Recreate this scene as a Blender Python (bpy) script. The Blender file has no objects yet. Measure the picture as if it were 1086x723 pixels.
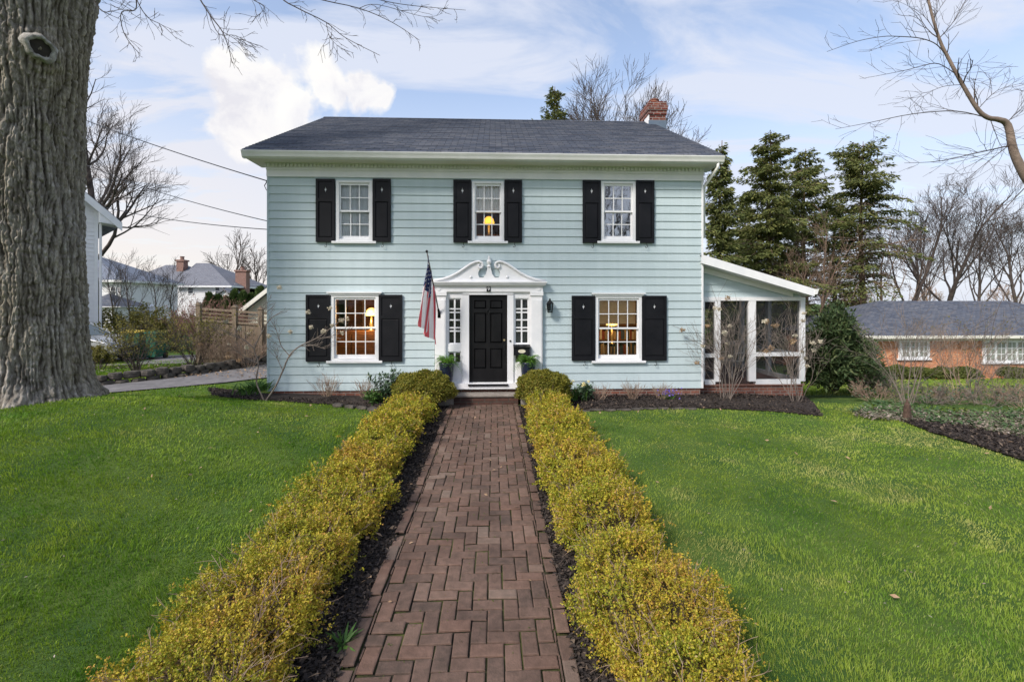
import bpy, math, random
import numpy as np
from mathutils import Vector, geometry

R = math.radians
rng = np.random.default_rng(7)
random.seed(7)
sc = bpy.context.scene
COL = sc.collection

# ------------------------------------------------------------------ camera
FPX, CX, HY, CAMZ = 490.0, 543.0, 321.0, 2.37
YAW = math.atan(19.0 / FPX)
cam_d = bpy.data.cameras.new("camera")
cam = bpy.data.objects.new("camera", cam_d)
COL.objects.link(cam)
cam.location = (0, 0, CAMZ)
cam.rotation_euler = (R(90), 0, -YAW)
cam_d.sensor_fit = 'HORIZONTAL'
cam_d.sensor_width = 36
cam_d.lens = FPX / 1086 * 36
cam_d.shift_y = (HY - 361.5) / 1086
cam_d.clip_start = 0.05
cam_d.clip_end = 3000
sc.camera = cam

# ------------------------------------------------------------------ world, sun, exposure
SUN_EL, SUN_AZ = R(40), R(226)          # azimuth clockwise from +Y
w = bpy.data.worlds.new("World")
sc.world = w
w.use_nodes = True
nt = w.node_tree
nt.nodes.clear()
def N(tree, typ, **kw):
    n = tree.nodes.new(typ)
    for k, v in kw.items():
        if k == 'inp':
            for a, b in v.items():
                n.inputs[a].default_value = b
        else:
            setattr(n, k, v)
    return n
def ramp(tree, stops, interp='LINEAR'):
    n = tree.nodes.new('ShaderNodeValToRGB')
    cr = n.color_ramp
    cr.interpolation = interp
    while len(cr.elements) < len(stops):
        cr.elements.new(0.5)
    for e, (p, c) in zip(cr.elements, stops):
        e.position = p
        e.color = (c[0], c[1], c[2], 1) if hasattr(c, '__len__') else (c, c, c, 1)
    return n
def mathn(tree, op, a, b=None, c=None, clamp=False):
    n = tree.nodes.new('ShaderNodeMath')
    n.operation = op
    n.use_clamp = clamp
    for i, v in enumerate((a, b, c)):
        if v is None: continue
        if isinstance(v, (int, float)): n.inputs[i].default_value = v
        else: tree.links.new(v, n.inputs[i])
    return n.outputs[0]
def mixc(tree, fac, a, b, blend='MIX'):
    n = tree.nodes.new('ShaderNodeMix')
    n.data_type = 'RGBA'
    n.blend_type = blend
    n.clamp_factor = True
    for s, v in ((0, fac), (6, a), (7, b)):
        if isinstance(v, (int, float)): n.inputs[s].default_value = v
        elif isinstance(v, (tuple, list)): n.inputs[s].default_value = (v[0], v[1], v[2], 1)
        else: tree.links.new(v, n.inputs[s])
    return n.outputs[2]

BGS = 0.12
out = N(nt, 'ShaderNodeOutputWorld')
bg = N(nt, 'ShaderNodeBackground')
bg.inputs[1].default_value = BGS
nt.links.new(bg.outputs[0], out.inputs[0])
sky = N(nt, 'ShaderNodeTexSky', sky_type='NISHITA', sun_disc=False, sun_elevation=SUN_EL,
        sun_rotation=SUN_AZ, air_density=1.0, dust_density=1.2, ozone_density=1.3)
tc = N(nt, 'ShaderNodeTexCoord')
sep = N(nt, 'ShaderNodeSeparateXYZ')
nt.links.new(tc.outputs['Generated'], sep.inputs[0])
zz = mathn(nt, 'MAXIMUM', sep.outputs[2], 0.03)
zz2 = mathn(nt, 'ADD', zz, 0.12)
comb = N(nt, 'ShaderNodeCombineXYZ')
nt.links.new(mathn(nt, 'DIVIDE', sep.outputs[0], zz2), comb.inputs[0])
nt.links.new(mathn(nt, 'DIVIDE', sep.outputs[1], zz2), comb.inputs[1])
mp = N(nt, 'ShaderNodeMapping')
mp.inputs['Rotation'].default_value = (0, 0, R(-35))
mp.inputs['Scale'].default_value = (0.9, 2.0, 1)
nt.links.new(comb.outputs[0], mp.inputs[0])
nz = N(nt, 'ShaderNodeTexNoise', inp={'Scale': 1.15, 'Detail': 10, 'Roughness': 0.58, 'Distortion': 0.9})
nt.links.new(mp.outputs[0], nz.inputs['Vector'])
cir = ramp(nt, [(0.42, 0.0), (0.64, 1.0)])
nt.links.new(nz.outputs[0], cir.inputs[0])
# horizon haze band and thin veil
hz = ramp(nt, [(0.0, 1.0), (0.22, 0.75), (0.42, 0.28), (0.75, 0.12)])
nt.links.new(sep.outputs[2], hz.inputs[0])
fac = mathn(nt, 'ADD', mathn(nt, 'MULTIPLY', cir.outputs[0], 0.9), hz.outputs[0], clamp=True)
fac = mathn(nt, 'MULTIPLY', fac, 0.9)
K = 1.0 / BGS
CLOUD = (0.53 * K, 0.56 * K, 0.645 * K)
WARM = (0.66 * K, 0.60 * K, 0.565 * K)
# warmer low on the left where the evening light is
az = mathn(nt, 'ADD', mathn(nt, 'MULTIPLY', sep.outputs[0], -0.9), mathn(nt, 'MULTIPLY', sep.outputs[2], -1.6))
wf = ramp(nt, [(0.0, 0.0), (0.75, 1.0)])
nt.links.new(mathn(nt, 'ADD', az, 0.25), wf.inputs[0])
ccol = mixc(nt, wf.outputs[0], CLOUD, WARM)
skyc = mixc(nt, 1.0, sky.outputs[0], (1.46, 1.44, 1.44), 'MULTIPLY')
base = mixc(nt, fac, skyc, ccol)
# one towering cumulus to the left behind the house: lobes round fixed directions
def direction(px, py):
    u = (px - CX) / FPX
    d = Vector((math.sin(YAW) + u * math.cos(YAW), math.cos(YAW) - u * math.sin(YAW), (HY - py) / FPX))
    return d.normalized()
cn = N(nt, 'ShaderNodeTexNoise', inp={'Scale': 11.0, 'Detail': 8, 'Roughness': 0.55})
nt.links.new(tc.outputs['Generated'], cn.inputs['Vector'])
total = None
for (px, py, rad) in ((258, 92, .062), (240, 100, .035), (300, 105, .085), (345, 88, .06), (385, 92, .05), (405, 100, .028), (262, 120, .06),
                      (300, 130, .085), (245, 135, .045), (268, 152, .06)):
    d = direction(px, py)
    vm = N(nt, 'ShaderNodeVectorMath', operation='DISTANCE')
    nt.links.new(tc.outputs['Generated'], vm.inputs[0])
    vm.inputs[1].default_value = d
    t = mathn(nt, 'SUBTRACT', 1.0, mathn(nt, 'DIVIDE', vm.outputs['Value'], rad))
    total = t if total is None else mathn(nt, 'SMOOTH_MAX', total, t, 0.25)
cu = mathn(nt, 'ADD', total, mathn(nt, 'MULTIPLY', mathn(nt, 'SUBTRACT', cn.outputs[0], 0.5), 2.4))
cm = ramp(nt, [(0.08, 0.0), (0.38, 1.0)])
nt.links.new(cu, cm.inputs[0])
cs = ramp(nt, [(0.34, (0.78, 0.77, 0.82)), (0.45, (0.93, 0.91, 0.91)), (0.58, (1.0, 0.98, 0.94))])
cn2 = N(nt, 'ShaderNodeTexNoise', inp={'Scale': 9.0, 'Detail': 9, 'Roughness': 0.6, 'Distortion': .4})
nt.links.new(tc.outputs['Generated'], cn2.inputs['Vector'])
nt.links.new(cn2.outputs[0], cs.inputs[0])
csk = mixc(nt, 1.0, cs.outputs[0], (.72 * K, .72 * K, .72 * K), 'MULTIPLY')
final = mixc(nt, mathn(nt, 'MULTIPLY', cm.outputs[0], 0.92), base, csk)
nt.links.new(final, bg.inputs[0])

sun_d = bpy.data.lights.new("sun", 'SUN')
sun_d.energy = 2.9
sun_d.angle = R(12)
sun_d.color = (1.0, 0.93, 0.84)
sun = bpy.data.objects.new("sun", sun_d)
COL.objects.link(sun)
sdir = Vector((math.sin(SUN_AZ) * math.cos(SUN_EL), math.cos(SUN_AZ) * math.cos(SUN_EL), math.sin(SUN_EL)))
sun.rotation_euler = sdir.to_track_quat('Z', 'Y').to_euler()
sun.location = (-20, -20, 30)

sc.view_settings.view_transform = 'Standard'
sc.view_settings.look = 'None'
sc.view_settings.exposure = 0.56
sc.view_settings.gamma = 1
sc.view_settings.use_curve_mapping = False
sc.render.engine = 'CYCLES'
sc.cycles.max_bounces = 8
sc.cycles.transparent_max_bounces = 24
sc.cycles.use_denoising = True

# ------------------------------------------------------------------ picture <-> place
def P(px, py, Y):
    u = (px - CX) / FPX
    dx = math.sin(YAW) + u * math.cos(YAW)
    dy = math.cos(YAW) - u * math.sin(YAW)
    t = Y / dy
    return Vector((dx * t, Y, CAMZ + t * (HY - py) / FPX))
def PX(px, Y): return P(px, HY, Y).x
def PZ(px, py, Y): return P(px, py, Y).z

def sm(a, b, x):
    t = np.clip((np.asarray(x, float) - a) / (b - a), 0, 1)
    return t * t * (3 - 2 * t)
def H(x, y):
    x = np.asarray(x, float); y = np.asarray(y, float)
    h = 0.009 * np.clip(y, -3, 10.6)
    l = 0.12 * sm(-1.9, -2.6, x) + 0.58 * sm(-2.4, -6.8, x) * (1 - .5 * sm(-9, -16, x))
    l = l * (1 - 0.75 * sm(7.8, 10.8, y))
    r = 0.05 * sm(1.3, 2.2, x)
    s = -0.13 * sm(4, 9, x) * np.clip(y - 9.6, 0, 13.9)
    near = 1 - .7 * sm(2, -6, y)
    return h + l * near + r + s
def G(px, py):
    u = (px - CX) / FPX
    dx = math.sin(YAW) + u * math.cos(YAW); dy = math.cos(YAW) - u * math.sin(YAW); dz = (HY - py) / FPX
    t = 1.0
    while t < 200:
        if CAMZ + dz * t <= float(H(dx * t, dy * t)): break
        t += 0.02
    return Vector((dx * t, dy * t, float(H(dx * t, dy * t))))

# ------------------------------------------------------------------ mesh helpers
WORG = {}
def mesh_np(name, verts, polys, mats, parent=None, smooth=False, matidx=None, local=False, origin=None, attrs=None):
    """polys: list of int arrays (n,k)"""
    verts = np.asarray(verts, np.float32).reshape(-1, 3)
    org = np.zeros(3)
    if not local:
        if parent is not None: org = np.array(WORG[parent.name])
        elif origin is not None: org = np.array(origin, float)
    me = bpy.data.meshes.new(name)
    polys = [np.asarray(p, np.int32) for p in polys if len(p)]
    nl = sum(p.size for p in polys); npol = sum(len(p) for p in polys)
    me.vertices.add(len(verts)); me.loops.add(nl); me.polygons.add(npol)
    me.vertices.foreach_set('co', (verts - org.astype(np.float32)).ravel())
    me.loops.foreach_set('vertex_index', np.concatenate([p.ravel() for p in polys]))
    tot = np.concatenate([np.full(len(p), p.shape[1], np.int32) for p in polys])
    st = np.concatenate(([0], np.cumsum(tot)[:-1])).astype(np.int32)
    me.polygons.foreach_set('loop_start', st)
    me.polygons.foreach_set('loop_total', tot)
    if matidx is not None: me.polygons.foreach_set('material_index', np.asarray(matidx, np.int32))
    me.polygons.foreach_set('use_smooth', np.full(npol, smooth, bool))
    me.update(calc_edges=True)
    if attrs:
        for an, av in attrs.items():
            a = me.attributes.new(an, 'FLOAT', 'POINT')
            a.data.foreach_set('value', np.asarray(av, np.float32))
    o = bpy.data.objects.new(name, me)
    COL.objects.link(o)
    for m in (mats if isinstance(mats, (list, tuple)) else [mats]): me.materials.append(m)
    if parent is not None:
        o.parent = parent
        WORG[o.name] = tuple(np.array(WORG.get(parent.name, (0, 0, 0))))
    else:
        o.location = tuple(org)
        WORG[o.name] = tuple(org)
    return o

class MB:
    def __init__(s): s.v = []; s.f = []; s.m = []; s.sm = []; s.n = 0
    def add(s, verts, faces, m=0):
        b = s.n
        s.v.extend([tuple(v) for v in verts]); s.n += len(verts)
        for f in faces: s.f.append(tuple(i + b for i in f)); s.m.append(m)
        return s
    def box(s, x0, x1, y0, y1, z0, z1, m=0):
        v = [(x0,y0,z0),(x1,y0,z0),(x1,y1,z0),(x0,y1,z0),(x0,y0,z1),(x1,y0,z1),(x1,y1,z1),(x0,y1,z1)]
        return s.add(v, [(0,3,2,1),(4,5,6,7),(0,1,5,4),(1,2,6,5),(2,3,7,6),(3,0,4,7)], m)
    def beam(s, a, b, w, h, m=0, up=(0,0,1)):
        a = Vector(a); b = Vector(b); d = (b - a).normalized(); u = Vector(up)
        sd = d.cross(u)
        if sd.length < 1e-5: sd = d.cross(Vector((0,1,0)))
        sd.normalize(); u = sd.cross(d)
        v = []
        for p in (a, b):
            for i, j in ((-1,-1),(1,-1),(1,1),(-1,1)): v.append(p + sd * (i * w / 2) + u * (j * h / 2))
        return s.add(v, [(0,1,2,3),(7,6,5,4),(0,4,5,1),(1,5,6,2),(2,6,7,3),(3,7,4,0)], m)
    def quad(s, a, b, c, d, m=0): return s.add([a,b,c,d], [(0,1,2,3)], m)
    def poly(s, pts, m=0): return s.add(pts, [tuple(range(len(pts)))], m)
    def prism(s, pts, d0, d1, axis='y', m=0):
        """pts 2D; axis y: (x,z) swept from y=d0 to d1; axis x: (y,z); axis z: (x,y)"""
        def p3(p, d):
            if axis == 'y': return (p[0], d, p[1])
            if axis == 'x': return (d, p[0], p[1])
            return (p[0], p[1], d)
        n = len(pts)
        A = [p3(p, d0) for p in pts]; B = [p3(p, d1) for p in pts]
        tri = geometry.tessellate_polygon([[Vector((p[0], p[1], 0)) for p in pts]])
        fs = [tuple(t) for t in tri] + [tuple(i + n for i in reversed(t)) for t in tri]
        fs += [(i, (i + 1) % n, (i + 1) % n + n, i + n) for i in range(n)]
        return s.add(A + B, fs, m)
    def tube(s, pts, rad, n=8, m=0, cap=True):
        pts = [Vector(p) for p in pts]
        if not hasattr(rad, '__len__'): rad = [rad] * len(pts)
        ref = None; rings = []
        for i, p in enumerate(pts):
            d = (pts[min(i + 1, len(pts) - 1)] - pts[max(i - 1, 0)]).normalized()
            if ref is None:
                ref = d.orthogonal().normalized()
            ref = (ref - d * ref.dot(d)).normalized()
            bn = d.cross(ref)
            rings.append([p + (ref * math.cos(2*math.pi*k/n) + bn * math.sin(2*math.pi*k/n)) * rad[i] for k in range(n)])
        v = [q for r_ in rings for q in r_]
        f = [(i*n+k, i*n+(k+1)%n, (i+1)*n+(k+1)%n, (i+1)*n+k) for i in range(len(pts)-1) for k in range(n)]
        if cap: f += [tuple(reversed(range(n))), tuple((len(pts)-1)*n + k for k in range(n))]
        return s.add(v, f, m)
    def lathe(s, prof, c, n=20, axis='z', m=0):
        v = []; c = Vector(c)
        for (r, h) in prof:
            for k in range(n):
                a = 2*math.pi*k/n
                if axis == 'z': v.append(c + Vector((r*math.cos(a), r*math.sin(a), h)))
                elif axis == 'y': v.append(c + Vector((r*math.cos(a), h, r*math.sin(a))))
                else: v.append(c + Vector((h, r*math.cos(a), r*math.sin(a))))
        f = [(i*n+k, i*n+(k+1)%n, (i+1)*n+(k+1)%n, (i+1)*n+k) for i in range(len(prof)-1) for k in range(n)]
        f += [tuple(reversed(range(n))), tuple((len(prof)-1)*n + k for k in range(n))]
        return s.add(v, f, m)
    def sphere(s, c, r, m=0, n=14, sx=1, sy=1, sz=1):
        v = []; c = Vector(c); k2 = n // 2
        for i in range(k2 + 1):
            th = math.pi * i / k2
            for k in range(n):
                a = 2*math.pi*k/n
                v.append(c + Vector((r*sx*math.sin(th)*math.cos(a), r*sy*math.sin(th)*math.sin(a), r*sz*math.cos(th))))
        f = [(i*n+k, (i+1)*n+k, (i+1)*n+(k+1)%n, i*n+(k+1)%n) for i in range(k2) for k in range(n)]
        return s.add(v, f, m)
    def build(s, name, mats, parent=None, smooth=False, local=False, origin=None, bevel=0):
        org = Vector((0, 0, 0))
        if not local:
            if parent is not None: org = Vector(WORG[parent.name])
            elif origin is not None: org = Vector(origin)
        me = bpy.data.meshes.new(name)
        me.from_pydata([(v[0]-org[0], v[1]-org[1], v[2]-org[2]) for v in s.v], [], s.f)
        for m in (mats if isinstance(mats, (list, tuple)) else [mats]): me.materials.append(m)
        me.polygons.foreach_set('material_index', np.array(s.m, np.int32))
        me.polygons.foreach_set('use_smooth', np.full(len(s.f), smooth, bool))
        import bmesh
        bm = bmesh.new(); bm.from_mesh(me); bmesh.ops.recalc_face_normals(bm, faces=bm.faces); bm.to_mesh(me); bm.free()
        me.update()
        o = bpy.data.objects.new(name, me); COL.objects.link(o)
        if parent is not None:
            o.parent = parent; WORG[o.name] = tuple(WORG.get(parent.name, (0,0,0)))
        else:
            o.location = org; WORG[o.name] = tuple(org)
        if bevel:
            b = o.modifiers.new('bevel', 'BEVEL'); b.width = bevel; b.segments = 2; b.limit_method = 'ANGLE'
        return o

def tag(o, label=None, cat=None, group=None, kind=None):
    if label: o['label'] = label
    if cat: o['category'] = cat
    if group: o['group'] = group
    if kind: o['kind'] = kind
    return o
def thing(name, label, cat, loc=(0,0,0), rz=0, group=None):
    o = bpy.data.objects.new(name, None); COL.objects.link(o)
    o.empty_display_size = 0.2
    o.location = loc; o.rotation_euler = (0, 0, rz); WORG[o.name] = tuple(loc)
    return tag(o, label, cat, group)
def dup(src, loc, rz=0, scale=1, label=None, group=None):
    def cp(o, par):
        c = o.copy(); COL.objects.link(c); c.parent = par
        WORG[c.name] = tuple(loc)
        for ch in list(o.children): cp(ch, c)
        return c
    c = cp(src, None)
    c.location = loc; c.rotation_euler = (0, 0, rz); c.scale = (scale,) * 3
    if label: c['label'] = label
    if group: c['group'] = group
    return c

# ------------------------------------------------------------------ materials
MATS = {}
def mat(name, c1, c2=None, scale=6, rough=.7, bump=0, bscale=None, detail=5, stretch=(1,1,1), metal=0, spec=.35,
        lo=.35, hi=.65, island=0, isl_c=None, translucent=0, coat=0, fine=0, c3=None):
    if name in MATS: return MATS[name]
    m = bpy.data.materials.new(name); m.use_nodes = True
    t = m.node_tree; b = t.nodes['Principled BSDF']
    b.inputs['Roughness'].default_value = rough
    b.inputs['Metallic'].default_value = metal
    b.inputs['Specular IOR Level'].default_value = spec
    b.inputs['Coat Weight'].default_value = coat
    if c2 is None and not bump and not island:
        b.inputs['Base Color'].default_value = (*c1, 1)
    else:
        tcn = N(t, 'ShaderNodeTexCoord'); mpn = N(t, 'ShaderNodeMapping')
        mpn.inputs['Scale'].default_value = stretch
        t.links.new(tcn.outputs['Object'], mpn.inputs[0])
        nzn = N(t, 'ShaderNodeTexNoise', inp={'Scale': scale, 'Detail': detail, 'Roughness': .6})
        t.links.new(mpn.outputs[0], nzn.inputs['Vector'])
        if c2 is None: c2 = c1
        rp = ramp(t, [(lo, c1), (hi, c2)] + ([(hi + .07, c3)] if c3 else []))
        t.links.new(nzn.outputs[0], rp.inputs[0])
        colr = rp.outputs[0]
        if fine:
            nf = N(t, 'ShaderNodeTexNoise', inp={'Scale': fine, 'Detail': 4, 'Roughness': .6})
            t.links.new(mpn.outputs[0], nf.inputs['Vector'])
            rf_ = ramp(t, [(.34, (.62, .66, .6)), (.66, (1.32, 1.26, 1.2))]); t.links.new(nf.outputs[0], rf_.inputs[0])
            colr = mixc(t, 1.0, colr, rf_.outputs[0], 'MULTIPLY')
        if isl_c:
            g = N(t, 'ShaderNodeNewGeometry')
            r2 = ramp(t, isl_c)
            t.links.new(g.outputs['Random Per Island'], r2.inputs[0])
            colr = mixc(t, island, colr, r2.outputs[0])
        t.links.new(colr, b.inputs['Base Color'])
        if bump:
            nb = N(t, 'ShaderNodeTexNoise', inp={'Scale': bscale or scale * 3, 'Detail': 6, 'Roughness': .65})
            t.links.new(mpn.outputs[0], nb.inputs['Vector'])
            bp = N(t, 'ShaderNodeBump', inp={'Strength': 1.0, 'Distance': bump})
            t.links.new(nb.outputs[0], bp.inputs['Height'])
            t.links.new(bp.outputs[0], b.inputs['Normal'])
        if translucent:
            tr = N(t, 'ShaderNodeBsdfTranslucent'); mx = N(t, 'ShaderNodeMixShader')
            mx.inputs[0].default_value = translucent
            t.links.new(colr, tr.inputs[0])
            t.links.new(b.outputs[0], mx.inputs[1]); t.links.new(tr.outputs[0], mx.inputs[2])
            t.links.new(mx.outputs[0], t.nodes['Material Output'].inputs[0])
    MATS[name] = m
    return m

def brick_mat(name, cols, mortar, bw, bh, mort=.012, axis='xz', rough=.85, bump=.006):
    m = bpy.data.materials.new(name); m.use_nodes = True
    t = m.node_tree; b = t.nodes['Principled BSDF']; b.inputs['Roughness'].default_value = rough
    b.inputs['Specular IOR Level'].default_value = .25
    tcn = N(t, 'ShaderNodeTexCoord'); sp = N(t, 'ShaderNodeSeparateXYZ'); cb = N(t, 'ShaderNodeCombineXYZ')
    t.links.new(tcn.outputs['Object'], sp.inputs[0])
    if axis == 'xz':
        t.links.new(mathn(t, 'ADD', sp.outputs[0], sp.outputs[1]), cb.inputs[0]); t.links.new(sp.outputs[2], cb.inputs[1])
    else:                                   # slope: x against the distance up the slope
        t.links.new(sp.outputs[0], cb.inputs[0])
        t.links.new(mathn(t, 'ADD', mathn(t, 'MULTIPLY', sp.outputs[1], .87), mathn(t, 'MULTIPLY', sp.outputs[2], .49)), cb.inputs[1])
    bt = N(t, 'ShaderNodeTexBrick')
    bt.inputs['Scale'].default_value = 1
    bt.inputs['Brick Width'].default_value = bw; bt.inputs['Row Height'].default_value = bh
    bt.inputs['Mortar Size'].default_value = mort; bt.inputs['Mortar Smooth'].default_value = .2
    bt.inputs['Color1'].default_value = (0, 0, 0, 1); bt.inputs['Color2'].default_value = (1, 1, 1, 1)
    bt.inputs['Mortar'].default_value = (.5, .5, .5, 1)
    bt.inputs['Bias'].default_value = 0
    t.links.new(cb.outputs[0], bt.inputs[0])
    rp = ramp(t, [(i / (len(cols) - 1), c) for i, c in enumerate(cols)])
    t.links.new(bt.outputs[0], rp.inputs[0])
    nz_ = N(t, 'ShaderNodeTexNoise', inp={'Scale': 9, 'Detail': 6, 'Roughness': .65})
    t.links.new(tcn.outputs['Object'], nz_.inputs['Vector'])
    rv = ramp(t, [(.3, (.72, .72, .72)), (.7, (1.2, 1.2, 1.2))])
    t.links.new(nz_.outputs[0], rv.inputs[0])
    c = mixc(t, bt.outputs['Fac'], rp.outputs[0], mortar)
    c = mixc(t, 1.0, c, rv.outputs[0], 'MULTIPLY')
    t.links.new(c, b.inputs['Base Color'])
    bp = N(t, 'ShaderNodeBump', inp={'Strength': 1, 'Distance': bump}); bp.invert = True
    hh = mathn(t, 'SUBTRACT', bt.outputs['Fac'], mathn(t, 'MULTIPLY', nz_.outputs[0], .5))
    t.links.new(hh, bp.inputs['Height']); t.links.new(bp.outputs[0], b.inputs['Normal'])
    MATS[name] = m
    return m

M_white = mat('white_paint', (.70, .71, .73), (.78, .78, .79), 3, .55, spec=.3, bump=.0006, bscale=40)
M_cream = mat('cream_and_shaded_white', (.70, .68, .60), (.76, .74, .67), 2, .6)  # on the house eaves this tint stands in for white paint in shade
M_siding = mat('siding_paint', (.425, .512, .540), (.485, .572, .600), 1.6, .6, bump=.004, bscale=14, stretch=(4, 4, .25), spec=.25, island=.5, isl_c=[(0, (.415, .505, .525)), (.5, (.46, .55, .57)), (1, (.50, .59, .61))])
M_black = mat('black_paint', (.006, .0065, .009), (.011, .011, .014), 3, .5, spec=.18)
M_door = mat('door_paint', (.006, .006, .007), (.011, .011, .012), 3, .34, spec=.2)
M_roof = brick_mat('roof_shingles', [(.070, .082, .112), (.100, .114, .148), (.145, .152, .175), (.085, .098, .132)], (.032, .034, .044), .30, .14, .008, 'slope', .9, .012)
M_found = brick_mat('foundation_brick', [(.17, .065, .045), (.24, .10, .07), (.13, .05, .04)], (.22, .19, .17), .21, .072, .009)
M_chim = brick_mat('chimney_brick', [(.17, .042, .03), (.085, .026, .023), (.21, .07, .045), (.12, .033, .027)], (.30, .25, .23), .215, .078, .010)
M_ranch = brick_mat('orange_brick', [(.56, .17, .065), (.66, .26, .12), (.44, .125, .05), (.72, .34, .18)], (.52, .36, .25), .21, .075, .010)
M_farb = brick_mat('dull_brick', [(.22, .10, .08), (.28, .13, .10)], (.3, .25, .22), .21, .075, .010)
M_metal = mat('dark_metal', (.02, .02, .022), None, 3, .4, metal=.6)
M_steel = mat('bare_metal', (.45, .45, .45), None, 3, .35, metal=1)
M_brass = mat('aged_brass', (.55, .45, .26), (.40, .32, .18), 30, .4, metal=.8)
M_gutter = mat('gutter_metal', (.66, .66, .63), (.74, .74, .72), 2, .4, spec=.4)
M_fernx = None
M_conc = mat('worn_stone', (.20, .175, .155), (.30, .27, .24), 7, .85, bump=.004, bscale=60)
M_stepb = brick_mat('step_brick', [(.075, .038, .030), (.11, .055, .042), (.05, .028, .024)], (.07, .06, .05), .27, .09, .010)
M_asph = mat('asphalt', (.13, .125, .13), (.20, .19, .195), 4, .9, bump=.006, bscale=90)
M_wood = mat('weathered_wood', (.15, .11, .075), (.24, .19, .14), 6, .85, bump=.004, stretch=(6, 6, .6))
M_stone = mat('fieldstone', (.035, .032, .029), (.115, .10, .085), 5, .9, bump=.02, bscale=14)
M_twig = mat('bare_twig', (.048, .037, .033), (.095, .077, .07), 4, .9)
M_twigw = mat('tan_twig', (.22, .15, .11), (.34, .25, .19), 5, .9)
M_twigg = mat('grey_twig', (.13, .105, .09), (.24, .20, .175), 5, .9)
M_barkw = mat('brown_bark', (.13, .085, .06), (.24, .17, .125), 8, .9, bump=.01)
M_spruce = mat('spruce_needles', (.085, .115, .036), (.17, .185, .055), 1.2, .75, island=.45, translucent=.2,
               isl_c=[(0, (.045, .07, .024)), (.6, (.14, .165, .045)), (1, (.30, .27, .08))])
M_deadn = mat('dead_sprays', (.085, .06, .047), (.15, .11, .085), 2, .9)
M_yew = mat('yew_needles', (.026, .052, .020), (.065, .10, .035), 3, .7, island=.45, translucent=.15,
            isl_c=[(0, (.016, .038, .014)), (.6, (.06, .10, .032)), (1, (.16, .17, .06))])
M_arbor = mat('arborvitae_leaves', (.05, .09, .022), (.10, .15, .035), 3, .75, translucent=.2)
M_hedge = mat('hedge_leaves', (.20, .25, .022), (.47, .34, .035), 1.7, .6, island=.55, translucent=.3, lo=.38, hi=.58, c3=(.46, .235, .06), fine=9,
              isl_c=[(0, (.10, .14, .016)), (.35, (.29, .34, .025)), (.70, (.64, .56, .045)), (.86, (.60, .38, .07)), (.94, (.50, .20, .08)), (1, (.46, .34, .24))])
M_hcore = mat('hedge_inner_twigs', (.05, .035, .018), (.11, .08, .03), 25, .95, bump=.03, bscale=35)
M_box = mat('boxwood_leaves', (.115, .13, .017), (.22, .20, .025), 5, .6, island=.5, translucent=.25,
            isl_c=[(0, (.06, .085, .013)), (.5, (.19, .19, .024)), (.85, (.36, .31, .035)), (1, (.36, .20, .06))])
M_grass = mat('grass_blades', (.078, .20, .011), (.29, .38, .034), .75, .6, island=.33, translucent=.35, detail=9, lo=.38, hi=.58, c3=(.36, .37, .10), fine=7,
              isl_c=[(0, (.04, .13, .008)), (.55, (.12, .27, .02)), (.88, (.22, .36, .04)), (.93, (.30, .33, .09)), (1, (.55, .46, .25))])
M_grass2 = mat('dry_grass_blades', (.095, .205, .018), (.29, .36, .05), .75, .6, island=.33, translucent=.35, detail=9, lo=.36, hi=.56, c3=(.44, .42, .15), fine=7,
               isl_c=[(0, (.05, .15, .01)), (.55, (.16, .30, .03)), (.82, (.28, .38, .06)), (.92, (.42, .42, .14)), (1, (.60, .50, .28))])
M_green = mat('spring_leaves', (.05, .12, .022), (.10, .20, .04), 8, .5, translucent=.3)
M_fern = mat('fern_fronds', (.10, .24, .03), (.20, .38, .06), 8, .5, translucent=.3)
M_rhodo = mat('evergreen_leaves', (.035, .07, .035), (.07, .12, .06), 8, .45)
M_forsy = mat('budding_leaves', (.13, .135, .028), (.24, .20, .045), 3, .7, translucent=.3)
M_pinkb = mat('reddish_twigs', (.19, .10, .085), (.28, .17, .13), 3, .9)
M_mulch = mat('mulch', (.018, .014, .012), (.055, .042, .036), 25, .95, bump=.03, bscale=40)
M_chips = mat('bark_chips', (.015, .012, .011), (.045, .034, .030), 9, .9, island=.6,
              isl_c=[(0, (.013, .011, .011)), (.7, (.055, .043, .037)), (.93, (.12, .09, .07)), (1, (.24, .18, .13))])
M_dry = mat('dry_leaves', (.26, .16, .09), (.40, .28, .18), 20, .85)
M_litter = mat('leaf_litter', (.20, .16, .13), (.34, .29, .25), 9, .9, island=.6,
               isl_c=[(0, (.04, .07, .025)), (.38, (.09, .11, .045)), (.5, (.13, .10, .08)), (.85, (.24, .19, .16)), (1, (.42, .37, .33))])
M_lamp_on = None
def emit(name, c, s):
    m = bpy.data.materials.new(name); m.use_nodes = True; t = m.node_tree
    b = t.nodes['Principled BSDF']; b.inputs['Base Color'].default_value = (*c, 1)
    b.inputs['Emission Color'].default_value = (*c, 1); b.inputs['Emission Strength'].default_value = s
    return m
M_shade = emit('lit_lamp_shade', (1.0, .50, .06), 1.0)
M_shade2 = emit('lit_pale_shade', (1.0, .66, .22), 1.1)
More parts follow.
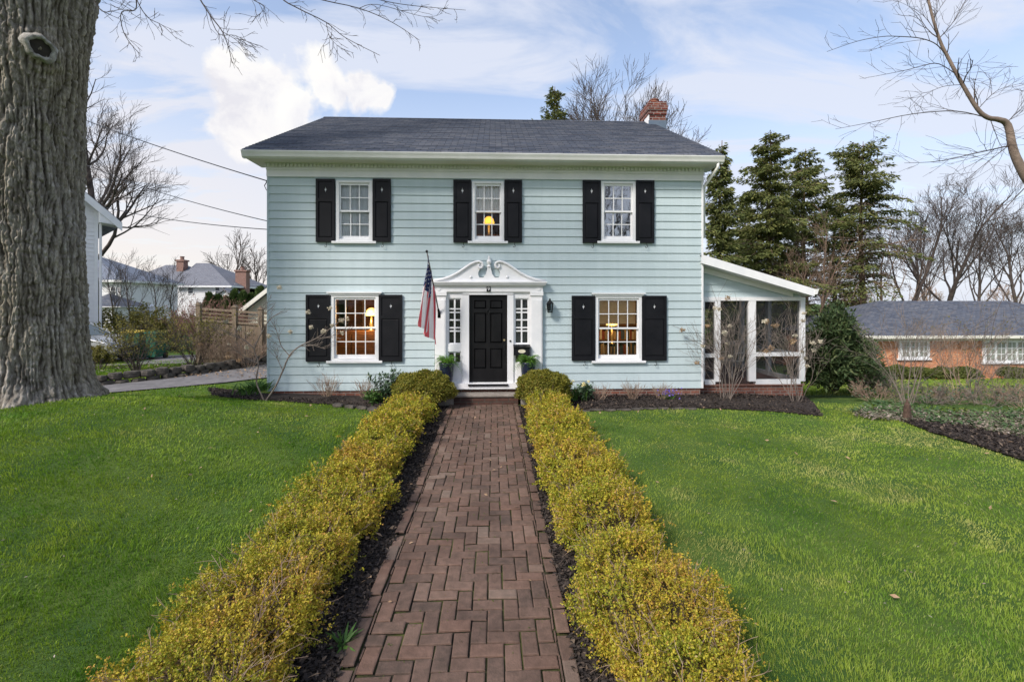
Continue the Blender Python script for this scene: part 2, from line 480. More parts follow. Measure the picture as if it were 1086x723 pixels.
def glass_mat(name, tint=(.9, .95, .95), add=.07):
    m = bpy.data.materials.new(name); m.use_nodes = True; t = m.node_tree
    t.nodes.remove(t.nodes['Principled BSDF'])
    tr = N(t, 'ShaderNodeBsdfTransparent'); tr.inputs[0].default_value = (*tint, 1)
    gl = N(t, 'ShaderNodeBsdfGlossy'); gl.inputs['Roughness'].default_value = .02
    fr = N(t, 'ShaderNodeFresnel'); fr.inputs[0].default_value = 1.35
    mx = N(t, 'ShaderNodeMixShader')
    t.links.new(mathn(t, 'ADD', fr.outputs[0], add), mx.inputs[0])
    tcn = N(t, 'ShaderNodeTexCoord'); nzn = N(t, 'ShaderNodeTexNoise', inp={'Scale': 3.0, 'Detail': 2})
    t.links.new(tcn.outputs['Object'], nzn.inputs['Vector'])
    bp = N(t, 'ShaderNodeBump', inp={'Strength': 1, 'Distance': .0022}); t.links.new(nzn.outputs[0], bp.inputs['Height'])
    t.links.new(bp.outputs[0], gl.inputs['Normal'])
    t.links.new(tr.outputs[0], mx.inputs[1]); t.links.new(gl.outputs[0], mx.inputs[2])
    t.links.new(mx.outputs[0], t.nodes['Material Output'].inputs[0])
    return m
M_glass = glass_mat('window_glass', (.95, .97, .97), -.005)
M_glass_r = glass_mat('reflective_glass', (.8, .85, .9), .30)
def screen_mat():
    m = bpy.data.materials.new('insect_screen'); m.use_nodes = True; t = m.node_tree
    b = t.nodes['Principled BSDF']; b.inputs['Base Color'].default_value = (.014, .015, .018, 1); b.inputs['Roughness'].default_value = .6
    tr = N(t, 'ShaderNodeBsdfTransparent'); mx = N(t, 'ShaderNodeMixShader'); mx.inputs[0].default_value = .66
    t.links.new(b.outputs[0], mx.inputs[1]); t.links.new(tr.outputs[0], mx.inputs[2])
    t.links.new(mx.outputs[0], t.nodes['Material Output'].inputs[0])
    return m
M_screen = screen_mat()
M_curtain = mat('lace_curtain', (.78, .78, .80), (.90, .90, .92), 6, .9, stretch=(5, 5, .5), translucent=.12)
M_blind = mat('woven_blind', (.78, .45, .22), (.88, .56, .30), 8, .8, stretch=(1, 1, 14), translucent=.15)
M_inwall = mat('warm_interior', (.26, .125, .06), (.34, .17, .085), 2, .8)
M_inwood = mat('interior_wood', (.10, .045, .022), (.20, .09, .04), 4, .5, stretch=(1, 1, 6))
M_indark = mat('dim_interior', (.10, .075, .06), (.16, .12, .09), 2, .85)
# ================================================================== GROUND
def grid_axis(fine0, fine1, step, far):
    a = list(np.arange(fine0, fine1 + 1e-6, step))
    s = step; x = fine1; hi = []
    while x < far: s *= 1.25; x += s; hi.append(x)
    s = step; x = fine0; lo = []
    while x > -far: s *= 1.25; x -= s; lo.append(x)
    return np.array(lo[::-1] + a + hi)
gx = grid_axis(-20, 22, .25, 900); gy = grid_axis(-3, 30, .25, 900)
XX, YY = np.meshgrid(gx, gy)
ZZ = H(XX, YY)
idx = np.arange(XX.size).reshape(XX.shape)
q = np.stack([idx[:-1,:-1], idx[:-1,1:], idx[1:,1:], idx[1:,:-1]], -1).reshape(-1, 4)
M_ground = mat('lawn_ground', (.030, .085, .010), (.105, .165, .022), 1.3, .95, bump=.03, bscale=60, detail=9, lo=.3, hi=.7)
tag(mesh_np('ground', np.stack([XX, YY, ZZ], -1), [q], M_ground, smooth=True), kind='structure')

def strip(name, A, B, nu, nv, dz, m, prof=None, kind='structure'):
    """sheet between polylines A and B (xy), following the ground"""
    def res(Pn, n):
        Pn = np.array([(p[0], p[1]) for p in Pn], float)
        d = np.r_[0, np.cumsum(np.hypot(*np.diff(Pn, axis=0).T))]
        s = np.linspace(0, d[-1], n)
        return np.stack([np.interp(s, d, Pn[:,0]), np.interp(s, d, Pn[:,1])], -1)
    a = res(A, nu + 1); b = res(B, nu + 1)
    v = np.linspace(0, 1, nv + 1)
    xy = a[:,None,:] * (1 - v)[None,:,None] + b[:,None,:] * v[None,:,None]
    z = H(xy[...,0], xy[...,1]) + dz
    if prof is not None: z = z + prof(v)[None,:] * sm(.05, .5, np.linspace(0, 1, nu + 1))[:,None]
    ii = np.arange((nu+1)*(nv+1)).reshape(nu+1, nv+1)
    qq = np.stack([ii[:-1,:-1], ii[1:,:-1], ii[1:,1:], ii[:-1,1:]], -1).reshape(-1, 4)
    return tag(mesh_np(name, np.concatenate([xy, z[...,None]], -1), [qq], m, smooth=True), kind=kind)

WCX = -0.225                         # the walk's centre line
WL, WR = WCX - .76, WCX + .76        # outer edges of its brick edging
Y0 = 10.65                           # front wall of the house
STEPF = 10.25

# driveway on the left, bending behind the house
near = [G(40, 423), G(95, 419), G(180, 412), G(235, 407), G(285, 401)]
far = [G(40, 414), G(95, 411), G(180, 402), G(235, 394), G(285, 386)]
nA = [(-22, near[0].y - 2.2), (-13, near[0].y - .6)] + [(p.x, p.y) for p in near[1:]] + [(-2.5, near[-1].y + 3.2), (1, near[-1].y + 4.5)]
fA = [(-22, far[0].y - 1.9), (-13.5, far[0].y - .4)] + [(p.x, p.y) for p in far[1:]] + [(-3.5, far[-1].y + 4), (1, far[-1].y + 6)]
strip('driveway', nA, fA, 60, 8, .03, M_asph)
# the neighbour's driveway further back
strip('neighbour_driveway', [(-30, 15.6), (-15, 15.9), (-9, 16.6), (-6, 18)], [(-30, 18.4), (-15, 18.8), (-10, 19.5), (-6.5, 21)], 40, 6, .03, M_asph)

# mulch beds
M_m = M_mulch
strip('walk_mulch', [(-1.32, .2), (-1.32, 10.2)], [(WL - .005, .2), (WL - .005, 10.2)], 60, 4, .015, M_m)
strip('walk_mulch', [(WR + .005, .2), (WR + .005, 10.2)], [(.75, .2), (.75, 10.2)], 60, 4, .015, M_m)
bedL = [G(225, 420), G(260, 424), G(310, 427), G(360, 430), G(405, 438), G(432, 440)]
strip('left_flower_bed', [(p.x, p.y) for p in bedL], [(-7.0, 11.6), (-6.0, 11.3), (-5.2, Y0 + .02), (-4, Y0 + .02), (-2.2, Y0 + .02), (-1.3, Y0 + .02)], 60, 10, .02, M_m,
      prof=lambda v: .10 * np.sin(np.clip(v * 1.3, 0, 1) * math.pi / 2))
bedR = [G(590, 436), G(640, 436), G(700, 433), G(760, 434), G(820, 437), G(872, 442)]
strip('right_flower_bed', [(p.x, p.y) for p in bedR], [(.55, Y0 + .02), (1.5, Y0 + .02), (3, Y0 + .02), (4.78, Y0 + .02), (6.5, 10.98), (7.6, 11.0)], 60, 10, .02, M_m,
      prof=lambda v: .05 * np.sin(np.clip(v * 1.5, 0, 1) * math.pi / 2))
eA = [G(962, 450), G(990, 460), G(1030, 472), G(1086, 490), G(1180, 520)]
eB = [G(968, 446), G(1000, 449), G(1045, 458), G(1086, 466), G(1180, 488)]
strip('edge_mulch_bed', [(p.x, p.y) for p in eA], [(p.x, p.y) for p in eB], 40, 5, .03, M_m)

# brick walk: 90 degree herringbone, every brick with worn arrises
BW = .1165
def brick_verts(cx, cy, lx, ly, z, rz, tx, ty):
    c = .010; hx, hy = lx/2 - .0045, ly/2 - .0045
    vs = []
    for (ax, ay, az) in ((hx, hy, -.012), (hx - c*.2, hy - c*.2, -.003), (hx - c, hy - c, 0)):
        for sx, sy in ((-1,-1),(1,-1),(1,1),(-1,1)): vs.append((sx*ax, sy*ay, az))
    vs = np.array(vs); ca, sa = math.cos(rz), math.sin(rz)
    x = vs[:,0]*ca - vs[:,1]*sa; y = vs[:,0]*sa + vs[:,1]*ca
    return np.stack([x + cx, y + cy, vs[:,2] + z + x*tx + y*ty], -1)
bf = []
for k in (0, 4):
    for i in range(4): bf.append((k+i, k+(i+1)%4, k+4+(i+1)%4, k+4+i))
bf.append((8, 9, 10, 11)); bf = np.array(bf)
vv = []; ff = []; nb = 0
def put_brick(cx, cy, lx, ly, z, j=1.0):
    global nb
    r_ = rng
    vv.append(brick_verts(cx + r_.normal(0, .0015), cy + r_.normal(0, .0015), lx, ly, z + r_.normal(0, .0038)*j, r_.normal(0, .012)*j, r_.normal(0, .020)*j, r_.normal(0, .020)*j))
    ff.append(bf + nb); nb += 12
IN0, IN1 = WL + .102, WR - .102
y_s, y_e = -.6, STEPF - .01
for a in range(-140, 140):
    for b in range(-60, 60):
        gx0, gy0 = a + 4*b, a
        for (ox, oy, lx, ly) in ((0, 0, 2, 1), (2, -1, 1, 2)):
            x0 = WCX + (gx0 + ox) * BW - BW*5.5; y0 = (gy0 + oy) * BW
            x1, y1 = x0 + lx*BW, y0 + ly*BW
            x0, x1 = max(x0, IN0), min(x1, IN1); y0, y1 = max(y0, y_s), min(y1, y_e)
            if x1 - x0 < .014 or y1 - y0 < .014: continue
            put_brick((x0+x1)/2, (y0+y1)/2, x1-x0, y1-y0, .009*max(-3, (y0+y1)/2) + .03)
for side, xc in ((-1, WL + .05), (1, WR - .05)):
    yy = y_s
    while yy < y_e - .05:
        L = min(.235, y_e - yy)
        if L > .05: put_brick(xc, yy + L/2, .10, L, .009*(yy) + .045, 2.2)
        yy += .238
M_walk = mat('walk_brick', (.072, .050, .041), (.185, .125, .10), 1.7, .85, bump=.006, bscale=60, island=.5, detail=8, fine=16,
             isl_c=[(0, (.058, .039, .033)), (.3, (.125, .072, .054)), (.6, (.088, .054, .043)), (.85, (.165, .088, .064)), (1, (.20, .15, .12))])
tag(mesh_np('brick_walk', np.concatenate(vv), [np.concatenate(ff)], M_walk), kind='structure')
M_joint = mat('mossy_joints', (.030, .026, .016), (.075, .085, .020), 2.5, .95, bump=.01, bscale=50, lo=.42, hi=.6)
strip('walk_joints', [(WL + .02, y_s), (WL + .02, y_e)], [(WR - .02, y_s), (WR - .02, y_e)], 40, 3, .014, M_joint)
# the street pavement behind the camera, where the walk starts
strip('street_pavement', [(-60, -8.5), (60, -8.5)], [(-60, -.65), (60, -.65)], 60, 4, .03, M_asph) if False else None

# ================================================================== HOUSE
XL, XR = PX(285, Y0), PX(744, Y0)
ZB = .375                                       # bottom of the siding
house = thing('house', 'pale blue-green clapboard house with black shutters and a white pedimented entrance', 'house', ((XL+XR)/2, Y0, .1))
def pr(px0, px1, py0, py1, Y=Y0):
    a = P(px0, py0, Y); b = P(px1, py1, Y)
    return a.x, b.x, b.z, a.z                   # x0,x1,z0,z1 (z of py1 at px1, py0 at px0)
WIN = {}
# outer frame rectangles (casing), image px
specs = [('ul', 357, 395.5, 192, 256), ('um', 500.5, 534.5, 193, 256), ('ur', 637, 673.5, 193, 256),
         ('ll', 351.5, 402, 313, 382), ('lr', 631, 680, 314, 382)]
for k, a, b, t, bt in specs:
    c = (a + b) / 2
    WIN[k] = (PX(a, Y0), PX(b, Y0), PZ(c, bt, Y0), PZ(c, t, Y0))
DOOR = (PX(498, Y0), PX(537.5, Y0), PZ(517, 408, Y0), PZ(517, 312, Y0))
ENT = (PX(461, Y0), PX(575.5, Y0), PZ(517, 411, Y0), PZ(517, 300, Y0))
ZTOP = PZ(514, 184, Y0)
holes = [WIN[k] for k in WIN] + [ENT]
EXP = .1855
def siding(mb, xl, xr, z0, z1, holes, place, exp=EXP):
    """lapped courses; xl, xr: functions of z; place(x, out, z) -> point"""
    z = z0
    while z < z1 - 1e-4:
        zt = min(z + exp, z1)
        cuts = sorted({z, zt} | {h for q_ in holes for h in q_[2:4] if z < h < zt})
        for a, b in zip(cuts[:-1], cuts[1:]):
            mid = (a + b) / 2
            iv = [(None, None)]
            blk = sorted([(q_[0], q_[1]) for q_ in holes if q_[2] < mid < q_[3]])
            segs = []; cur = 'L'
            for h0, h1 in blk: segs.append((cur, h0)); cur = h1
            segs.append((cur, 'R'))
            oa = .024 - .020 * (a - z) / exp; ob = .024 - .020 * (b - z) / exp
            sp_ = []
            for s0, s1 in segs:
                c0 = xl(a) if s0 == 'L' else s0; c1 = xr(a) if s1 == 'R' else s1
                cur = s0; cx_ = c0 + random.uniform(1.2, 4.2)
                while cx_ < c1 - .5 and a == z and b == zt:
                    sp_.append((cur, cx_)); cur = cx_; cx_ += random.uniform(2.4, 4.6)
                sp_.append((cur, s1))
            for s0, s1 in sp_:
                fx = lambda s, zz_: xl(zz_) if s == 'L' else (xr(zz_) if s == 'R' else s)
                p = [place(fx(s0, a), oa, a), place(fx(s1, a), oa, a), place(fx(s1, b), ob, b), place(fx(s0, b), ob, b)]
                mb.quad(*p)
                if a == z:
                    mb.quad(place(fx(s0, a), 0, a), place(fx(s1, a), 0, a), p[1], p[0])
        z = zt
HD = 8.75                                        # depth of the house
YB = Y0 + HD
mb = MB()
siding(mb, lambda z: XL, lambda z: XR, ZB, ZTOP, holes, lambda x, o, z: (x, Y0 - o, z))
mb.build('front_siding', M_siding, house)
ZE = 5.62                                        # roof edge height
EV = .45                                         # eave overhang
Yr = Y0 + HD / 2
RZ = PZ(512, 127, Yr)                            # ridge
slope = (RZ - ZE) / (Yr - (Y0 - EV))
def gable_top(y): return ZE + slope * (min(y, 2*Yr - y) - (Y0 - EV)) - .12
for nm, xs, sgn in (('left_gable_siding', XL, -1), ('right_gable_siding', XR, 1)):
    mb = MB()
    siding(mb, lambda z: Y0, lambda z: YB, ZB, 5.2, [], lambda y, o, z: (xs + sgn*o, y, z))
    inv = lambda z: (Y0 - EV) + (z + .12 - ZE) / slope
    siding(mb, lambda z: max(Y0, inv(z)), lambda z: min(YB, 2*Yr - inv(z)), 5.2, RZ - .15, [], lambda y, o, z: (xs + sgn*o, y, z))
    mb.build(nm, M_siding, house)
MB().box(XL, XR, YB - .05, YB, ZB, 5.4).build('rear_siding', M_siding, house)
# corner boards (thin white edge at each front corner)
mb = MB().box(XL - .028, XL + .012, Y0 - .030, Y0 + .02, ZB, ZTOP); mb.build('corner_board', M_siding, house)
mb = MB().box(XR - .012, XR + .032, Y0 - .030, Y0 + .08, ZB, ZTOP); mb.build('corner_board', M_white, house)
# foundation
MB().box(XL + .03, XR - .03, Y0 + .005, YB - .01, -.3, ZB + .01).build('foundation', M_found, house)
# inner shell so that rooms are dark and light does not leak
mb = MB()
mb.box(XL + .05, XR - .05, Y0 + 3.4, Y0 + 3.5, ZB, 5.4)
mb.box(XL + .05, XR - .05, Y0 + .10, Y0 + 3.4, 2.86, 2.98)
mb.box(XL + .05, XR - .05, Y0 + .10, Y0 + 3.4, 5.36, 5.42)
mb.box(XL + .05, XR - .05, Y0 + .10, Y0 + 3.4, ZB + .02, ZB + .08)
for x in (XL + .05, PX(440, Y0), PX(585, Y0), XR - .10):
    mb.box(x, x + .05, Y0 + .10, Y0 + 3.4, ZB, 5.4)
mb.build('interior_wall', M_inwall, house)
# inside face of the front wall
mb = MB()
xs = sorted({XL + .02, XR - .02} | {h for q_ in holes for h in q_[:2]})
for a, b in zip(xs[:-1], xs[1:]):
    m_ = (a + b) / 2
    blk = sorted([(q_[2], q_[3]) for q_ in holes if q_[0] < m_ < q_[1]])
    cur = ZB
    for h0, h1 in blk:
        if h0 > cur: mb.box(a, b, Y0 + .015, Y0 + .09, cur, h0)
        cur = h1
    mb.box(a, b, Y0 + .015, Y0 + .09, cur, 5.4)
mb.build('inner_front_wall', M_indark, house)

# cornice
GX0, GX1 = PX(257, Y0 - EV), PX(767.5, Y0 - EV)
zg0, zg1 = PZ(512, 170.5, Y0 - EV), PZ(512, 163.0, Y0 - EV)
ZE = zg1 + .02
slope = (RZ - ZE) / (Yr - (Y0 - EV))
fr = MB()
fr.box(XL - .03, XR + .03, Y0 - .045, Y0 + .05, ZTOP - .13, ZTOP + .02)          # lower frieze board
fr.box(XL - .035, XR + .035, Y0 - .06, Y0 + .05, ZTOP + .02, ZTOP + .05)
fr.box(XL - .03, XR + .03, Y0 - .05, Y0 + .05, ZTOP + .05, ZTOP + .26)
fr.build('frieze_board', M_white, house)
dn = MB()
x = XL + .01
while x < XR:
    dn.box(x, x + .05, Y0 - .085, Y0 - .05, ZTOP + .085, ZTOP + .15); x += .085
dn.box(XL - .04, XR + .04, Y0 - .10, Y0 - .05, ZTOP + .15, ZTOP + .185)
dn.build('dentil_moulding', M_white, house)
MB().box(GX0 + .05, GX1 - .05, Y0 - EV + .05, Y0 + .03, zg0 + .01, zg0 + .035).build('soffit', M_cream, house)
# cornice bed moulding sloping between dentils and soffit
mb = MB(); mb.prism([(Y0 - .05, ZTOP + .185), (Y0 - .13, ZTOP + .185), (Y0 - .22, zg0 + .012), (Y0 - .05, zg0 + .012)], XL - .1, XR + .1, 'x'); mb.build('bed_moulding', M_cream, house)
prof = [(Y0 - EV + .06, zg0), (Y0 - EV + .01, zg0), (Y0 - EV - .03, zg0 + .03), (Y0 - EV - .045, zg0 + .08), (Y0 - EV - .07, zg1 - .02), (Y0 - EV - .07, zg1), (Y0 - EV + .06, zg1)]
MB().prism(prof, GX0, GX1, 'x').build('gutter', M_gutter, house)
# boxed eave returns at both gable ends
for x0, x1 in ((GX0 + .02, XL - .03), (XR + .03, GX1 - .02)):
    MB().prism([(Y0 - EV + .06, zg0 + .02), (Y0 + .35, zg0 + .02), (Y0 + .35, zg1 + .12), (Y0 - EV + .06, zg1 - .02)], x0, x1, 'x').build('eave_return', M_cream, house)
# downspout at the right corner
mb = MB(); mb.tube([(GX1 - .12, Y0 - EV + .02, zg0 + .02), (GX1 - .12, Y0 - EV + .02, zg0 - .08), (XR + .10, Y0 + .06, zg0 - .38), (XR + .10, Y0 + .10, zg0 - .5), (XR + .10, Y0 + .10, 3.9)], .035, 10)
mb.build('downspout', M_gutter, house, smooth=True)
# roof
RX0, RX1 = GX0 + .01, GX1 - .01
RL, RR = PX(342.5, Yr), PX(690, Yr)
rf = MB()
th = .07
yF, yK = Y0 - EV - .05, YB + EV
pf = [(yF, ZE), (Yr, RZ), (yK, ZE), (yK, ZE - th), (Yr, RZ - th), (yF, ZE - th)]
rf.prism(pf, RX0, RX1, 'x')
roof = rf.build('roof', M_roof, house)
# ridge cap
MB().prism([(Yr - .14, RZ - .055), (Yr, RZ + .022), (Yr + .14, RZ - .055), (Yr, RZ - .02)], RX0, RX1, 'x').build('ridge_cap', M_roof, roof)
for nm, x0, x1 in (('l', RX0 + .01, RX0 + .05), ('r', RX1 - .05, RX1 - .01)):
    pts = [(yF + .05, ZE - th), (Yr, RZ - th), (yK - .05, ZE - th), (yK - .05, ZE - th - .18), (Yr, RZ - th - .20), (yF + .05, ZE - th - .12)]
    MB().prism(pts, x0, x1, 'x').build('rake_board', M_white, house)
# shingle course edges as real thin steps
st = MB()
nrow = 34
for i in range(1, nrow):
    t = i / nrow
    y = yF + (Yr - yF) * t; z = ZE + (RZ - ZE) * t
    st.prism([(y, z + .001), (y - .006, z + .009), (y + .12, z + slope*.12 + .001)], RX0, RX1, 'x')
st.build('shingle_course', M_roof, roof)
# chimney
cy0, cy1 = Yr - .42, Yr + .36
cx0, cx1 = PX(688.5, cy0), PX(706, cy0)
cz1 = PZ(697, 108, cy0)
ch = MB(); ch.box(cx0, cx1, cy0, cy1, 5.0, cz1 - .42); 
chimney = ch.build('chimney', M_chim, roof)
mb = MB()
for i, o in enumerate((.03, .055, .03)):
    mb.box(cx0 - o, cx1 + o, cy0 - o, cy1 + o, cz1 - .42 + i*.078*1.8, cz1 - .42 + (i+1)*.078*1.8)
mb.build('chimney_crown', M_chim, roof)
mb = MB().lathe([(.14, 0), (.14, .18), (.16, .18), (.16, .2), (.11, .2), (.11, .05)], ((cx0+cx1)/2, Yr - .1, cz1 - .02), 14); mb.build('chimney_pot', mat('terracotta', (.22, .075, .05), (.28, .11, .07), 5, .8), roof)
fl = MB(); fl.prism([(cy0 - .02, RZ - .42*slope - .1), (cy0 - .02, RZ - .42*slope + .30), (Yr, RZ + .18), (Yr, RZ - .1)], cx0 - .02, cx0 - .004, 'x')
fl.build('chimney_flashing', M_white, roof)
MB().box(cx0 - .022, cx1 + .022, cy0 - .022, cy0 - .004, RZ - .42*slope - .2, RZ - .42*slope + .12).build('chimney_flashing', mat('lead_flashing', (.13, .17, .22), (.16, .20, .25), 6, .5, metal=.4), roof)

# ---------------------------------------------------------------- windows
def window(key, cols, rows, glass, casing=.066):
    x0, x1, z0, z1 = WIN[key]
    o = MB()
    y = Y0
    # casing boards
    o.box(x0, x0 + casing, y - .045, y + .09, z0, z1); o.box(x1 - casing, x1, y - .045, y + .09, z0, z1)
    o.box(x0 + casing, x1 - casing, y - .045, y + .09, z1 - casing*.75, z1)
    o.box(x0 + casing, x1 - casing, y - .040, y + .09, z0, z0 + .05)
    wn = o.build('window', M_white, house)
    a, b, c, d = x0 + casing, x1 - casing, z0 + .05, z1 - casing*.75
    mid = (c + d) / 2
    def sash(name, c0, d0, yy, bot, top):
        s = MB(); sw = .034
        s.box(a, a + sw, yy, yy + .035, c0, d0); s.box(b - sw, b, yy, yy + .035, c0, d0)
        s.box(a + sw, b - sw, yy, yy + .035, c0, c0 + bot); s.box(a + sw, b - sw, yy, yy + .035, d0 - top, d0)
        for i in range(1, cols):
            xx = a + sw + (b - a - 2*sw) * i / cols
            s.box(xx - .0095, xx + .0095, yy + .006, yy + .030, c0 + bot, d0 - top)
        for j in range(1, rows):
            zz_ = c0 + bot + (d0 - top - c0 - bot) * j / rows
            s.box(a + sw, b - sw, yy + .004, yy + .032, zz_ - .0095, zz_ + .0095)
        s.build(name, M_white, wn)
        MB().box(a + sw*.6, b - sw*.6, yy + .017, yy + .021, c0 + bot*.6, d0 - top*.6).build('pane', glass, wn)
    sash('upper_sash', mid - .02, d, y - .012, .04, .05)
    sash('lower_sash', c, mid + .02, y + .028, .075, .04)
    MB().box(x0 - .09, x1 + .09, y - .085, y + .01, z0 - .055, z0 - .002).build('sill', M_white, wn, bevel=.006)
    if key in ('ll', 'lr'):
        h = MB(); h.box(x0 - .05, x1 + .05, y - .07, y, z1 + .002, z1 + .045); h.box(x0 - .08, x1 + .08, y - .10, y, z1 + .045, z1 + .075)
        h.build('head_casing', M_white, wn)
    return wn
for k in ('ul', 'um'): window(k, 3, 2, M_glass)
window('ur', 3, 2, M_glass_r)
for k in ('ll', 'lr'): window(k, 4, 2, M_glass)

# ---------------------------------------------------------------- shutters
def shutter(x0, x1, z0, z1):
    y = Y0 - .03
    s = MB(); w_ = .055; f0, f1 = y - .042, y
    zm = z0 + (z1 - z0) * .665
    s.box(x0, x0 + w_, f0, f1, z0, z1); s.box(x1 - w_, x1, f0, f1, z0, z1)
    for a, b in ((z0, z0 + .10), (zm - .035, zm + .035), (z1 - .055, z1)): s.box(x0 + w_, x1 - w_, f0, f1, a, b)
    # lower raised panel
    a, b, c, d = x0 + w_, x1 - w_, z0 + .10, zm - .035
    s.box(a, b, f0 + .022, f1 - .004, c, d)
    e = .03
    v = [(a+.012, f0+.022, c+.012), (b-.012, f0+.022, c+.012), (b-.012, f0+.022, d-.012), (a+.012, f0+.022, d-.012),
         (a+e, f0+.010, c+e), (b-e, f0+.010, c+e), (b-e, f0+.010, d-e), (a+e, f0+.010, d-e)]
    s.add(v, [(4,5,6,7), (0,1,5,4), (1,2,6,5), (2,3,7,6), (3,0,4,7)])
    # upper panel with a small cut-out
    c, d = zm + .035, z1 - .055
    xm, zc = (a + b) / 2, (c + d) / 2 + .01
    dw, dh = .028, .075
    D = [(xm, zc - dh), (xm + dw*.35, zc - dh*.35), (xm + dw, zc), (xm + dw*.35, zc + dh*.35), (xm, zc + dh), (xm - dw*.35, zc + dh*.35), (xm - dw, zc), (xm - dw*.35, zc - dh*.35)]
    right = [(xm, c), (b, c), (b, d), (xm, d)] + [D[4], D[3], D[2], D[1], D[0]]
    left = [(xm, d), (a, d), (a, c), (xm, c)] + [D[0], D[7], D[6], D[5], D[4]]
    s.prism(right, f0 + .02, f0 + .03); s.prism(left, f0 + .02, f0 + .03)
    o = s.build('shutter', M_black, house)
    MB().box(xm - .05, xm + .05, f1 - .006, f1 - .002, zc - .1, zc + .1).build('cutout_backing', M_white, o)
    h = MB()
    xm += .03
    h.tube([(xm, f0 - .005, z0 + .02), (xm, f0 - .008, z0 - .05), (xm + .015, f0 - .008, z0 - .09), (xm - .005, f0 - .008, z0 - .115), (xm - .03, f0 - .008, z0 - .105), (xm - .035, f0 - .008, z0 - .085)], .007, 6)
    h.build('shutter_dog', M_metal, o)
for key, l0, l1, r0, r1, t, bt in (('ul', 336, 356, 396, 415, 190.5, 257), ('um', 481, 500, 535, 553.5, 191.5, 257.5), ('ur', 617.5, 636.5, 674, 693, 192, 258),
                                   ('ll', 325.5, 351, 402.5, 427, 312.5, 383), ('lr', 606, 630.5, 680.5, 706, 313.5, 382)):
    for a, b in ((l0, l1), (r0, r1)):
        c = (a + b) / 2
        shutter(PX(a, Y0), PX(b, Y0), PZ(c, bt, Y0), PZ(c, t, Y0))

# ---------------------------------------------------------------- entrance
YE = Y0 - .06                                    # face of the surround
x0, x1, z0, z1 = ENT
ex = lambda px: PX(px, YE)
ez = lambda py: PZ(517, py, YE)
sr = MB()
zt = ez(312)
def bd(p0, p1, q0, q1, d0=0.0, d1=.15): sr.box(ex(p0), ex(p1), YE - d0, YE + d1, ez(q1), ez(q0))
bd(461.5, 473, 312, 411, .05)                    # outer pilasters
bd(563, 575, 312, 411, .05)
bd(462.5, 472, 318, 402, .062, 0); bd(564, 574, 318, 402, .062, 0)
bd(460.5, 474, 309.5, 313.5, .075); bd(562, 576, 309.5, 313.5, .075)    # capitals
bd(460.5, 474, 402, 411, .07); bd(562, 576, 402, 411, .07)
bd(490.5, 497.5, 312, 411, .03); bd(538, 544.5, 312, 411, .03)          # door jambs
bd(473, 475.2, 312, 411); bd(489, 490.5, 312, 411); bd(544.5, 546, 312, 411); bd(560.5, 563, 312, 411)
bd(473, 490.5, 308.5, 316.2, -.001); bd(544.5, 563, 308.5, 316.2, -.001)
for a, b in ((475.2, 489), (546, 560.5)):
    bd(a, b, 364.5, 372.5, 0); bd(a, b, 385, 411, 0); bd(a + 1.6, b - 1.6, 388, 406, -.012 + .02, 0)
bd(490.5, 544.5, 306, 312.6, .03)
bd(470, 568, 405.5, 411.5, .10)                  # white base board over the step
surround = sr.build('door_surround', M_white, house)
en = MB()
def be(p0, p1, q0, q1, d): en.box(ex(p0), ex(p1), YE - d, YE + .12, ez(q1), ez(q0))
be(461, 575.5, 303.5, 309.5, .055); be(459.5, 577, 302.2, 303.5, .09); be(458, 578.5, 300.2, 302.2, .13); be(457, 579.5, 298.8, 300.2, .16)
en.build('entablature', M_white, house)
for px in (465.5, 571): MB().lathe([(.045, -.068), (.045, -.055), (.02, -.05)], (ex(px), YE, ez(306.3)), 14, 'y').build('rosette', M_white, surround)
# swan-neck pediment
half = [(518.7, 299.2), (459, 299.2), (461, 297.6), (470, 296.2), (478, 293.6), (486, 289.4), (493, 284.6), (499, 280.6), (504, 278.2), (508, 277.6), (511, 278.6),
        (512.2, 281.0), (511.4, 283.8), (509.2, 285.4), (507.4, 288), (507.2, 291.5), (508.6, 294.4), (512.6, 294.4), (515.2, 291), (516.6, 286), (517.0, 283), (518.7, 283)]
CXP = 518.7
hl = [(ex(a), ez(b)) for a, b in half]
hr = [(ex(2*CXP - a), ez(b)) for a, b in half]
pd = MB(); pd.prism(hl, YE - .05, YE + .03); pd.prism(hr, YE - .05, YE + .03)
pediment = pd.build('pediment', M_white, house)
mo = MB()
crv = [(459, 298.0)] + half[3:13] + [(509.5, 284.6), (507.6, 283.2), (507.6, 281.2), (509.2, 280.6)]
for mir in (0, 1):
    pts = [(ex((2*CXP - a) if mir else a), YE - .07, ez(b)) for a, b in crv]
    mo.tube(pts, [.030]*11 + [.028, .024, .02, .014], 8)
    mo.lathe([(.03, -.065), (.03, -.05), (.012, -.045)], (ex((2*CXP - 499.5) if mir else 499.5), YE, ez(294)), 12, 'y')
mo.build('scroll_moulding', M_white, pediment, smooth=True)
fx, fz = ex(CXP), ez(283.5)
MB().lathe([(.05, 0), (.05, .03), (.025, .05), (.03, .07), (.055, .11), (.058, .14), (.04, .17), (.018, .185), (.028, .20), (.02, .23), (.005, .27)], (fx, YE - .02, fz), 14).build('finial', M_white, pediment, smooth=True)
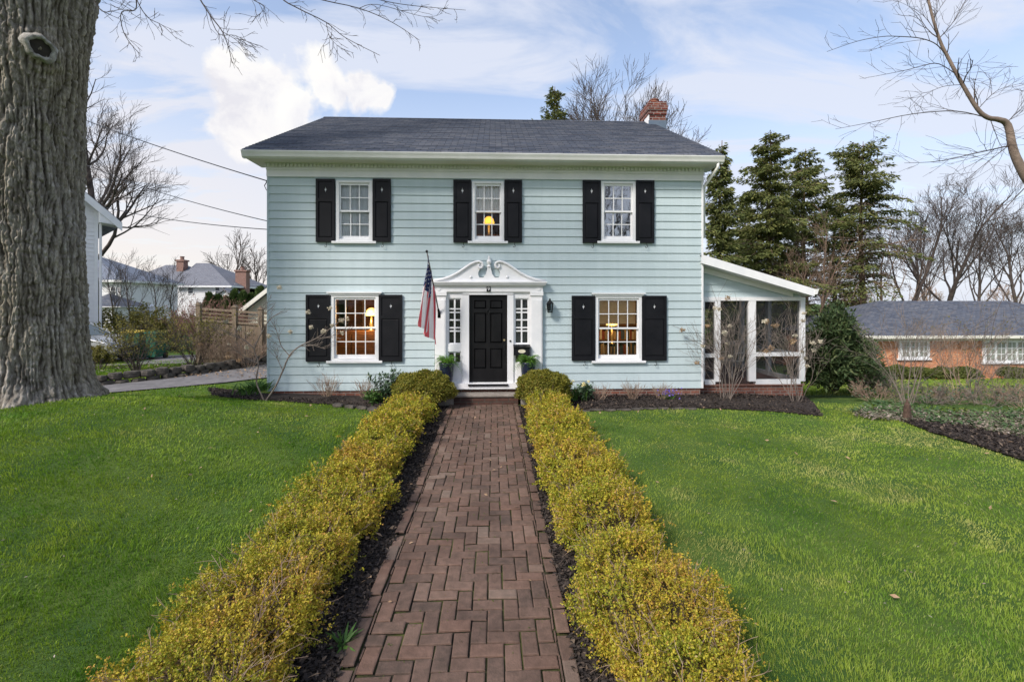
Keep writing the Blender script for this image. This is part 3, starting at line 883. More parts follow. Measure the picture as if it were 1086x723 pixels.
# house number plaque
px0, px1, pz0, pz1 = ex(516.2), ex(520.4), ez(309.3), ez(304.0)
plq = MB().box(px0, px1, YE - .068, YE - .05, pz0, pz1).build('number_plaque', M_black, house)
def text_mesh(s, size, loc, m, parent, ex_=.003, name='numeral'):
    c = bpy.data.curves.new('t', 'FONT'); c.body = s; c.size = size; c.align_x = 'CENTER'; c.align_y = 'CENTER'; c.extrude = ex_
    o = bpy.data.objects.new('t', c); COL.objects.link(o)
    dg = bpy.context.evaluated_depsgraph_get(); me = bpy.data.meshes.new_from_object(o.evaluated_get(dg))
    bpy.data.objects.remove(o); bpy.data.curves.remove(c)
    for v in me.vertices: v.co = Vector((v.co.x, -v.co.z, v.co.y)) + Vector(loc) - Vector(WORG[parent.name])
    me.materials.clear(); me.materials.append(m)
    o = bpy.data.objects.new(name, me); COL.objects.link(o); o.parent = parent; WORG[o.name] = WORG[parent.name]
    return o
text_mesh('9', .115, ((px0+px1)/2, YE - .071, (pz0+pz1)/2), M_white, plq)
# door
dx0, dx1, dz0, dz1 = ex(498.2), ex(537.3), ez(406.5), ez(313)
yD = YE + .05
d_ = MB()
W_ = dx1 - dx0; Hh = dz1 - dz0
cols_ = [(dx0 + .11*W_ + .0, dx0 + .45*W_), (dx0 + .55*W_, dx0 + .89*W_)]
rows_ = [(.165, .395), (.455, .80), (.845, .945)]
xsd = [dx0, cols_[0][0], cols_[0][1], cols_[1][0], cols_[1][1], dx1]
for a, b in ((0,1),(2,3),(4,5)): d_.box(xsd[a], xsd[b], yD, yD + .045, dz0, dz1)
zs_ = [0, rows_[0][0], rows_[0][1], rows_[1][0], rows_[1][1], rows_[2][0], rows_[2][1], 1]
for cx_ in cols_:
    for a, b in ((0,1),(2,3),(4,5),(6,7)): d_.box(cx_[0], cx_[1], yD, yD + .045, dz0 + Hh*zs_[a], dz0 + Hh*zs_[b])
    for a, b in rows_:
        c, d = dz0 + Hh*a, dz0 + Hh*b; e = .035
        d_.box(cx_[0], cx_[1], yD + .034, yD + .044, c, d)
        v = [(cx_[0]+.008, yD+.034, c+.008), (cx_[1]-.008, yD+.034, c+.008), (cx_[1]-.008, yD+.034, d-.008), (cx_[0]+.008, yD+.034, d-.008),
             (cx_[0]+e, yD+.006, c+e), (cx_[1]-e, yD+.006, c+e), (cx_[1]-e, yD+.006, d-e), (cx_[0]+e, yD+.006, d-e)]
        d_.add(v, [(4,5,6,7), (0,1,5,4), (1,2,6,5), (2,3,7,6), (3,0,4,7)])
door = d_.build('front_door', M_door, house)
MB().box(dx0 - .03, dx1 + .03, YE - .13, YE + .05, ez(408.3), ez(406.4)).build('threshold', M_black, door)
hx = dx1 - .055; hzz = ez(371)
h = MB(); h.tube([(hx, yD - .005, hzz + .10), (hx, yD - .05, hzz + .07), (hx, yD - .055, hzz), (hx, yD - .05, hzz - .07), (hx, yD - .005, hzz - .10)], .009, 8); h.box(hx - .022, hx + .022, yD - .01, yD, hzz - .14, hzz + .11)
h.build('door_handle', M_metal, door)
MB().lathe([(.022, -.016), (.026, -.01), (.026, 0)], (hx, yD, hzz + .22), 12, 'y').build('deadbolt', M_brass, door)
kx = (dx0 + dx1)/2; kz = dz0 + Hh*.815
k_ = MB(); k_.lathe([(.02, -.02), (.025, -.01), (.025, 0)], (kx, yD, kz + .05), 10, 'y'); k_.tube([(kx - .02, yD - .02, kz + .05), (kx - .035, yD - .025, kz), (kx, yD - .03, kz - .06), (kx + .035, yD - .025, kz), (kx + .02, yD - .02, kz + .05)], .008, 6)
k_.build('door_knocker', M_metal, door)
MB().lathe([(.022, -.045), (.022, -.028)], (ex(541.2), YE, ez(361.5)), 12, 'y').build('doorbell', M_metal, surround)
# sidelights with uneven muntins
for a, b in ((475.2, 489), (546, 560.5)):
    s = MB(); xa, xb = ex(a), ex(b); yy = YE + .03
    for (t, bt, bars) in ((316.2, 364.5, (327.5, 331.2, 339.3, 347.5, 351.0)), (372.5, 385, ())):
        zt_, zb_ = ez(t), ez(bt)
        s.box(xa, xa + .022, yy, yy + .04, zb_, zt_); s.box(xb - .022, xb, yy, yy + .04, zb_, zt_)
        s.box(xa + .022, xb - .022, yy, yy + .04, zt_ - .03, zt_); s.box(xa + .022, xb - .022, yy, yy + .04, zb_, zb_ + .02)
        xm = (xa + xb)/2; s.box(xm - .018, xm + .018, yy + .003, yy + .035, zb_ + .02, zt_ - .03)
        for q_ in bars: s.box(xa + .022, xb - .022, yy + .005, yy + .033, ez(q_) - .016, ez(q_) + .016)
    sl = s.build('sidelight', M_white, house)
    g_ = MB(); g_.box(xa, xb, yy + .018, yy + .022, ez(364.5), ez(316.2)); g_.box(xa, xb, yy + .018, yy + .022, ez(385), ez(372.5)); g_.build('pane', M_glass, sl)
    c_ = MB()
    n_ = 12
    for i in range(n_):
        u0, u1 = xa + (xb-xa)*i/n_, xa + (xb-xa)*(i+1)/n_
        w0, w1 = yy + .09 + .012*(i % 2), yy + .09 + .012*((i+1) % 2)
        c_.quad((u0, w0, ez(411)), (u1, w1, ez(411)), (u1, w1, ez(312)), (u0, w0, ez(312)))
    c_.build('sheer_curtain', mat('grey_sheer', (.16, .15, .15), (.24, .23, .22), 5, .9) if a > 500 else mat('dark_sheer', (.07, .065, .06), (.12, .11, .10), 5, .9), sl)

# doorstep: a worn stone tread over a brick riser
sx0, sx1 = PX(480.5, STEPF), PX(550, STEPF)
stp = thing('door_step', 'low brick step with a worn grey stone tread below the black front door', 'step', ((sx0+sx1)/2, STEPF, .08))
zt0 = PZ(515, 418.5, STEPF)
MB().box(sx0 + .01, sx1 - .01, STEPF + .03, Y0 - .01, .0, zt0 - .055).build('riser', M_stepb, stp)
MB().box(sx0 - .02, sx1 + .02, STEPF, Y0 - .01, zt0 - .055, zt0).build('tread', M_conc, stp, bevel=.012)

# ================================================================== SCREENED PORCH (part of the house)
YP = Y0 + .32
pxr = PX(852, YP)
zp0 = PZ(800, 407, YP)
def pz(py): return PZ(800, py, YP)
def ppx(px): return PX(px, YP)
pm = MB()
ztop = PZ(800, 316, YP)
za, zb = PZ(744, 279, YP), PZ(852, 312.5, YP)
def xr_p(z): return XR + (pxr - XR) * min(1, max(0, (za - z) / (za - zb)))
siding(pm, lambda z: XR, xr_p, ztop, za, [], lambda x, o, z: (x, YP - o, z), .165)
porch = pm.build('porch', M_siding, house)
# framing
f = MB()
def pb(a, b, t, bt, d=.0): f.box(ppx(a), ppx(b), YP - .05 - d, YP + .06, pz(bt), pz(t))
pb(744.5, 852.5, 315, 318.8, .01)
for a, b in ((757.5, 763), (793, 800.5), (847.5, 852.5)): pb(a, b, 318.8, 404, .004)
pb(744.5, 757.5, 318.8, 320); pb(744.5, 746.5, 320, 404)
pb(746.5, 757.5, 374.5, 378.5); pb(800.5, 847.5, 373.5, 377.5)
pb(746.5, 757.5, 402, 407, .005); pb(800.5, 847.5, 402, 407, .005)
f.build('porch_frame', M_white, porch)
D_P = 4.2
for a, b in ((746.5, 757.5), (800.5, 847.5)):
    for t, bt in ((318.8, 374.5), (378.5, 402)):
        MB().box(ppx(a), ppx(b), YP + .003, YP + .006, pz(bt), pz(t)).build('screen', M_screen, porch)
MB().box(ppx(763), ppx(793), YP + .003, YP + .006, pz(407), pz(318.8)).build('screen', M_screen, porch)
for i, (t, bt) in enumerate(((315, 374.5), (378.5, 402))):
    MB().box(pxr - .035, pxr - .031, YP + .1, YP + D_P, pz(bt), pz(t)).build('screen', M_screen, porch)
sf = MB()
for yy in (YP + 1.35, YP + 2.7, YP + D_P): sf.box(pxr - .1, pxr, yy - .06, yy + .06, pz(407), pz(316))
sf.box(pxr - .08, pxr - .01, YP + .1, YP + D_P, pz(378.5), pz(374.5)); sf.box(pxr - .08, pxr - .01, YP + .1, YP + D_P, pz(407), pz(402)); sf.box(pxr - .08, pxr, YP + .1, YP + D_P, pz(318), pz(308))
sf.build('side_frame', M_white, porch)
bk = MB(); bk.box(XR + .05, pxr, YP + D_P, YP + D_P + .08, pz(407), pz(385)); bk.box(XR + .05, pxr, YP + D_P, YP + D_P + .08, pz(330), za)
for px in (762, 800): bk.box(PX(px, YP + D_P), PX(px, YP + D_P) + .09, YP + D_P, YP + D_P + .08, pz(385), pz(330))
bk.build('rear_wall', M_indark, porch)
MB().box(XR + .03, pxr - .02, YP - .02, YP + D_P + .1, -.3, pz(408.5)).build('porch_foundation', M_found, porch)
MB().box(XR + .03, pxr - .0, YP - .055, YP + D_P, pz(408.5) + .002, pz(407)).build('porch_floor', mat('brick_sill', (.17, .085, .065), (.24, .13, .10), 8, .85), porch)
# roof slab falling to the right
ya, yb = YP - .42, YP + D_P + .3
def rp(px, py): q_ = P(px, py, ya); return (q_.x, q_.z)
r0 = rp(744.5, 270); r1 = rp(864, 306.5)
MB().prism([r0, r1, (r1[0], r1[1] - .03), (r0[0], r0[1] - .03)], ya + .03, yb).build('porch_roof', M_roof, porch)
MB().prism([(r0[0], r0[1] + .004), (r1[0], r1[1] + .004), (r1[0], r1[1] - .17), (r0[0], r0[1] - .20)], ya, ya + .028).build('porch_rake', M_white, porch)
MB().prism([(r0[0], r0[1] - .17), (r1[0], r1[1] - .14), (r1[0], r1[1] - .16), (r0[0], r0[1] - .19)], ya + .03, YP + .03).build('porch_soffit', M_white, porch)
MB().prism([(r0[0], r0[1] - .20), (r1[0]-.28, r1[1] - .08), (r1[0]-.28, r1[1] - .18), (r0[0], r0[1] - .34)], YP - .06, YP - .026).build('porch_frieze', M_white, porch)
MB().prism([(r1[0] + .0, r1[1] - .13), (r1[0] + .06, r1[1] - .12), (r1[0] + .10, r1[1] + .0), (r1[0] + .0, r1[1] + .0)], ya - .01, yb).build('porch_gutter', M_gutter, porch)
# wicker-less metal patio chairs and a table inside
def chair(x, y, rz, lab):
    t = thing('patio_chair', lab, 'chair', (x, y, pz(407)), rz, 'chairs in the screened porch')
    m_ = mat('pale_chair_paint', (.62, .62, .62), (.7, .7, .7), 3, .5)
    MB().box(-.23, .23, -.22, .22, .42, .45).build('seat', m_, t, local=True, bevel=.01)
    b = MB()
    for i in range(7): b.tube([(-.2 + i*.4/6, .22, .45), (-.2 + i*.4/6, .27, .9)], .011, 6)
    b.tube([(-.22, .22, .45), (-.23, .27, .9), (0, .28, .95), (.23, .27, .9), (.22, .22, .45)], .016, 6)
    b.build('backrest', m_, t, local=True)
    for sx in (-1, 1):
        for sy in (-1, 1): MB().tube([(sx*.2, sy*.19, .43), (sx*.22, sy*.22, 0)], .015, 6).build('leg', m_, t, local=True)
        MB().tube([(sx*.23, .24, .65), (sx*.24, -.18, .65), (sx*.22, -.2, .44)], .014, 6).build('armrest', m_, t, local=True)
chair(5.45, 12.3, R(60), 'pale metal patio chair in the porch, beside the screen doorway')
chair(6.25, 12.0, R(-65), 'pale metal patio chair behind the right porch screen')
t = thing('patio_table', 'small dark round table between the porch chairs', 'table', (5.85, 12.75, pz(407)))
MB().lathe([(.4, .68), (.41, .70), (.4, .72)], (0, 0, 0), 24).build('tabletop', M_metal, t, local=True)
b = MB(); b.lathe([(.03, .02), (.03, .68)], (0, 0, 0), 10); b.lathe([(.24, 0), (.22, .02), (.05, .05)], (0, 0, 0), 16); b.build('pedestal', M_metal, t, local=True)

# ================================================================== INSIDE THE WINDOWS
def curtain(x0, x1, z0, z1, y, name='curtain', folds=14, amp=.02, m=M_curtain):
    c = MB(); n_ = folds * 4
    for i in range(n_):
        a, b = i / n_, (i + 1) / n_
        f_ = lambda t: y + amp * math.sin(t * folds * 2 * math.pi) + amp * .6 * math.sin(t * 17.3 + 1)
        c.quad((x0 + (x1-x0)*a, f_(a), z0), (x0 + (x1-x0)*b, f_(b), z0), (x0 + (x1-x0)*b, f_(b), z1), (x0 + (x1-x0)*a, f_(a), z1))
    return c.build(name, m, None, smooth=True, origin=((x0+x1)/2, y, z0))
a = WIN['ul']; xm = (a[0]+a[1])/2
tag(curtain(a[0]+.05, xm + .02, a[2], a[3], Y0 + .090, amp=.012), 'left half of the white lace curtain in the upper left window', 'curtain')
tag(curtain(xm + .02, a[1]-.05, a[2], a[3], Y0 + .092, amp=.012), 'right half of the white lace curtain in the upper left window', 'curtain')
a = WIN['um']; tag(curtain(a[0]+.05, a[1]-.05, (a[2]+a[3])/2 + .01, a[3], Y0 + .085, folds=9, amp=.012), 'short white curtain over the upper half of the middle upstairs window', 'curtain')
a = WIN['ur']; tag(curtain(a[0]+.05, a[1]-.05, a[2], a[3], Y0 + .30, folds=8, m=mat('grey_drape', (.16, .16, .17), (.24, .24, .25), 4, .9)), 'dim grey curtain behind the reflecting upper right window', 'curtain')
a = WIN['lr']
bl = MB()
zz_ = a[3] - .06
zbl = a[2] + (a[3]-a[2])*.60
while zz_ > zbl: bl.box(a[0] + .1, a[1] - .1, Y0 + .11, Y0 + .125, zz_ - .07, zz_ - .004); zz_ -= .074
bl.box(a[0] + .1, a[1] - .1, Y0 + .12, Y0 + .124, zbl - .04, a[3] - .06)
tag(bl.build('window_blind', M_blind, None, origin=((a[0]+a[1])/2, Y0 + .12, zbl)), 'tan woven blind drawn over the top half of the lower right window', 'blind')
def lamp_light(o, x, y, z, e, col=(1.0, .55, .2), r_=.12):
    d = bpy.data.lights.new('lamp_bulb', 'POINT'); d.energy = e; d.color = col; d.shadow_soft_size = r_
    l = bpy.data.objects.new('lamp_bulb', d); COL.objects.link(l); l.parent = o
    l.location = Vector((x, y, z)) - Vector(WORG[o.name])
def table_lamp(x, y, zb_, zs, r_, m, label, e):
    t = thing('table_lamp', label, 'lamp', (x, y, zb_))
    MB().lathe([(.09, 0), (.09, .02), (.03, .04), (.06, .14), (.04, (zs - zb_)*.6), (.012, zs - zb_)], (x, y, zb_), 14).build('lamp_base', M_brass, t, smooth=True)
    MB().lathe([(r_, 0), (r_*1.02, .03), (r_*.8, r_*.9), (r_*.45, r_*1.25), (r_*.1, r_*1.35)], (x, y, zs), 18).build('lamp_shade', m, t, smooth=True)
    lamp_light(t, x, y - .35, zs + .05, e)
# downstairs left: lamp, sideboard, doorway, table
q_ = P(394, 333, Y0 + 1.3)
table_lamp(q_.x, q_.y, q_.z - .42, q_.z - .04, .15, M_shade2, 'lit table lamp with a golden shade in the lower left window', 45)
sb = thing('sideboard', 'dark wooden sideboard under the lit lamp in the lower left window', 'sideboard', (q_.x, Y0 + 1.4, ZB + .08))
MB().box(q_.x - .9, q_.x + .45, Y0 + 1.1, Y0 + 1.6, ZB + .18, q_.z - .42).build('cabinet', M_inwood, sb, bevel=.01)
for i in range(3): MB().box(q_.x - .86 + i*.43, q_.x - .47 + i*.43, Y0 + 1.08, Y0 + 1.1, ZB + .3, q_.z - .5).build('drawer', M_inwood, sb)
for sx in (-.85, .36): MB().box(q_.x + sx, q_.x + sx + .06, Y0 + 1.15, Y0 + 1.2, ZB + .08, ZB + .18).build('leg', M_inwood, sb)
for px, w_ in ((372, .35), (358, .3)):
    c_ = P(px, 345, Y0 + 3.3)
    bc = thing('bookcase', 'tall dark bookcase %s inside the lower left window' % ('behind the middle panes' if px > 365 else 'behind the left panes'), 'bookcase', (c_.x, Y0 + 3.25, ZB + .08))
    MB().box(c_.x - w_, c_.x + w_, Y0 + 3.3, Y0 + 3.36, ZB + .08, 2.5).build('back_panel', M_inwood, bc)
    for i in range(6): MB().box(c_.x - w_, c_.x + w_, Y0 + 3.0, Y0 + 3.3, ZB + .1 + i*.45, ZB + .13 + i*.45).build('shelf', M_inwood, bc)
pt = P(382, 325, Y0 + 3.35)
fr_ = thing('doorway_frame', 'pale lit door casing at the back of the lower left room', 'door frame', (pt.x, Y0 + 3.3, ZB + .08))
for dx in (-.02, .62): MB().box(pt.x + dx, pt.x + dx + .12, Y0 + 3.32, Y0 + 3.39, ZB + .08, 2.62).build('jamb', M_curtain, fr_)
MB().box(pt.x - .02, pt.x + .74, Y0 + 3.315, Y0 + 3.395, 2.62, 2.74).build('lintel', M_curtain, fr_)
# upstairs middle
q_ = P(518.5, 233, Y0 + .9)
table_lamp(q_.x, q_.y, q_.z - .40, q_.z - .10, .135, M_shade, 'glowing orange lamp in the middle upstairs window', 3.0)
tb = thing('night_table', 'dark night table under the glowing lamp in the middle upstairs window', 'table', (q_.x, q_.y, 2.98))
MB().box(q_.x - .3, q_.x + .3, q_.y - .22, q_.y + .22, q_.z - .44, q_.z - .40).build('tabletop', M_inwood, tb)
for sx in (-.27, .24):
    for sy in (-.2, .17): MB().box(q_.x + sx, q_.x + sx + .03, q_.y + sy, q_.y + sy + .03, 2.98, q_.z - .44).build('leg', M_inwood, tb)
bq_ = P(655, 336, Y0 + 1.2)
table_lamp(bq_.x, bq_.y + .6, bq_.z - .75, bq_.z - .25, .15, M_shade2, 'added lamp warming the room behind the tan blind of the lower right window', 16)  # invented lamp, added only to warm this room and its blind
# downstairs right: dim room with a chest of shelves
c_ = P(655, 365, Y0 + 2.2)
bc = thing('bookcase', 'low shelf of books inside the lower right window', 'bookcase', (c_.x, Y0 + 2.3, ZB + .08))
MB().box(c_.x - 1.0, c_.x + 1.0, Y0 + 2.45, Y0 + 2.5, ZB + .08, 1.75).build('back_panel', M_inwood, bc)
for i in range(4): MB().box(c_.x - 1.0, c_.x + 1.0, Y0 + 2.15, Y0 + 2.45, ZB + .1 + i*.42, ZB + .13 + i*.42).build('shelf', M_inwood, bc)
bks = MB()
for i in range(3):
    x = c_.x - .95
    while x < c_.x + .9:
        w_ = random.uniform(.025, .06); bks.box(x, x + w_ - .003, Y0 + 2.2, Y0 + 2.42, ZB + .131 + i*.42, ZB + .131 + i*.42 + random.uniform(.2, .33), random.randint(0, 3)); x += w_
bks.build('books', [mat('book_red', (.22, .05, .04)), mat('book_tan', (.35, .27, .17)), mat('book_blue', (.05, .08, .14)), mat('book_white', (.5, .48, .42))], bc)
# ================================================================== TWIGS AND LEAVES
def tubes_np(lines, sides):
    """lines: list of (pts (n,3), rad (n,)) -> verts, quads (batched by length)"""
    groups = {}
    for p, r_ in lines: groups.setdefault(len(p), []).append((p, r_))
    V = []; Q = []; off = 0
    for n, L in groups.items():
        p = np.array([a for a, _ in L], float); r_ = np.array([b for _, b in L], float)
        d = np.empty_like(p); d[:,1:-1] = p[:,2:] - p[:,:-2]; d[:,0] = p[:,1] - p[:,0]; d[:,-1] = p[:,-1] - p[:,-2]
        d /= np.linalg.norm(d, axis=2, keepdims=True) + 1e-9
        d0 = p[:,-1] - p[:,0]; d0 /= np.linalg.norm(d0, axis=1, keepdims=True) + 1e-9
        ref = np.where(np.abs(d0[:,2:3]) > .8, np.array([[1., 0, 0]]), np.array([[0, 0, 1.]]))
        ref = np.repeat(ref[:,None,:], n, 1)
        s = np.cross(d, ref); s /= np.linalg.norm(s, axis=2, keepdims=True) + 1e-9
        b = np.cross(s, d)
        a = np.arange(sides) * 2 * math.pi / sides
        ring = p[:,:,None,:] + r_[:,:,None,None] * (s[:,:,None,:] * np.cos(a)[None,None,:,None] + b[:,:,None,:] * np.sin(a)[None,None,:,None])
        V.append(ring.reshape(-1, 3))
        ii = np.arange(len(L) * n * sides).reshape(len(L), n, sides) + off
        k1 = np.roll(ii, -1, axis=2)
        Q.append(np.stack([ii[:,:-1], k1[:,:-1], k1[:,1:], ii[:,1:]], -1).reshape(-1, 4))
        off += len(L) * n * sides
    return np.concatenate(V), np.concatenate(Q)
def lines_obj(name, lines, m, parent=None, origin=None, smooth=True, local=False, rcut=.03):
    thick = [l for l in lines if l[1][0] > rcut]; thin = [l for l in lines if l[1][0] <= rcut]
    V = []; Q = []; o = 0
    for L, s in ((thick, 9), (thin, 4)):
        if not L: continue
        v, q_ = tubes_np(L, s); V.append(v); Q.append(q_ + o); o += len(v)
    return mesh_np(name, np.concatenate(V), [np.concatenate(Q)], m, parent, smooth, origin=origin, local=local)
def unit(v): return v / (np.linalg.norm(v) + 1e-9)
def grow(out, p, d, L, r, lvl, maxl, g, up=.08, spread=.8, kids=5, wig=.12, rmin=.006, ratio=.62, seg=.5, tmin=.25, tips=None, flat=None):
    n = int(max(3, min(9, L / seg)))
    pts = [np.array(p, float)]; d = unit(np.array(d, float)); ds = [d]
    for i in range(n):
        d = unit(d + g.normal(0, wig, 3) + np.array([0, 0, up]))
        pts.append(pts[-1] + d * L / n); ds.append(d)
    rad = np.linspace(r, max(r * .35, rmin * .7), n + 1)
    out.append((np.array(pts), rad))
    if lvl >= maxl:
        if tips is not None: tips.extend(pts[1:])
        return
    k = max(1, int(round(kids * g.uniform(.75, 1.25))))
    for j in range(k):
        t = tmin + (1 - tmin) * (j + g.uniform(.1, .9)) / k
        i = min(int(t * n), n - 1); fr_ = t * n - i
        q_ = pts[i] * (1 - fr_) + pts[i+1] * fr_
        dd = ds[min(i + 1, n)]
        perp = np.cross(dd, g.normal(0, 1, 3)); perp = unit(perp)
        sp = spread * g.uniform(.7, 1.25)
        nd = unit(dd * math.cos(sp) + perp * math.sin(sp))
        rr = max(rmin, (r + (rad[-1] - r) * t) * g.uniform(.5, .7))
        grow(out, q_, nd, L * ratio * (1.15 - .45 * t) * g.uniform(.75, 1.2), rr, lvl + 1, maxl, g, up, spread, kids, wig, rmin, ratio, seg, tmin, tips)
def px_line(pts, Y, r0, r1, dy=0, sub=4):
    p = np.array([tuple(P(a, b, Y + dy * i / max(1, len(pts) - 1))) for i, (a, b) in enumerate(pts)])
    # smooth (Catmull-Rom)
    q_ = [p[0]]
    for i in range(len(p) - 1):
        p0 = p[max(i-1, 0)]; p1 = p[i]; p2 = p[i+1]; p3 = p[min(i+2, len(p)-1)]
        for k in range(1, sub + 1):
            t = k / sub
            q_.append(.5 * ((2*p1) + (-p0+p2)*t + (2*p0-5*p1+4*p2-p3)*t*t + (-p0+3*p1-3*p2+p3)*t**3))
    q_ = np.array(q_)
    return q_, np.linspace(r0, r1, len(q_))
def side_twigs(out, line, g, k, L, lvl=1, maxl=2, spread=.8, up=0, rmin=.004, kids=3, wig=.14, tmin=.1, bias=None, tips=None):
    pts, rad = line; n = len(pts) - 1
    for j in range(k):
        t = tmin + (1 - tmin) * (j + g.uniform(0, 1)) / k
        i = min(int(t * n), n - 1)
        dd = unit(pts[i+1] - pts[i])
        perp = unit(np.cross(dd, g.normal(0, 1, 3)))
        if bias is not None: perp = unit(perp + np.array(bias))
        nd = unit(dd * math.cos(spread) + perp * math.sin(spread))
        grow(out, pts[i], nd, L * g.uniform(.5, 1.3) * (1.1 - .5*t), max(rmin, rad[i] * .45), lvl, maxl, g, up, .6, kids, wig, rmin, .6, .12, .2, tips)

def leaves_np(c, axis, nrm, length, width):
    """diamond leaves; all (n,3) / (n,)"""
    axis = axis / (np.linalg.norm(axis, axis=1, keepdims=True) + 1e-9)
    s = np.cross(axis, nrm); s /= np.linalg.norm(s, axis=1, keepdims=True) + 1e-9
    up = np.cross(s, axis)
    L = length[:,None]; W = width[:,None]
    v = np.stack([c, c + axis*L*.5 + s*W*.5 + up*W*.12, c + axis*L, c + axis*L*.5 - s*W*.5 + up*W*.12], 1).reshape(-1, 3)
    q_ = np.arange(len(c) * 4).reshape(-1, 4)
    return v, q_
def rnd_dir(g, n):
    v = g.normal(0, 1, (n, 3)); return v / np.linalg.norm(v, axis=1, keepdims=True)

# ================================================================== HEDGES
def smooth_noise(g, n=64):
    a = g.uniform(-1, 1, (n, n))
    def f(x, y):
        xi = np.floor(x).astype(int); yi = np.floor(y).astype(int); fx, fy = x - xi, y - yi
        fx = fx*fx*(3-2*fx); fy = fy*fy*(3-2*fy)
        A = a[xi % n, yi % n]; B = a[(xi+1) % n, yi % n]; C = a[xi % n, (yi+1) % n]; D = a[(xi+1) % n, (yi+1) % n]
        return (A*(1-fx)+B*fx)*(1-fy) + (C*(1-fx)+D*fx)*fy
    return f
nA_ = smooth_noise(np.random.default_rng(77))
def hedge(xc, halfw, hh, y0, y1, seed, label, n_sprigs):
    g = np.random.default_rng(seed)
    t = thing('hedge', label, 'hedge', (xc, (y0+y1)/2, 0), 0, 'clipped hedges lining the brick walk')
    ph = g.uniform(0, 6, 8)
    # single plants merge into lumps: each has its own width and height
    cy = []; y = y0
    while y < y1: cy.append(y); y += g.uniform(.55, .85)
    cy = np.array(cy); cw = g.uniform(-.08, .10, len(cy)); chh = g.uniform(-.08, .08, len(cy))
    def lump(y):
        wgt = np.exp(-((y[:,None] - cy[None,:]) / .28) ** 2); s = wgt.sum(1) + .3
        gap = np.clip(1 - wgt.max(1) * 1.15, 0, 1)
        return (wgt * cw).sum(1) / s - .10 * gap, (wgt * chh).sum(1) / s - .10 * gap
    def surf(y, phi, k=1.0):
        """phi 0 = right foot, pi = left foot"""
        lw, lh = lump(y)
        W = halfw + lw + .03*np.sin(y*5.1+ph[0]) + .06*np.clip(1 - (y - 2)/2.5, 0, 1) ; Hh = hh + lh + .02*np.sin(y*7.3+ph[1]+2*phi)
        bump_ = 1 + .05*np.sin(9*y+ph[2]+3*phi) + .04*np.sin(17*y+5*phi+ph[3]) + .035*np.sin(31*y - 9*phi + ph[4])
        c_, s_ = np.cos(phi), np.sin(phi)
        x = np.sign(c_) * np.abs(c_)**.55 * W * bump_ * k
        z = np.abs(s_)**.5 * Hh * bump_ * k
        return x, z
    # core
    ny, na = 160, 20
    yy = np.linspace(y0, y1, ny); aa = np.linspace(0, math.pi, na)
    Yg, Ag = np.meshgrid(yy, aa, indexing='ij')
    x, z = surf(Yg.ravel(), Ag.ravel(), .70)
    gz = H(xc, Yg.ravel())
    V = np.stack([x + xc, Yg.ravel(), z + gz], -1)
    ii = np.arange(ny*na).reshape(ny, na)
    qd = np.stack([ii[:-1,:-1], ii[1:,:-1], ii[1:,1:], ii[:-1,1:]], -1).reshape(-1, 4)
    mesh_np('inner_growth', V, [qd], M_hcore, t, True)
    # sprigs, denser close by
    u = g.uniform(0, 1, n_sprigs)
    a0, a1 = 1 / (y0 + 1.6), 1 / (y1 + 1.6)
    ys = 1 / (a0 + (a1 - a0) * u) - 1.6
    uu = g.uniform(-1, 1, n_sprigs); ph_ = np.arccos(np.sign(uu) * np.abs(uu)**1.8)
    side = g.uniform(0, 1, n_sprigs) < .45
    ph_ = np.where(side, np.where(g.uniform(0,1,n_sprigs) < .5, g.uniform(.02, .7, n_sprigs), math.pi - g.uniform(.02, .7, n_sprigs)), ph_)
    k = 1.03 - .33*g.uniform(0, 1, n_sprigs)**1.6 + np.where(g.uniform(0,1,n_sprigs) < .10, g.uniform(.02, .20, n_sprigs), 0)
    hole = nA_(ys*4.3 + seed, ph_*2.3) + .6*nA_(ys*9.1, ph_*5 + seed)
    k = np.where(hole < -.42, k*.80, k)
    x, z = surf(ys, ph_, k)
    base = np.stack([x + xc, ys, z + H(xc, ys)], -1)
    outw = np.stack([np.cos(ph_)*.8, g.normal(0, .45, n_sprigs), np.sin(ph_)*.9 + .25], -1) + g.normal(0, .45, (n_sprigs, 3))
    outw /= np.linalg.norm(outw, axis=1, keepdims=True)
    per = 8
    dist = np.hypot(ys, 1.9)
    size = np.clip(.0049 * dist, .016, .038)
    C = []; A = []; Nn = []; Ls = []
    for j in range(per):
        f_ = (j + .5) / per
        c_ = base + outw * (size * 2.6 * f_)[:,None] + g.normal(0, .004, (n_sprigs, 3))
        ax = outw * .55 + rnd_dir(g, n_sprigs) * .9
        C.append(c_); A.append(ax); Nn.append(outw + rnd_dir(g, n_sprigs) * .8); Ls.append(size * g.uniform(.7, 1.25, n_sprigs))
    C = np.concatenate(C); A = np.concatenate(A); Nn = np.concatenate(Nn); Ls = np.concatenate(Ls)
    v, q_ = leaves_np(C, A, Nn, Ls, Ls * .62)
    tag(mesh_np('foliage', v, [q_], M_hedge, t), None)
    # bare stems poking through
    lines = []
    for i in range(900):
        y = 1 / (a0 + (a1 - a0) * g.uniform()) - 1.6; f_ = g.uniform(.25, math.pi - .25)
        x, z = surf(np.array([y]), np.array([f_]), .84)
        p = np.array([x[0] + xc, y, z[0] + float(H(xc, y))])
        d = unit(np.array([math.cos(f_)*.7, g.normal(0, .6), .7*math.sin(f_)]) + g.normal(0, .4, 3))
        grow(lines, p, d, g.uniform(.08, .24), .0032, 1, 2, g, .03, .7, 2, .15, .0016, .6, .05)
    lines_obj('stem', lines, M_twigw, t)
    return t
hedge(-1.65, .41, .45, .3, 9.72, 11, 'yellow-green clipped hedge along the left edge of the brick walk', 40000)
hedge(1.07, .40, .45, .3, 9.72, 23, 'yellow-green clipped hedge along the right edge of the brick walk', 40000)

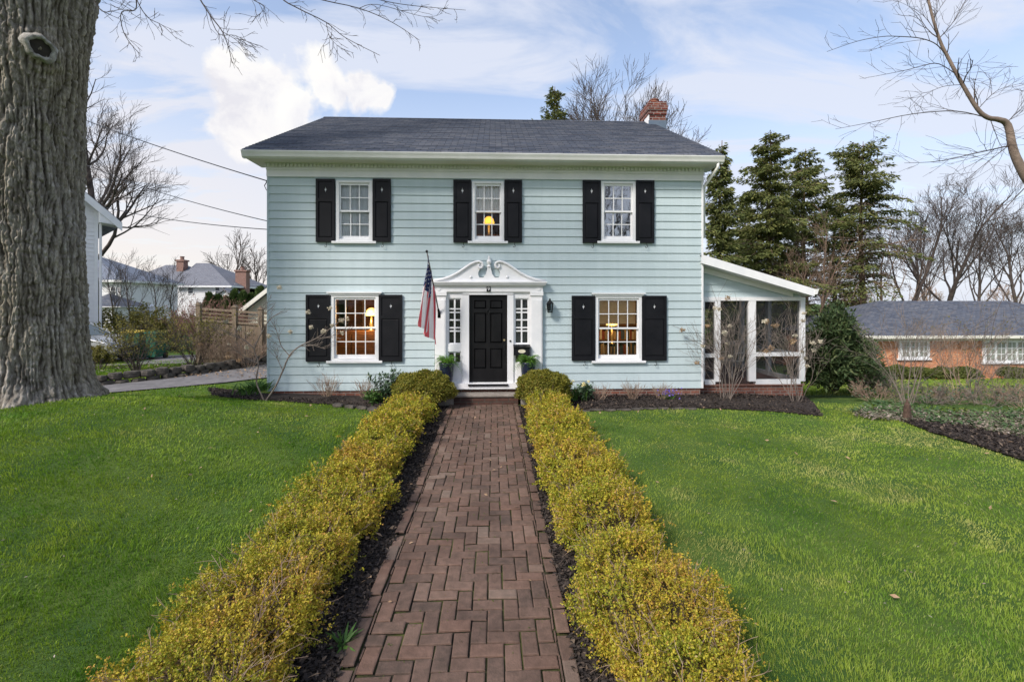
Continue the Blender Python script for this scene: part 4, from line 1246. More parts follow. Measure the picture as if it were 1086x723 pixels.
def leaf_bush(name, label, cat, c, rx, ry, h, m, n, ls, seed, group=None, core=M_hcore, lumps=.08, shell=(.82, 1.03), ratio=.55, parts=('foliage', 'inner_growth')):
    g = np.random.default_rng(seed)
    t = thing(name, label, cat, tuple(c), 0, group)
    d = rnd_dir(g, n); d[:,2] = np.where(d[:,2] < -.35, -d[:,2], d[:,2])
    ph = g.uniform(0, 6, 6)
    def lum(d): return 1 + lumps*(np.sin(5*d[:,0]+ph[0])*np.sin(5*d[:,1]+ph[1]) + .7*np.sin(9*d[:,2]+4*d[:,0]+ph[2]) + .5*np.sin(13*d[:,0]-11*d[:,2]+ph[3]))
    k = g.uniform(*shell, n) * lum(d)
    cz = h * .48
    p = np.stack([d[:,0]*rx*k, d[:,1]*ry*k, d[:,2]*h*.52*k + cz], -1)
    p[:,2] = np.maximum(p[:,2], .02)
    v, q_ = leaves_np(p + np.array(c), d*.6 + rnd_dir(g, n)*.8, d + rnd_dir(g, n)*.8, g.uniform(.7, 1.3, n)*ls, g.uniform(.7, 1.3, n)*ls*ratio)
    mesh_np(parts[0], v, [q_], m, t)
    if core is not None:
        nn = 20; aa, bb = np.meshgrid(np.linspace(0, 2*math.pi, nn*2), np.linspace(0, math.pi, nn), indexing='ij')
        dd = np.stack([np.cos(aa)*np.sin(bb), np.sin(aa)*np.sin(bb), np.cos(bb)], -1).reshape(-1, 3)
        kk = lum(dd) * shell[0] * .98
        vv_ = np.stack([dd[:,0]*rx*kk, dd[:,1]*ry*kk, dd[:,2]*h*.52*kk + cz], -1) + np.array(c)
        ii = np.arange(nn*2*nn).reshape(nn*2, nn)
        qd = np.stack([ii[:-1,:-1], ii[1:,:-1], ii[1:,1:], ii[:-1,1:]], -1).reshape(-1, 4)
        mesh_np(parts[1], vv_, [qd], core, t, True)
    return t
def on_ground(x, y, dz=0): return (x, y, float(H(x, y)) + dz)
# rounded boxwoods at the step
yb = 9.98
leaf_bush('boxwood_ball', 'rounded olive boxwood at the left end of the step', 'bush', on_ground(PX(449, yb), yb), .66, .42, .80, M_box, 16000, .045, 31, 'rounded boxwoods beside the step')
leaf_bush('boxwood_ball', 'rounded olive boxwood at the right end of the step', 'bush', on_ground(PX(577, yb), yb), .58, .42, .80, M_box, 16000, .045, 32, 'rounded boxwoods beside the step')

# potted ferns
def fern(x, y, z, seed, label):
    g = np.random.default_rng(seed)
    t = thing('potted_fern', label, 'potted plant', (x, y, z), 0, 'potted ferns by the door')
    M_pot = mat('blue_black_glaze', (.012, .016, .035), (.03, .04, .075), 5, .25)
    MB().lathe([(.11, 0), (.15, .20), (.165, .46), (.175, .47), (.175, .50), (.15, .50), (.14, .46)], (x, y, z), 20).build('pot', M_pot, t, smooth=True)
    C = []; A = []; Nn = []; L = []
    for i in range(70):
        a = g.uniform(0, 2*math.pi); ln = g.uniform(.34, .54); lift = g.uniform(.35, 1.4)
        hd = np.array([math.cos(a), math.sin(a), 0]); side = np.array([-math.sin(a), math.cos(a), 0])
        for k in range(14):
            s = (k + 1) / 14
            pt_ = np.array([x, y, z + .50]) + hd * ln * s * (1.0 - .2*lift*0) * .8 + np.array([0, 0, ln * (lift * s - 1.15 * s * s)])
            for sg in (-1, 1):
                C.append(pt_); A.append(side * sg + hd * .5 + np.array([0, 0, -.15])); Nn.append(np.array([0, 0, 1.]) + g.normal(0, .25, 3)); L.append(.085 * (1.15 - s))
    v, q_ = leaves_np(np.array(C), np.array(A), np.array(Nn), np.array(L), np.array(L) * .36)
    mesh_np('fern', v, [q_], M_fern, t)
zt_ = PZ(515, 418.5, STEPF)
fern(PX(473.5, 10.42), 10.42, zt_ + .20, 5, 'potted green fern on the left side of the doorstep')
fern(PX(560, 10.42), 10.42, zt_ + .20, 6, 'potted green fern below the mailbox')
for nm, x in (('l', PX(473.5, 10.42)), ('r', PX(560, 10.42))):
    t = thing('stone_block', 'low stone block under the %s potted fern' % ('left' if nm == 'l' else 'right'), 'plinth', (x, 10.42, .05))
    MB().box(x - .17, x + .17, 10.27, 10.57, .05, zt_ + .20).build('block', M_conc, t, bevel=.015)

# wall lantern, mailbox, flag
YL = Y0 - .03
lx = PX(582.5, YL); lz = PZ(582, 325, YL)
la = thing('wall_lantern', 'small black carriage lantern on the siding right of the entrance', 'lantern', (lx, YL, lz))
b = MB(); b.box(lx - .035, lx + .035, YL - .015, YL + .01, lz - .1, lz + .12); b.tube([(lx, YL, lz + .05), (lx, YL - .08, lz + .16), (lx, YL - .13, lz + .17)], .011, 8); b.build('bracket', M_metal, la)
b = MB(); cy_ = YL - .13
for sx in (-1, 1):
    for sy in (-1, 1): b.beam((lx + sx*.045, cy_ + sy*.045, lz - .12), (lx + sx*.065, cy_ + sy*.065, lz + .06), .012, .012)
b.box(lx - .055, lx + .055, cy_ - .055, cy_ + .055, lz - .14, lz - .12); b.box(lx - .075, lx + .075, cy_ - .075, cy_ + .075, lz + .06, lz + .075)
b.lathe([(.085, .075), (.03, .135), (.02, .15), (.02, .17), (.008, .185)], (lx, cy_, lz), 4); b.build('lantern_frame', M_metal, la)
b = MB(); b.add([(lx + sx*r_, cy_ + sy*r_, z) for r_, z in ((.042, lz - .12), (.062, lz + .06)) for sx, sy in ((-1,-1),(1,-1),(1,1),(-1,1))], [(0,1,5,4),(1,2,6,5),(2,3,7,6),(3,0,4,7)]); b.build('lantern_glass', M_glass, la)
mx0, mx1, mz0, mz1 = PX(544.5, YE), PX(561.5, YE), PZ(552, 376, YE), PZ(552, 366, YE)
mbx = thing('mailbox', 'black wall mailbox with an oval pale plate below the right sidelight', 'mailbox', ((mx0+mx1)/2, YE - .03, mz0))
MB().box(mx0, mx1, YE - .15, YE - .032, mz0, mz1 - .02).build('box', M_black, mbx, bevel=.008)
MB().prism([(YE - .17, mz1 - .045), (YE - .032, mz1 + .005), (YE - .032, mz1 + .018), (YE - .175, mz1 - .032)], mx0 - .008, mx1 + .008, 'x').build('lid', M_metal, mbx)
ov = MB(); oc = ((mx0+mx1)/2, (mz0+mz1)/2 - .015)
ov.prism([(oc[0] + .085*math.cos(a), oc[1] + .042*math.sin(a)) for a in np.linspace(0, 2*math.pi, 25)[:-1]], YE - .157, YE - .1505); ov.build('plate', mat('pale_brass', (.55, .5, .38), (.68, .63, .5), 20, .5), mbx)
# flag
B_ = P(465.8, 333, YE - .05); T_ = P(452.8, 267.5, 9.75)
fl_ = thing('flag', 'american flag hanging from a slanted pole left of the door', 'flag', tuple(B_))
dpole = (T_ - B_)
MB().tube([B_, T_], [.016, .013], 10).build('pole', mat('pole_paint', (.09, .085, .08), (.13, .12, .11), 9, .5), fl_, smooth=True)
MB().sphere(T_ + dpole.normalized()*.02, .028).build('finial', M_metal, fl_, smooth=True)
b = MB(); b.tube([B_ - dpole.normalized()*.02, B_ + dpole.normalized()*.13], .026, 10); b.box(B_.x - .035, B_.x + .035, B_.y - .012, B_.y + .045, B_.z - .09, B_.z + .05); b.build('bracket', M_metal, fl_)
ns, ntf = 13*4, 40
HO, FLY = .86, 1.42
hd = -(dpole.normalized())
g = np.random.default_rng(3)
def cloth(s, t_):
    """s along the hoist from the pole tip, t along the fly downwards"""
    p = T_ + hd * (.06 + HO * s * (1 - .12*t_)) 
    fold = math.sin(s*15 + 1.0 + t_*1.2) * .055 * min(1, .35 + t_*1.6) + math.sin(s*6.2 + .5) * .05*t_
    p = p + Vector((fold - .27*t_ + .36*s*t_, .07*math.cos(s*15 + .4 + t_)*min(1, t_*2 + .25) + .03*t_, -FLY * t_ * (1 - .10*s)))
    return p
V = []; Q = []; MI = []
for i in range(ns + 1):
    for j in range(ntf + 1): V.append(tuple(cloth(i/ns, j/ntf)))
for i in range(ns):
    for j in range(ntf):
        a = i*(ntf+1) + j; Q.append((a, a+1, a+ntf+2, a+ntf+1))
        stripe = i // 4
        MI.append(2 if (stripe < 7 and j < ntf*.4) else (0 if stripe % 2 == 0 else 1))
M_fr = mat('flag_red', (.66, .10, .125), (.74, .15, .17), 6, .8, translucent=.35); M_fw = mat('flag_white', (.84, .82, .83), (.9, .88, .9), 6, .8, translucent=.35); M_fb = mat('flag_blue', (.016, .022, .085), (.025, .033, .12), 6, .8)
mesh_np('cloth', V, [Q], [M_fr, M_fw, M_fb], fl_, True, MI)
V = []; F = []
for row in range(9):
    for c_ in range(6 if row % 2 == 0 else 5):
        s = (row + 1) / 10 * 7/13; t_ = ((c_*2 + 1 + (row % 2)) / 12) * .4
        o = Vector(cloth(s, t_)); ds_ = (cloth(s + .01, t_) - o).normalized(); dt_ = (cloth(s, t_ + .01) - o).normalized()
        nrm = ds_.cross(dt_).normalized()
        if nrm.y > 0: nrm = -nrm
        for off in (.004, -.004):
            b0 = len(V)
            for k in range(10):
                r_ = .021 if k % 2 == 0 else .009
                V.append(tuple(o + nrm*off + ds_*r_*math.cos(k*math.pi/5) + dt_*r_*math.sin(k*math.pi/5)))
            F.append(tuple(range(b0, b0 + 10)))
mesh_np('stars', V, [F], M_fw, fl_)

# overhead cables to the house corner
def cable(p0, p1, sag, label, r_=.012):
    pts = [Vector(p0).lerp(Vector(p1), t) - Vector((0, 0, sag * 4 * t * (1 - t))) for t in np.linspace(0, 1, 24)]
    o = MB().tube(pts, r_, 6).build('overhead_cable', M_metal, None, True, origin=p1); tag(o, label, 'cable', 'overhead cables')
cA = P(283.5, 192, Y0 + .1)
cable(P(-40, 70, 20), cA, .25, 'highest overhead cable, reaching the house just below the eave')
cable(P(60, 160, 26), P(286, 235, Y0 + 3.5), .3, 'middle overhead cable left of the house', .013)
cable(P(60, 205, 26), P(286, 243.5, Y0 + 4), .3, 'lowest overhead cable left of the house', .013)
b = MB(); b.tube([cA, cA + Vector((-.04, -.05, -.12)), cA + Vector((.0, -.04, -.22)), cA + Vector((.05, -.02, -.15))], .01, 6); b.tube([cA + Vector((-.03, 0, 0)), cA + Vector((.06, 0, 0))], .016, 6); b.build('cable_anchor', M_metal, house)

# ================================================================== GRASS
def in_poly(x, y, poly):
    inside = np.zeros(len(x), bool); n = len(poly); j = n - 1
    for i in range(n):
        xi, yi = poly[i][:2]; xj, yj = poly[j][:2]
        c_ = ((yi > y) != (yj > y)) & (x < (xj - xi) * (y - yi) / (yj - yi + 1e-12) + xi)
        inside ^= c_; j = i
    return inside
bedLp = [(p.x, p.y) for p in bedL] + [(-1.3, 10.7), (-5.2, 10.7), (-7, 11.6)]
bedRp = [(p.x, p.y) for p in bedR] + [(7.7, 11.2), (.5, 10.8)]
edgeP = [(p.x, p.y) for p in eA] + [(p.x, p.y) for p in eB[::-1]]
def lawn(name, label_kind, xr_, yr_, n, seed, excl, hgt=(.018, .040), keep=None, a=1.2, m=None):
    g = np.random.default_rng(seed)
    # density falls with distance from the walk's near end
    u = g.uniform(0, 1, n)
    y0_, y1_ = yr_
    e0, e1 = 1/(y0_ + a), 1/(y1_ + a)
    y = 1/(e0 + (e1 - e0)*u) - a
    x = g.uniform(xr_[0], xr_[1], n)
    ok = np.ones(n, bool)
    for pl in excl: ok &= ~in_poly(x, y, pl)
    if keep is not None: ok &= keep(x, y)
    x, y = x[ok], y[ok]; n = len(x)
    dist = np.sqrt(x*x + y*y + 4)
    tuft = nA_(x*2.2, y*2.2)*.5 + nA_(x*6.1+9, y*6.1)*.5
    hh = g.uniform(*hgt, n) * (1 + .55*tuft)
    w_ = np.maximum(.0028, .0011*dist) * g.uniform(.7, 1.3, n)
    az = g.uniform(0, 2*math.pi, n)
    lean = g.uniform(.1, .9, n) * hh
    laz = nA_(x*1.1, y*1.1)*3 + g.normal(0, .9, n)
    p = np.stack([x, y, H(x, y) - .005], -1)
    side = np.stack([np.cos(az), np.sin(az), np.zeros(n)], -1) * w_[:,None] * .5
    ld = np.stack([np.cos(laz)*lean, np.sin(laz)*lean, np.zeros(n)], -1)
    up = np.zeros((n, 3)); up[:,2] = hh
    v = np.stack([p - side, p + side, p + side*.75 + ld*.35 + up*.62, p - side*.75 + ld*.35 + up*.62, p + ld + up], 1).reshape(-1, 3)
    b = np.arange(n)[:,None]*5
    return tag(mesh_np(name, v, [b + np.array([[0,1,2,3]]), b + np.array([[3,2,4]])], m or M_grass), kind='stuff')
drv = [tuple(p) for p in nA] + [tuple(p) for p in fA[::-1]]
lawn('lawn_grass', '', (-13, -1.85), (1.2, 13.8), 430000, 5, [bedLp, drv], hgt=(.020, .048), keep=lambda x, y: (y < 12.0 - .22*(x + 7)) & (x > -1.25*y - 2.5) & ((x < -5.1) | (y < Y0)) & ((x-float(PX(29, 8.2)))**2 + (y-8.25)**2 > .86**2))
lawn('lawn_grass', '', (1.30, 13.5), (1.2, 11.5), 430000, 6, [bedRp, edgeP], m=M_grass2, keep=lambda x, y: (x < 1.25*y + 2.5) & (y < 10.6 - .42*np.clip(x - 7.0, 0, 9)) & ((x > 7.6) | (y < 10.4)))
lawn('neighbour_grass', '', (7.5, 34), (9.5, 23), 70000, 8, [], m=M_grass2, hgt=(.06, .11), a=2.0, keep=lambda x, y: (x < 1.2*y + 3) & (y > 12.8 - .1*(x - 9)))
lawn('verge_grass', '', (-24, -3), (11.8, 17.5), 60000, 9, [drv], hgt=(.04, .08), keep=lambda x, y: y > 13.3 + .22*(x+7))

# bark chips on every mulched strip, dead leaves
def chips(name, m, pts_fn, n, seed, ls=(.02, .06), lift=.02):
    g = np.random.default_rng(seed)
    x, y, z = pts_fn(g, n); n = len(x)
    c = np.stack([x, y, z + g.uniform(0, lift, n)], -1)
    ax = g.normal(0, 1, (n, 3)); ax[:,2] *= .4
    nr = g.normal(0, .5, (n, 3)); nr[:,2] += 1
    L = g.uniform(*ls, n)
    v, q_ = leaves_np(c, ax, nr, L, L * g.uniform(.25, .6, n))
    return tag(mesh_np(name, v, [q_], m), kind='stuff')
def rect_pts(x0, x1, y0, y1, dz, pw=1.0):
    def f(g, n):
        x = g.uniform(x0, x1, n); y = y0 + (y1 - y0) * g.uniform(0, 1, n)**pw
        return x, y, H(x, y) + dz
    return f
def poly_pts(poly, dz):
    a = np.array(poly)
    def f(g, n):
        x = g.uniform(a[:,0].min(), a[:,0].max(), n*2); y = g.uniform(a[:,1].min(), a[:,1].max(), n*2)
        k = in_poly(x, y, poly); x, y = x[k][:n], y[k][:n]
        return x, y, H(x, y) + dz(x, y)
    return f
chips('bark_chips', M_chips, rect_pts(-1.36, WL + .02, .8, 10.1, .02, 1.5), 22000, 41, (.015, .06))
chips('bark_chips', M_chips, rect_pts(WR - .02, .80, .8, 10.1, .02, 1.5), 16000, 42, (.015, .06))
chips('bed_chips', M_chips, poly_pts(bedLp, lambda x, y: .025 + .07*np.clip((y - 9.7), 0, 1)*sm(-5.3, -3.5, x)), 9000, 43, (.03, .08))
chips('bed_chips', M_chips, poly_pts(bedRp, lambda x, y: .03 + .045*np.clip((y - 9.7), 0, 1)), 12000, 44, (.03, .08))
chips('bed_chips', M_chips, poly_pts(edgeP, lambda x, y: .035 + 0*x), 6000, 45, (.03, .08))
chips('fallen_leaves', M_dry, rect_pts(-1.4, WL - .0, 1.5, 6, .04, 1.3), 60, 46, (.04, .09), .03)
chips('fallen_leaves', M_dry, rect_pts(-8, -2.2, 2, 10, .045), 36, 47, (.05, .09), .02)
chips('lawn_clippings', M_litter, rect_pts(1.5, 11, 2, 9.8, .035), 500, 54, (.012, .035), .015)
chips('lawn_clippings', M_litter, rect_pts(-10, -2.1, 2, 10, .035), 350, 55, (.012, .035), .015)
chips('fallen_leaves', M_dry, rect_pts(1.5, 9, 2, 9.5, .045), 40, 48, (.05, .09), .02)
chips('fallen_leaves', M_dry, rect_pts(WL, WR, 2.2, 10, .045), 24, 49, (.03, .07), .006)
chips('fallen_leaves', M_dry, rect_pts(-10, -5.5, 12.9, 14.4, .05), 260, 50, (.05, .10), .02)
chips('ground_cover', M_litter, poly_pts([(p.x, p.y) for p in (G(905, 443), G(925, 446), G(965, 449), G(1000, 450), G(1045, 459), G(1086, 467), G(1180, 490), G(1180, 452), G(1086, 440), G(1000, 440), G(945, 434), G(915, 436))], lambda x, y: .03 + 0*x), 11000, 51, (.03, .08), .06)
# moss and weeds in the walk joints
def joint_pts(g, n):
    x = WCX + (g.integers(-5, 6, n)) * BW + g.normal(0, .006, n); y = g.uniform(1.5, 10, n)
    return x, y, .009*y + .022
chips('path_moss', mat('moss', (.05, .07, .012), (.10, .11, .025), 8, .9), joint_pts, 1500, 52, (.008, .025), .006)
# ================================================================== BIG FRONT TREE (left)
TX, TY = float(PX(29, 8.2)), 8.2
TZ = float(H(TX, TY))
big = thing('old_shade_tree', 'huge old tree with deeply furrowed grey bark at the left front', 'tree', (TX, TY, TZ))
g = np.random.default_rng(91)
def vnoise(g, nx, ny):
    a = g.uniform(-1, 1, (nx, ny))
    def f(u, v):
        xi = np.floor(u).astype(int); yi = np.floor(v).astype(int); fx, fy = u - xi, v - yi
        fx = fx*fx*(3-2*fx); fy = fy*fy*(3-2*fy)
        A = a[xi % nx, yi % ny]; B = a[(xi+1) % nx, yi % ny]; C = a[xi % nx, (yi+1) % ny]; D = a[(xi+1) % nx, (yi+1) % ny]
        return (A*(1-fx)+B*fx)*(1-fy) + (C*(1-fx)+D*fx)*fy
    return f
NT, NZ = 760, 720
th_ = np.linspace(0, 2*math.pi, NT, endpoint=False); zz_ = np.linspace(-.25, 8.6, NZ)
TH, ZV = np.meshgrid(th_, zz_, indexing='ij')
rad = np.interp(zz_, [-.25, 0, .12, .3, .6, 1.2, 2.2, 3.5, 5, 6, 7, 8.6], [.96, .90, .84, .78, .735, .695, .675, .67, .70, .745, .86, 1.10])
f1, f2, f3, f4 = vnoise(g, 34, 64), vnoise(g, 68, 128), vnoise(g, 7, 32), vnoise(g, 140, 256)
warp = f3(TH/(2*math.pi)*7, ZV*.7)*1.3 + vnoise(g, 20, 64)(TH/(2*math.pi)*20, ZV*2.2)*.45
U = TH/(2*math.pi)
n1 = f1(U*34 + warp, ZV*1.5); n2 = f2(U*68 + warp*2, ZV*3.4); n4 = f4(U*140 + warp*3, ZV*16)
w1 = vnoise(g, 12, 64)(U*12, ZV*.55)*3.2 + vnoise(g, 24, 128)(U*24, ZV*1.25)*2.3 + vnoise(g, 44, 256)(U*44, ZV*3.2)*.8 + .5*n2
ridge = np.abs(np.sin(U*2*math.pi*19 + w1))**1.1
w2 = vnoise(g, 30, 128)(U*30, ZV*2.0)*3.4 + n4*.9
ridge2 = np.abs(np.sin(U*2*math.pi*47 + w2))**.8
brk = np.clip(np.abs(f2(U*68, ZV*6))*3, 0, 1)
amp = .65 + .45*vnoise(g, 18, 64)(U*18, ZV*1.1)
f5 = vnoise(g, 260, 512)
disp = .046*ridge*amp + .026*ridge2 + .022*brk + .013*n4 + .012*f5(U*260 + warp*3, ZV*26) - .06
lob = .035*np.sin(5*TH + .6) + .025*np.sin(3*TH + 2)
flare = np.clip(1 - ZV/.9, 0, 1)**2
lob = lob + flare*(.06*np.sin(7*TH + 1.1) + .05*np.sin(11*TH))
rad = rad * 1.14
rr = rad[None,:] + lob*.8 + disp
# scar of a lost limb, on the side that faces the walk
camdir = math.atan2(-TY, -TX)
best = None
for kth in np.linspace(-math.pi, 0, 400):
    kp = Vector((TX + .87*math.cos(kth) - .05, TY + .87*math.sin(kth), 0)); kp.z = PZ(57, 53, kp.y)
    e_ = abs(P(57, 53, kp.y).x - kp.x)
    if kth < -.6 and (best is None or e_ < best[0]): best = (e_, kth, kp)
kth = best[1]; kz = best[2].z - TZ
dk = np.hypot(((TH - kth + math.pi) % (2*math.pi) - math.pi)*.85, (ZV - kz)*1.0)
rr += .13*np.exp(-(dk/.26)**2) + .022*np.cos(dk*42)*np.exp(-(dk/.36)**2)
k2 = P(73, 122, TY - .7); d2 = np.hypot(((TH - math.atan2(k2.y - TY, k2.x - TX) + math.pi) % (2*math.pi) - math.pi)*.8, (ZV - (k2.z - TZ))*1.4)
rr += .06*np.exp(-(d2/.15)**2)
lean = -.010*ZV
V = np.stack([TX + lean + rr*np.cos(TH), TY + rr*np.sin(TH), TZ + ZV], -1).reshape(-1, 3)
ii = np.arange(NT*NZ).reshape(NT, NZ); i2 = np.roll(ii, -1, axis=0)
qd = np.stack([ii[:,:-1], i2[:,:-1], i2[:,1:], ii[:,1:]], -1).reshape(-1, 4)
def trunk_mat():
    m = bpy.data.materials.new('furrowed_bark'); m.use_nodes = True; t = m.node_tree; b = t.nodes['Principled BSDF']
    b.inputs['Roughness'].default_value = .95; b.inputs['Specular IOR Level'].default_value = .15
    tcn = N(t, 'ShaderNodeTexCoord'); mpn = N(t, 'ShaderNodeMapping'); mpn.inputs['Scale'].default_value = (5, 5, 1.3)
    t.links.new(tcn.outputs['Object'], mpn.inputs[0])
    n_a = N(t, 'ShaderNodeTexNoise', inp={'Scale': 3.4, 'Detail': 11, 'Roughness': .75}); t.links.new(mpn.outputs[0], n_a.inputs['Vector'])
    n_b = N(t, 'ShaderNodeTexNoise', inp={'Scale': .8, 'Detail': 4}); t.links.new(tcn.outputs['Object'], n_b.inputs['Vector'])
    r1 = ramp(t, [(.32, (.115, .10, .082)), (.5, (.23, .213, .185)), (.68, (.40, .385, .355))]); t.links.new(n_a.outputs[0], r1.inputs[0])
    r2 = ramp(t, [(.35, (.95, .9, .78)), (.65, (1.05, 1.03, 1.05))]); t.links.new(n_b.outputs[0], r2.inputs[0])
    c = mixc(t, 1.0, r1.outputs[0], r2.outputs[0], 'MULTIPLY')
    at_ = N(t, 'ShaderNodeAttribute', attribute_name='furrow_shade'); r3 = ramp(t, [(.15, (.30, .27, .24)), (.75, (1.0, 1.0, 1.0)), (1.0, (1.25, 1.24, 1.22))]); t.links.new(at_.outputs['Fac'], r3.inputs[0])  # darker furrow bark, plus crease shade and crest highlights put into the colour
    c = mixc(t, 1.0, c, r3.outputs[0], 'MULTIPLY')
    t.links.new(c, b.inputs['Base Color'])
    n_c = N(t, 'ShaderNodeTexNoise', inp={'Scale': 9, 'Detail': 8, 'Roughness': .7}); t.links.new(mpn.outputs[0], n_c.inputs['Vector'])
    bp = N(t, 'ShaderNodeBump', inp={'Strength': 1, 'Distance': .018}); t.links.new(n_c.outputs[0], bp.inputs['Height']); t.links.new(bp.outputs[0], b.inputs['Normal'])
    return m
M_trunk = trunk_mat()
mesh_np('trunk', V, [qd], M_trunk, big, True, attrs={'furrow_shade': np.clip(.55*ridge + .35*ridge2 + .12*brk, 0, 1).ravel()})
# pale callus ring and dark hollow of the scar
kr = .80 + .16
kc = Vector((TX + .965*math.cos(kth) - .05, TY + .965*math.sin(kth), TZ + kz))
od = Vector((math.cos(kth), math.sin(kth), -.22)).normalized()
tmp = MB(); tg = od.cross(Vector((0,0,1))).normalized(); up_ = tg.cross(od)
ringv = []; n_ = 28
prof_ = [(.185, -.12), (.165, -.01), (.148, .025), (.125, .03), (.105, .0), (.10, -.07)]
vv_ = []
for r_, h_ in prof_:
    for k in range(n_):
        a = 2*math.pi*k/n_; q_ = r_*(1 + .10*math.sin(2*a + .6) + .06*math.sin(5*a) + .04*math.sin(9*a + r_*40))
        vv_.append(kc + od*h_ + tg*q_*math.cos(a)*1.15 + up_*q_*math.sin(a)*1.22)
ff_ = [(i*n_+k, i*n_+(k+1)%n_, (i+1)*n_+(k+1)%n_, (i+1)*n_+k) for i in range(len(prof_)-1) for k in range(n_)]
tmp.add(vv_, ff_); tmp.build('branch_scar', mat('pale_callus', (.20, .185, .16), (.46, .44, .41), 14, .95, bump=.02), big, True)
tmp = MB(); tmp.poly([kc + od*(-.02) + tg*.14*math.cos(a) + up_*.15*math.sin(a) for a in np.linspace(0, 2*math.pi, 25)[:-1]]); tmp.build('hollow', mat('dark_hollow', (.02, .017, .014), (.04, .033, .028), 9, .95), big)
# limbs and the hanging twigs at the top of the picture
lines = []
def poly3(pts, r0, r1, sub=5):
    p = np.array(pts, float); q_ = [p[0]]
    for i in range(len(p) - 1):
        p0, p1, p2, p3 = p[max(i-1,0)], p[i], p[i+1], p[min(i+2,len(p)-1)]
        for k in range(1, sub+1):
            t = k/sub; q_.append(.5*((2*p1)+(-p0+p2)*t+(2*p0-5*p1+4*p2-p3)*t*t+(-p0+3*p1-3*p2+p3)*t**3))
    q_ = np.array(q_); return q_, np.linspace(r0, r1, len(q_))
top = np.array([TX - .08, TY, TZ + 8.3])
limbs = [poly3([top + [.5, -.2, -.4], (-5.0, 6.7, 9.2), (-3.4, 6.4, 9.0), (-1.8, 6.2, 8.9), (-.6, 6.0, 8.8)], .40, .06),
         poly3([top + [-.5, .1, -.4], (-9.0, 7.6, 10.6), (-11.5, 8.2, 12.2), (-14, 8.5, 13)], .42, .08),
         poly3([top + [0, .3, -.3], (-7.0, 8.6, 11), (-6.2, 10, 13.6), (-5.6, 11.2, 16)], .45, .08),
         poly3([top + [0, -.5, -.3], (-7.2, 5.2, 10.6), (-6.6, 3.0, 12.3), (-6, .6, 13.5)], .40, .08)]
lines += limbs
for li, l in enumerate(limbs): side_twigs(lines, l, g, 9, 3.0 if li else 1.6, 1, 3, .8, .06 if li else .12, .007, 4, .14, .25, bias=(0, 0, .8 if li else 2.5))
YT = 6.2
for pts, r0 in (([(150, -40), (144, -12), (144, 10), (129, 13), (130, 31), (138, 46), (149, 58)], .018),
                ([(140, -20), (146, 2), (157, 19), (172, 27), (188, 42)], .013),
                ([(205, -40), (208, -10), (222, 15), (236, 34), (243, 53), (246, 67)], .020),
                ([(222, 15), (232, 36), (250, 38), (271, 50)], .011), ([(236, 34), (252, 44), (262, 60)], .008),
                ([(280, -40), (297, -4), (316, 9), (346, 24), (366, 40), (403, 59)], .018),
                ([(346, 24), (350, 40), (364, 54)], .008), ([(305, -30), (330, -4), (381, 9), (416, 24), (445, 43)], .016),
                ([(350, -30), (389, -5), (428, 5), (494, 11)], .015), ([(95, -10), (108, 12), (130, 10), (144, 12)], .012),
                ([(255, -20), (266, -2), (280, 8), (270, 20)], .01), ([(381, 9), (400, 5), (450, 18), (470, 14)], .009)):
    l = px_line(pts, YT, r0*.55, r0*.18); lines.append(l)
    side_twigs(lines, l, g, 10, .30, 1, 2, .75, -.02, .0028, 2, .18, .3, bias=(0, 0, -.25))
for pts in ([(150, -40), (150, -120), (60, -260)], [(205, -40), (200, -130), (140, -280)], [(280, -40), (270, -130), (240, -260)], [(305, -30), (310, -130), (300, -240)], [(350, -30), (340, -120), (350, -220)], [(95, -10), (90, -60), (60, -200)], [(255, -20), (245, -100), (240, -240)]):
    lines.append(px_line(pts, YT, .018, .03))
lines_obj('branches', lines, M_twig, big)

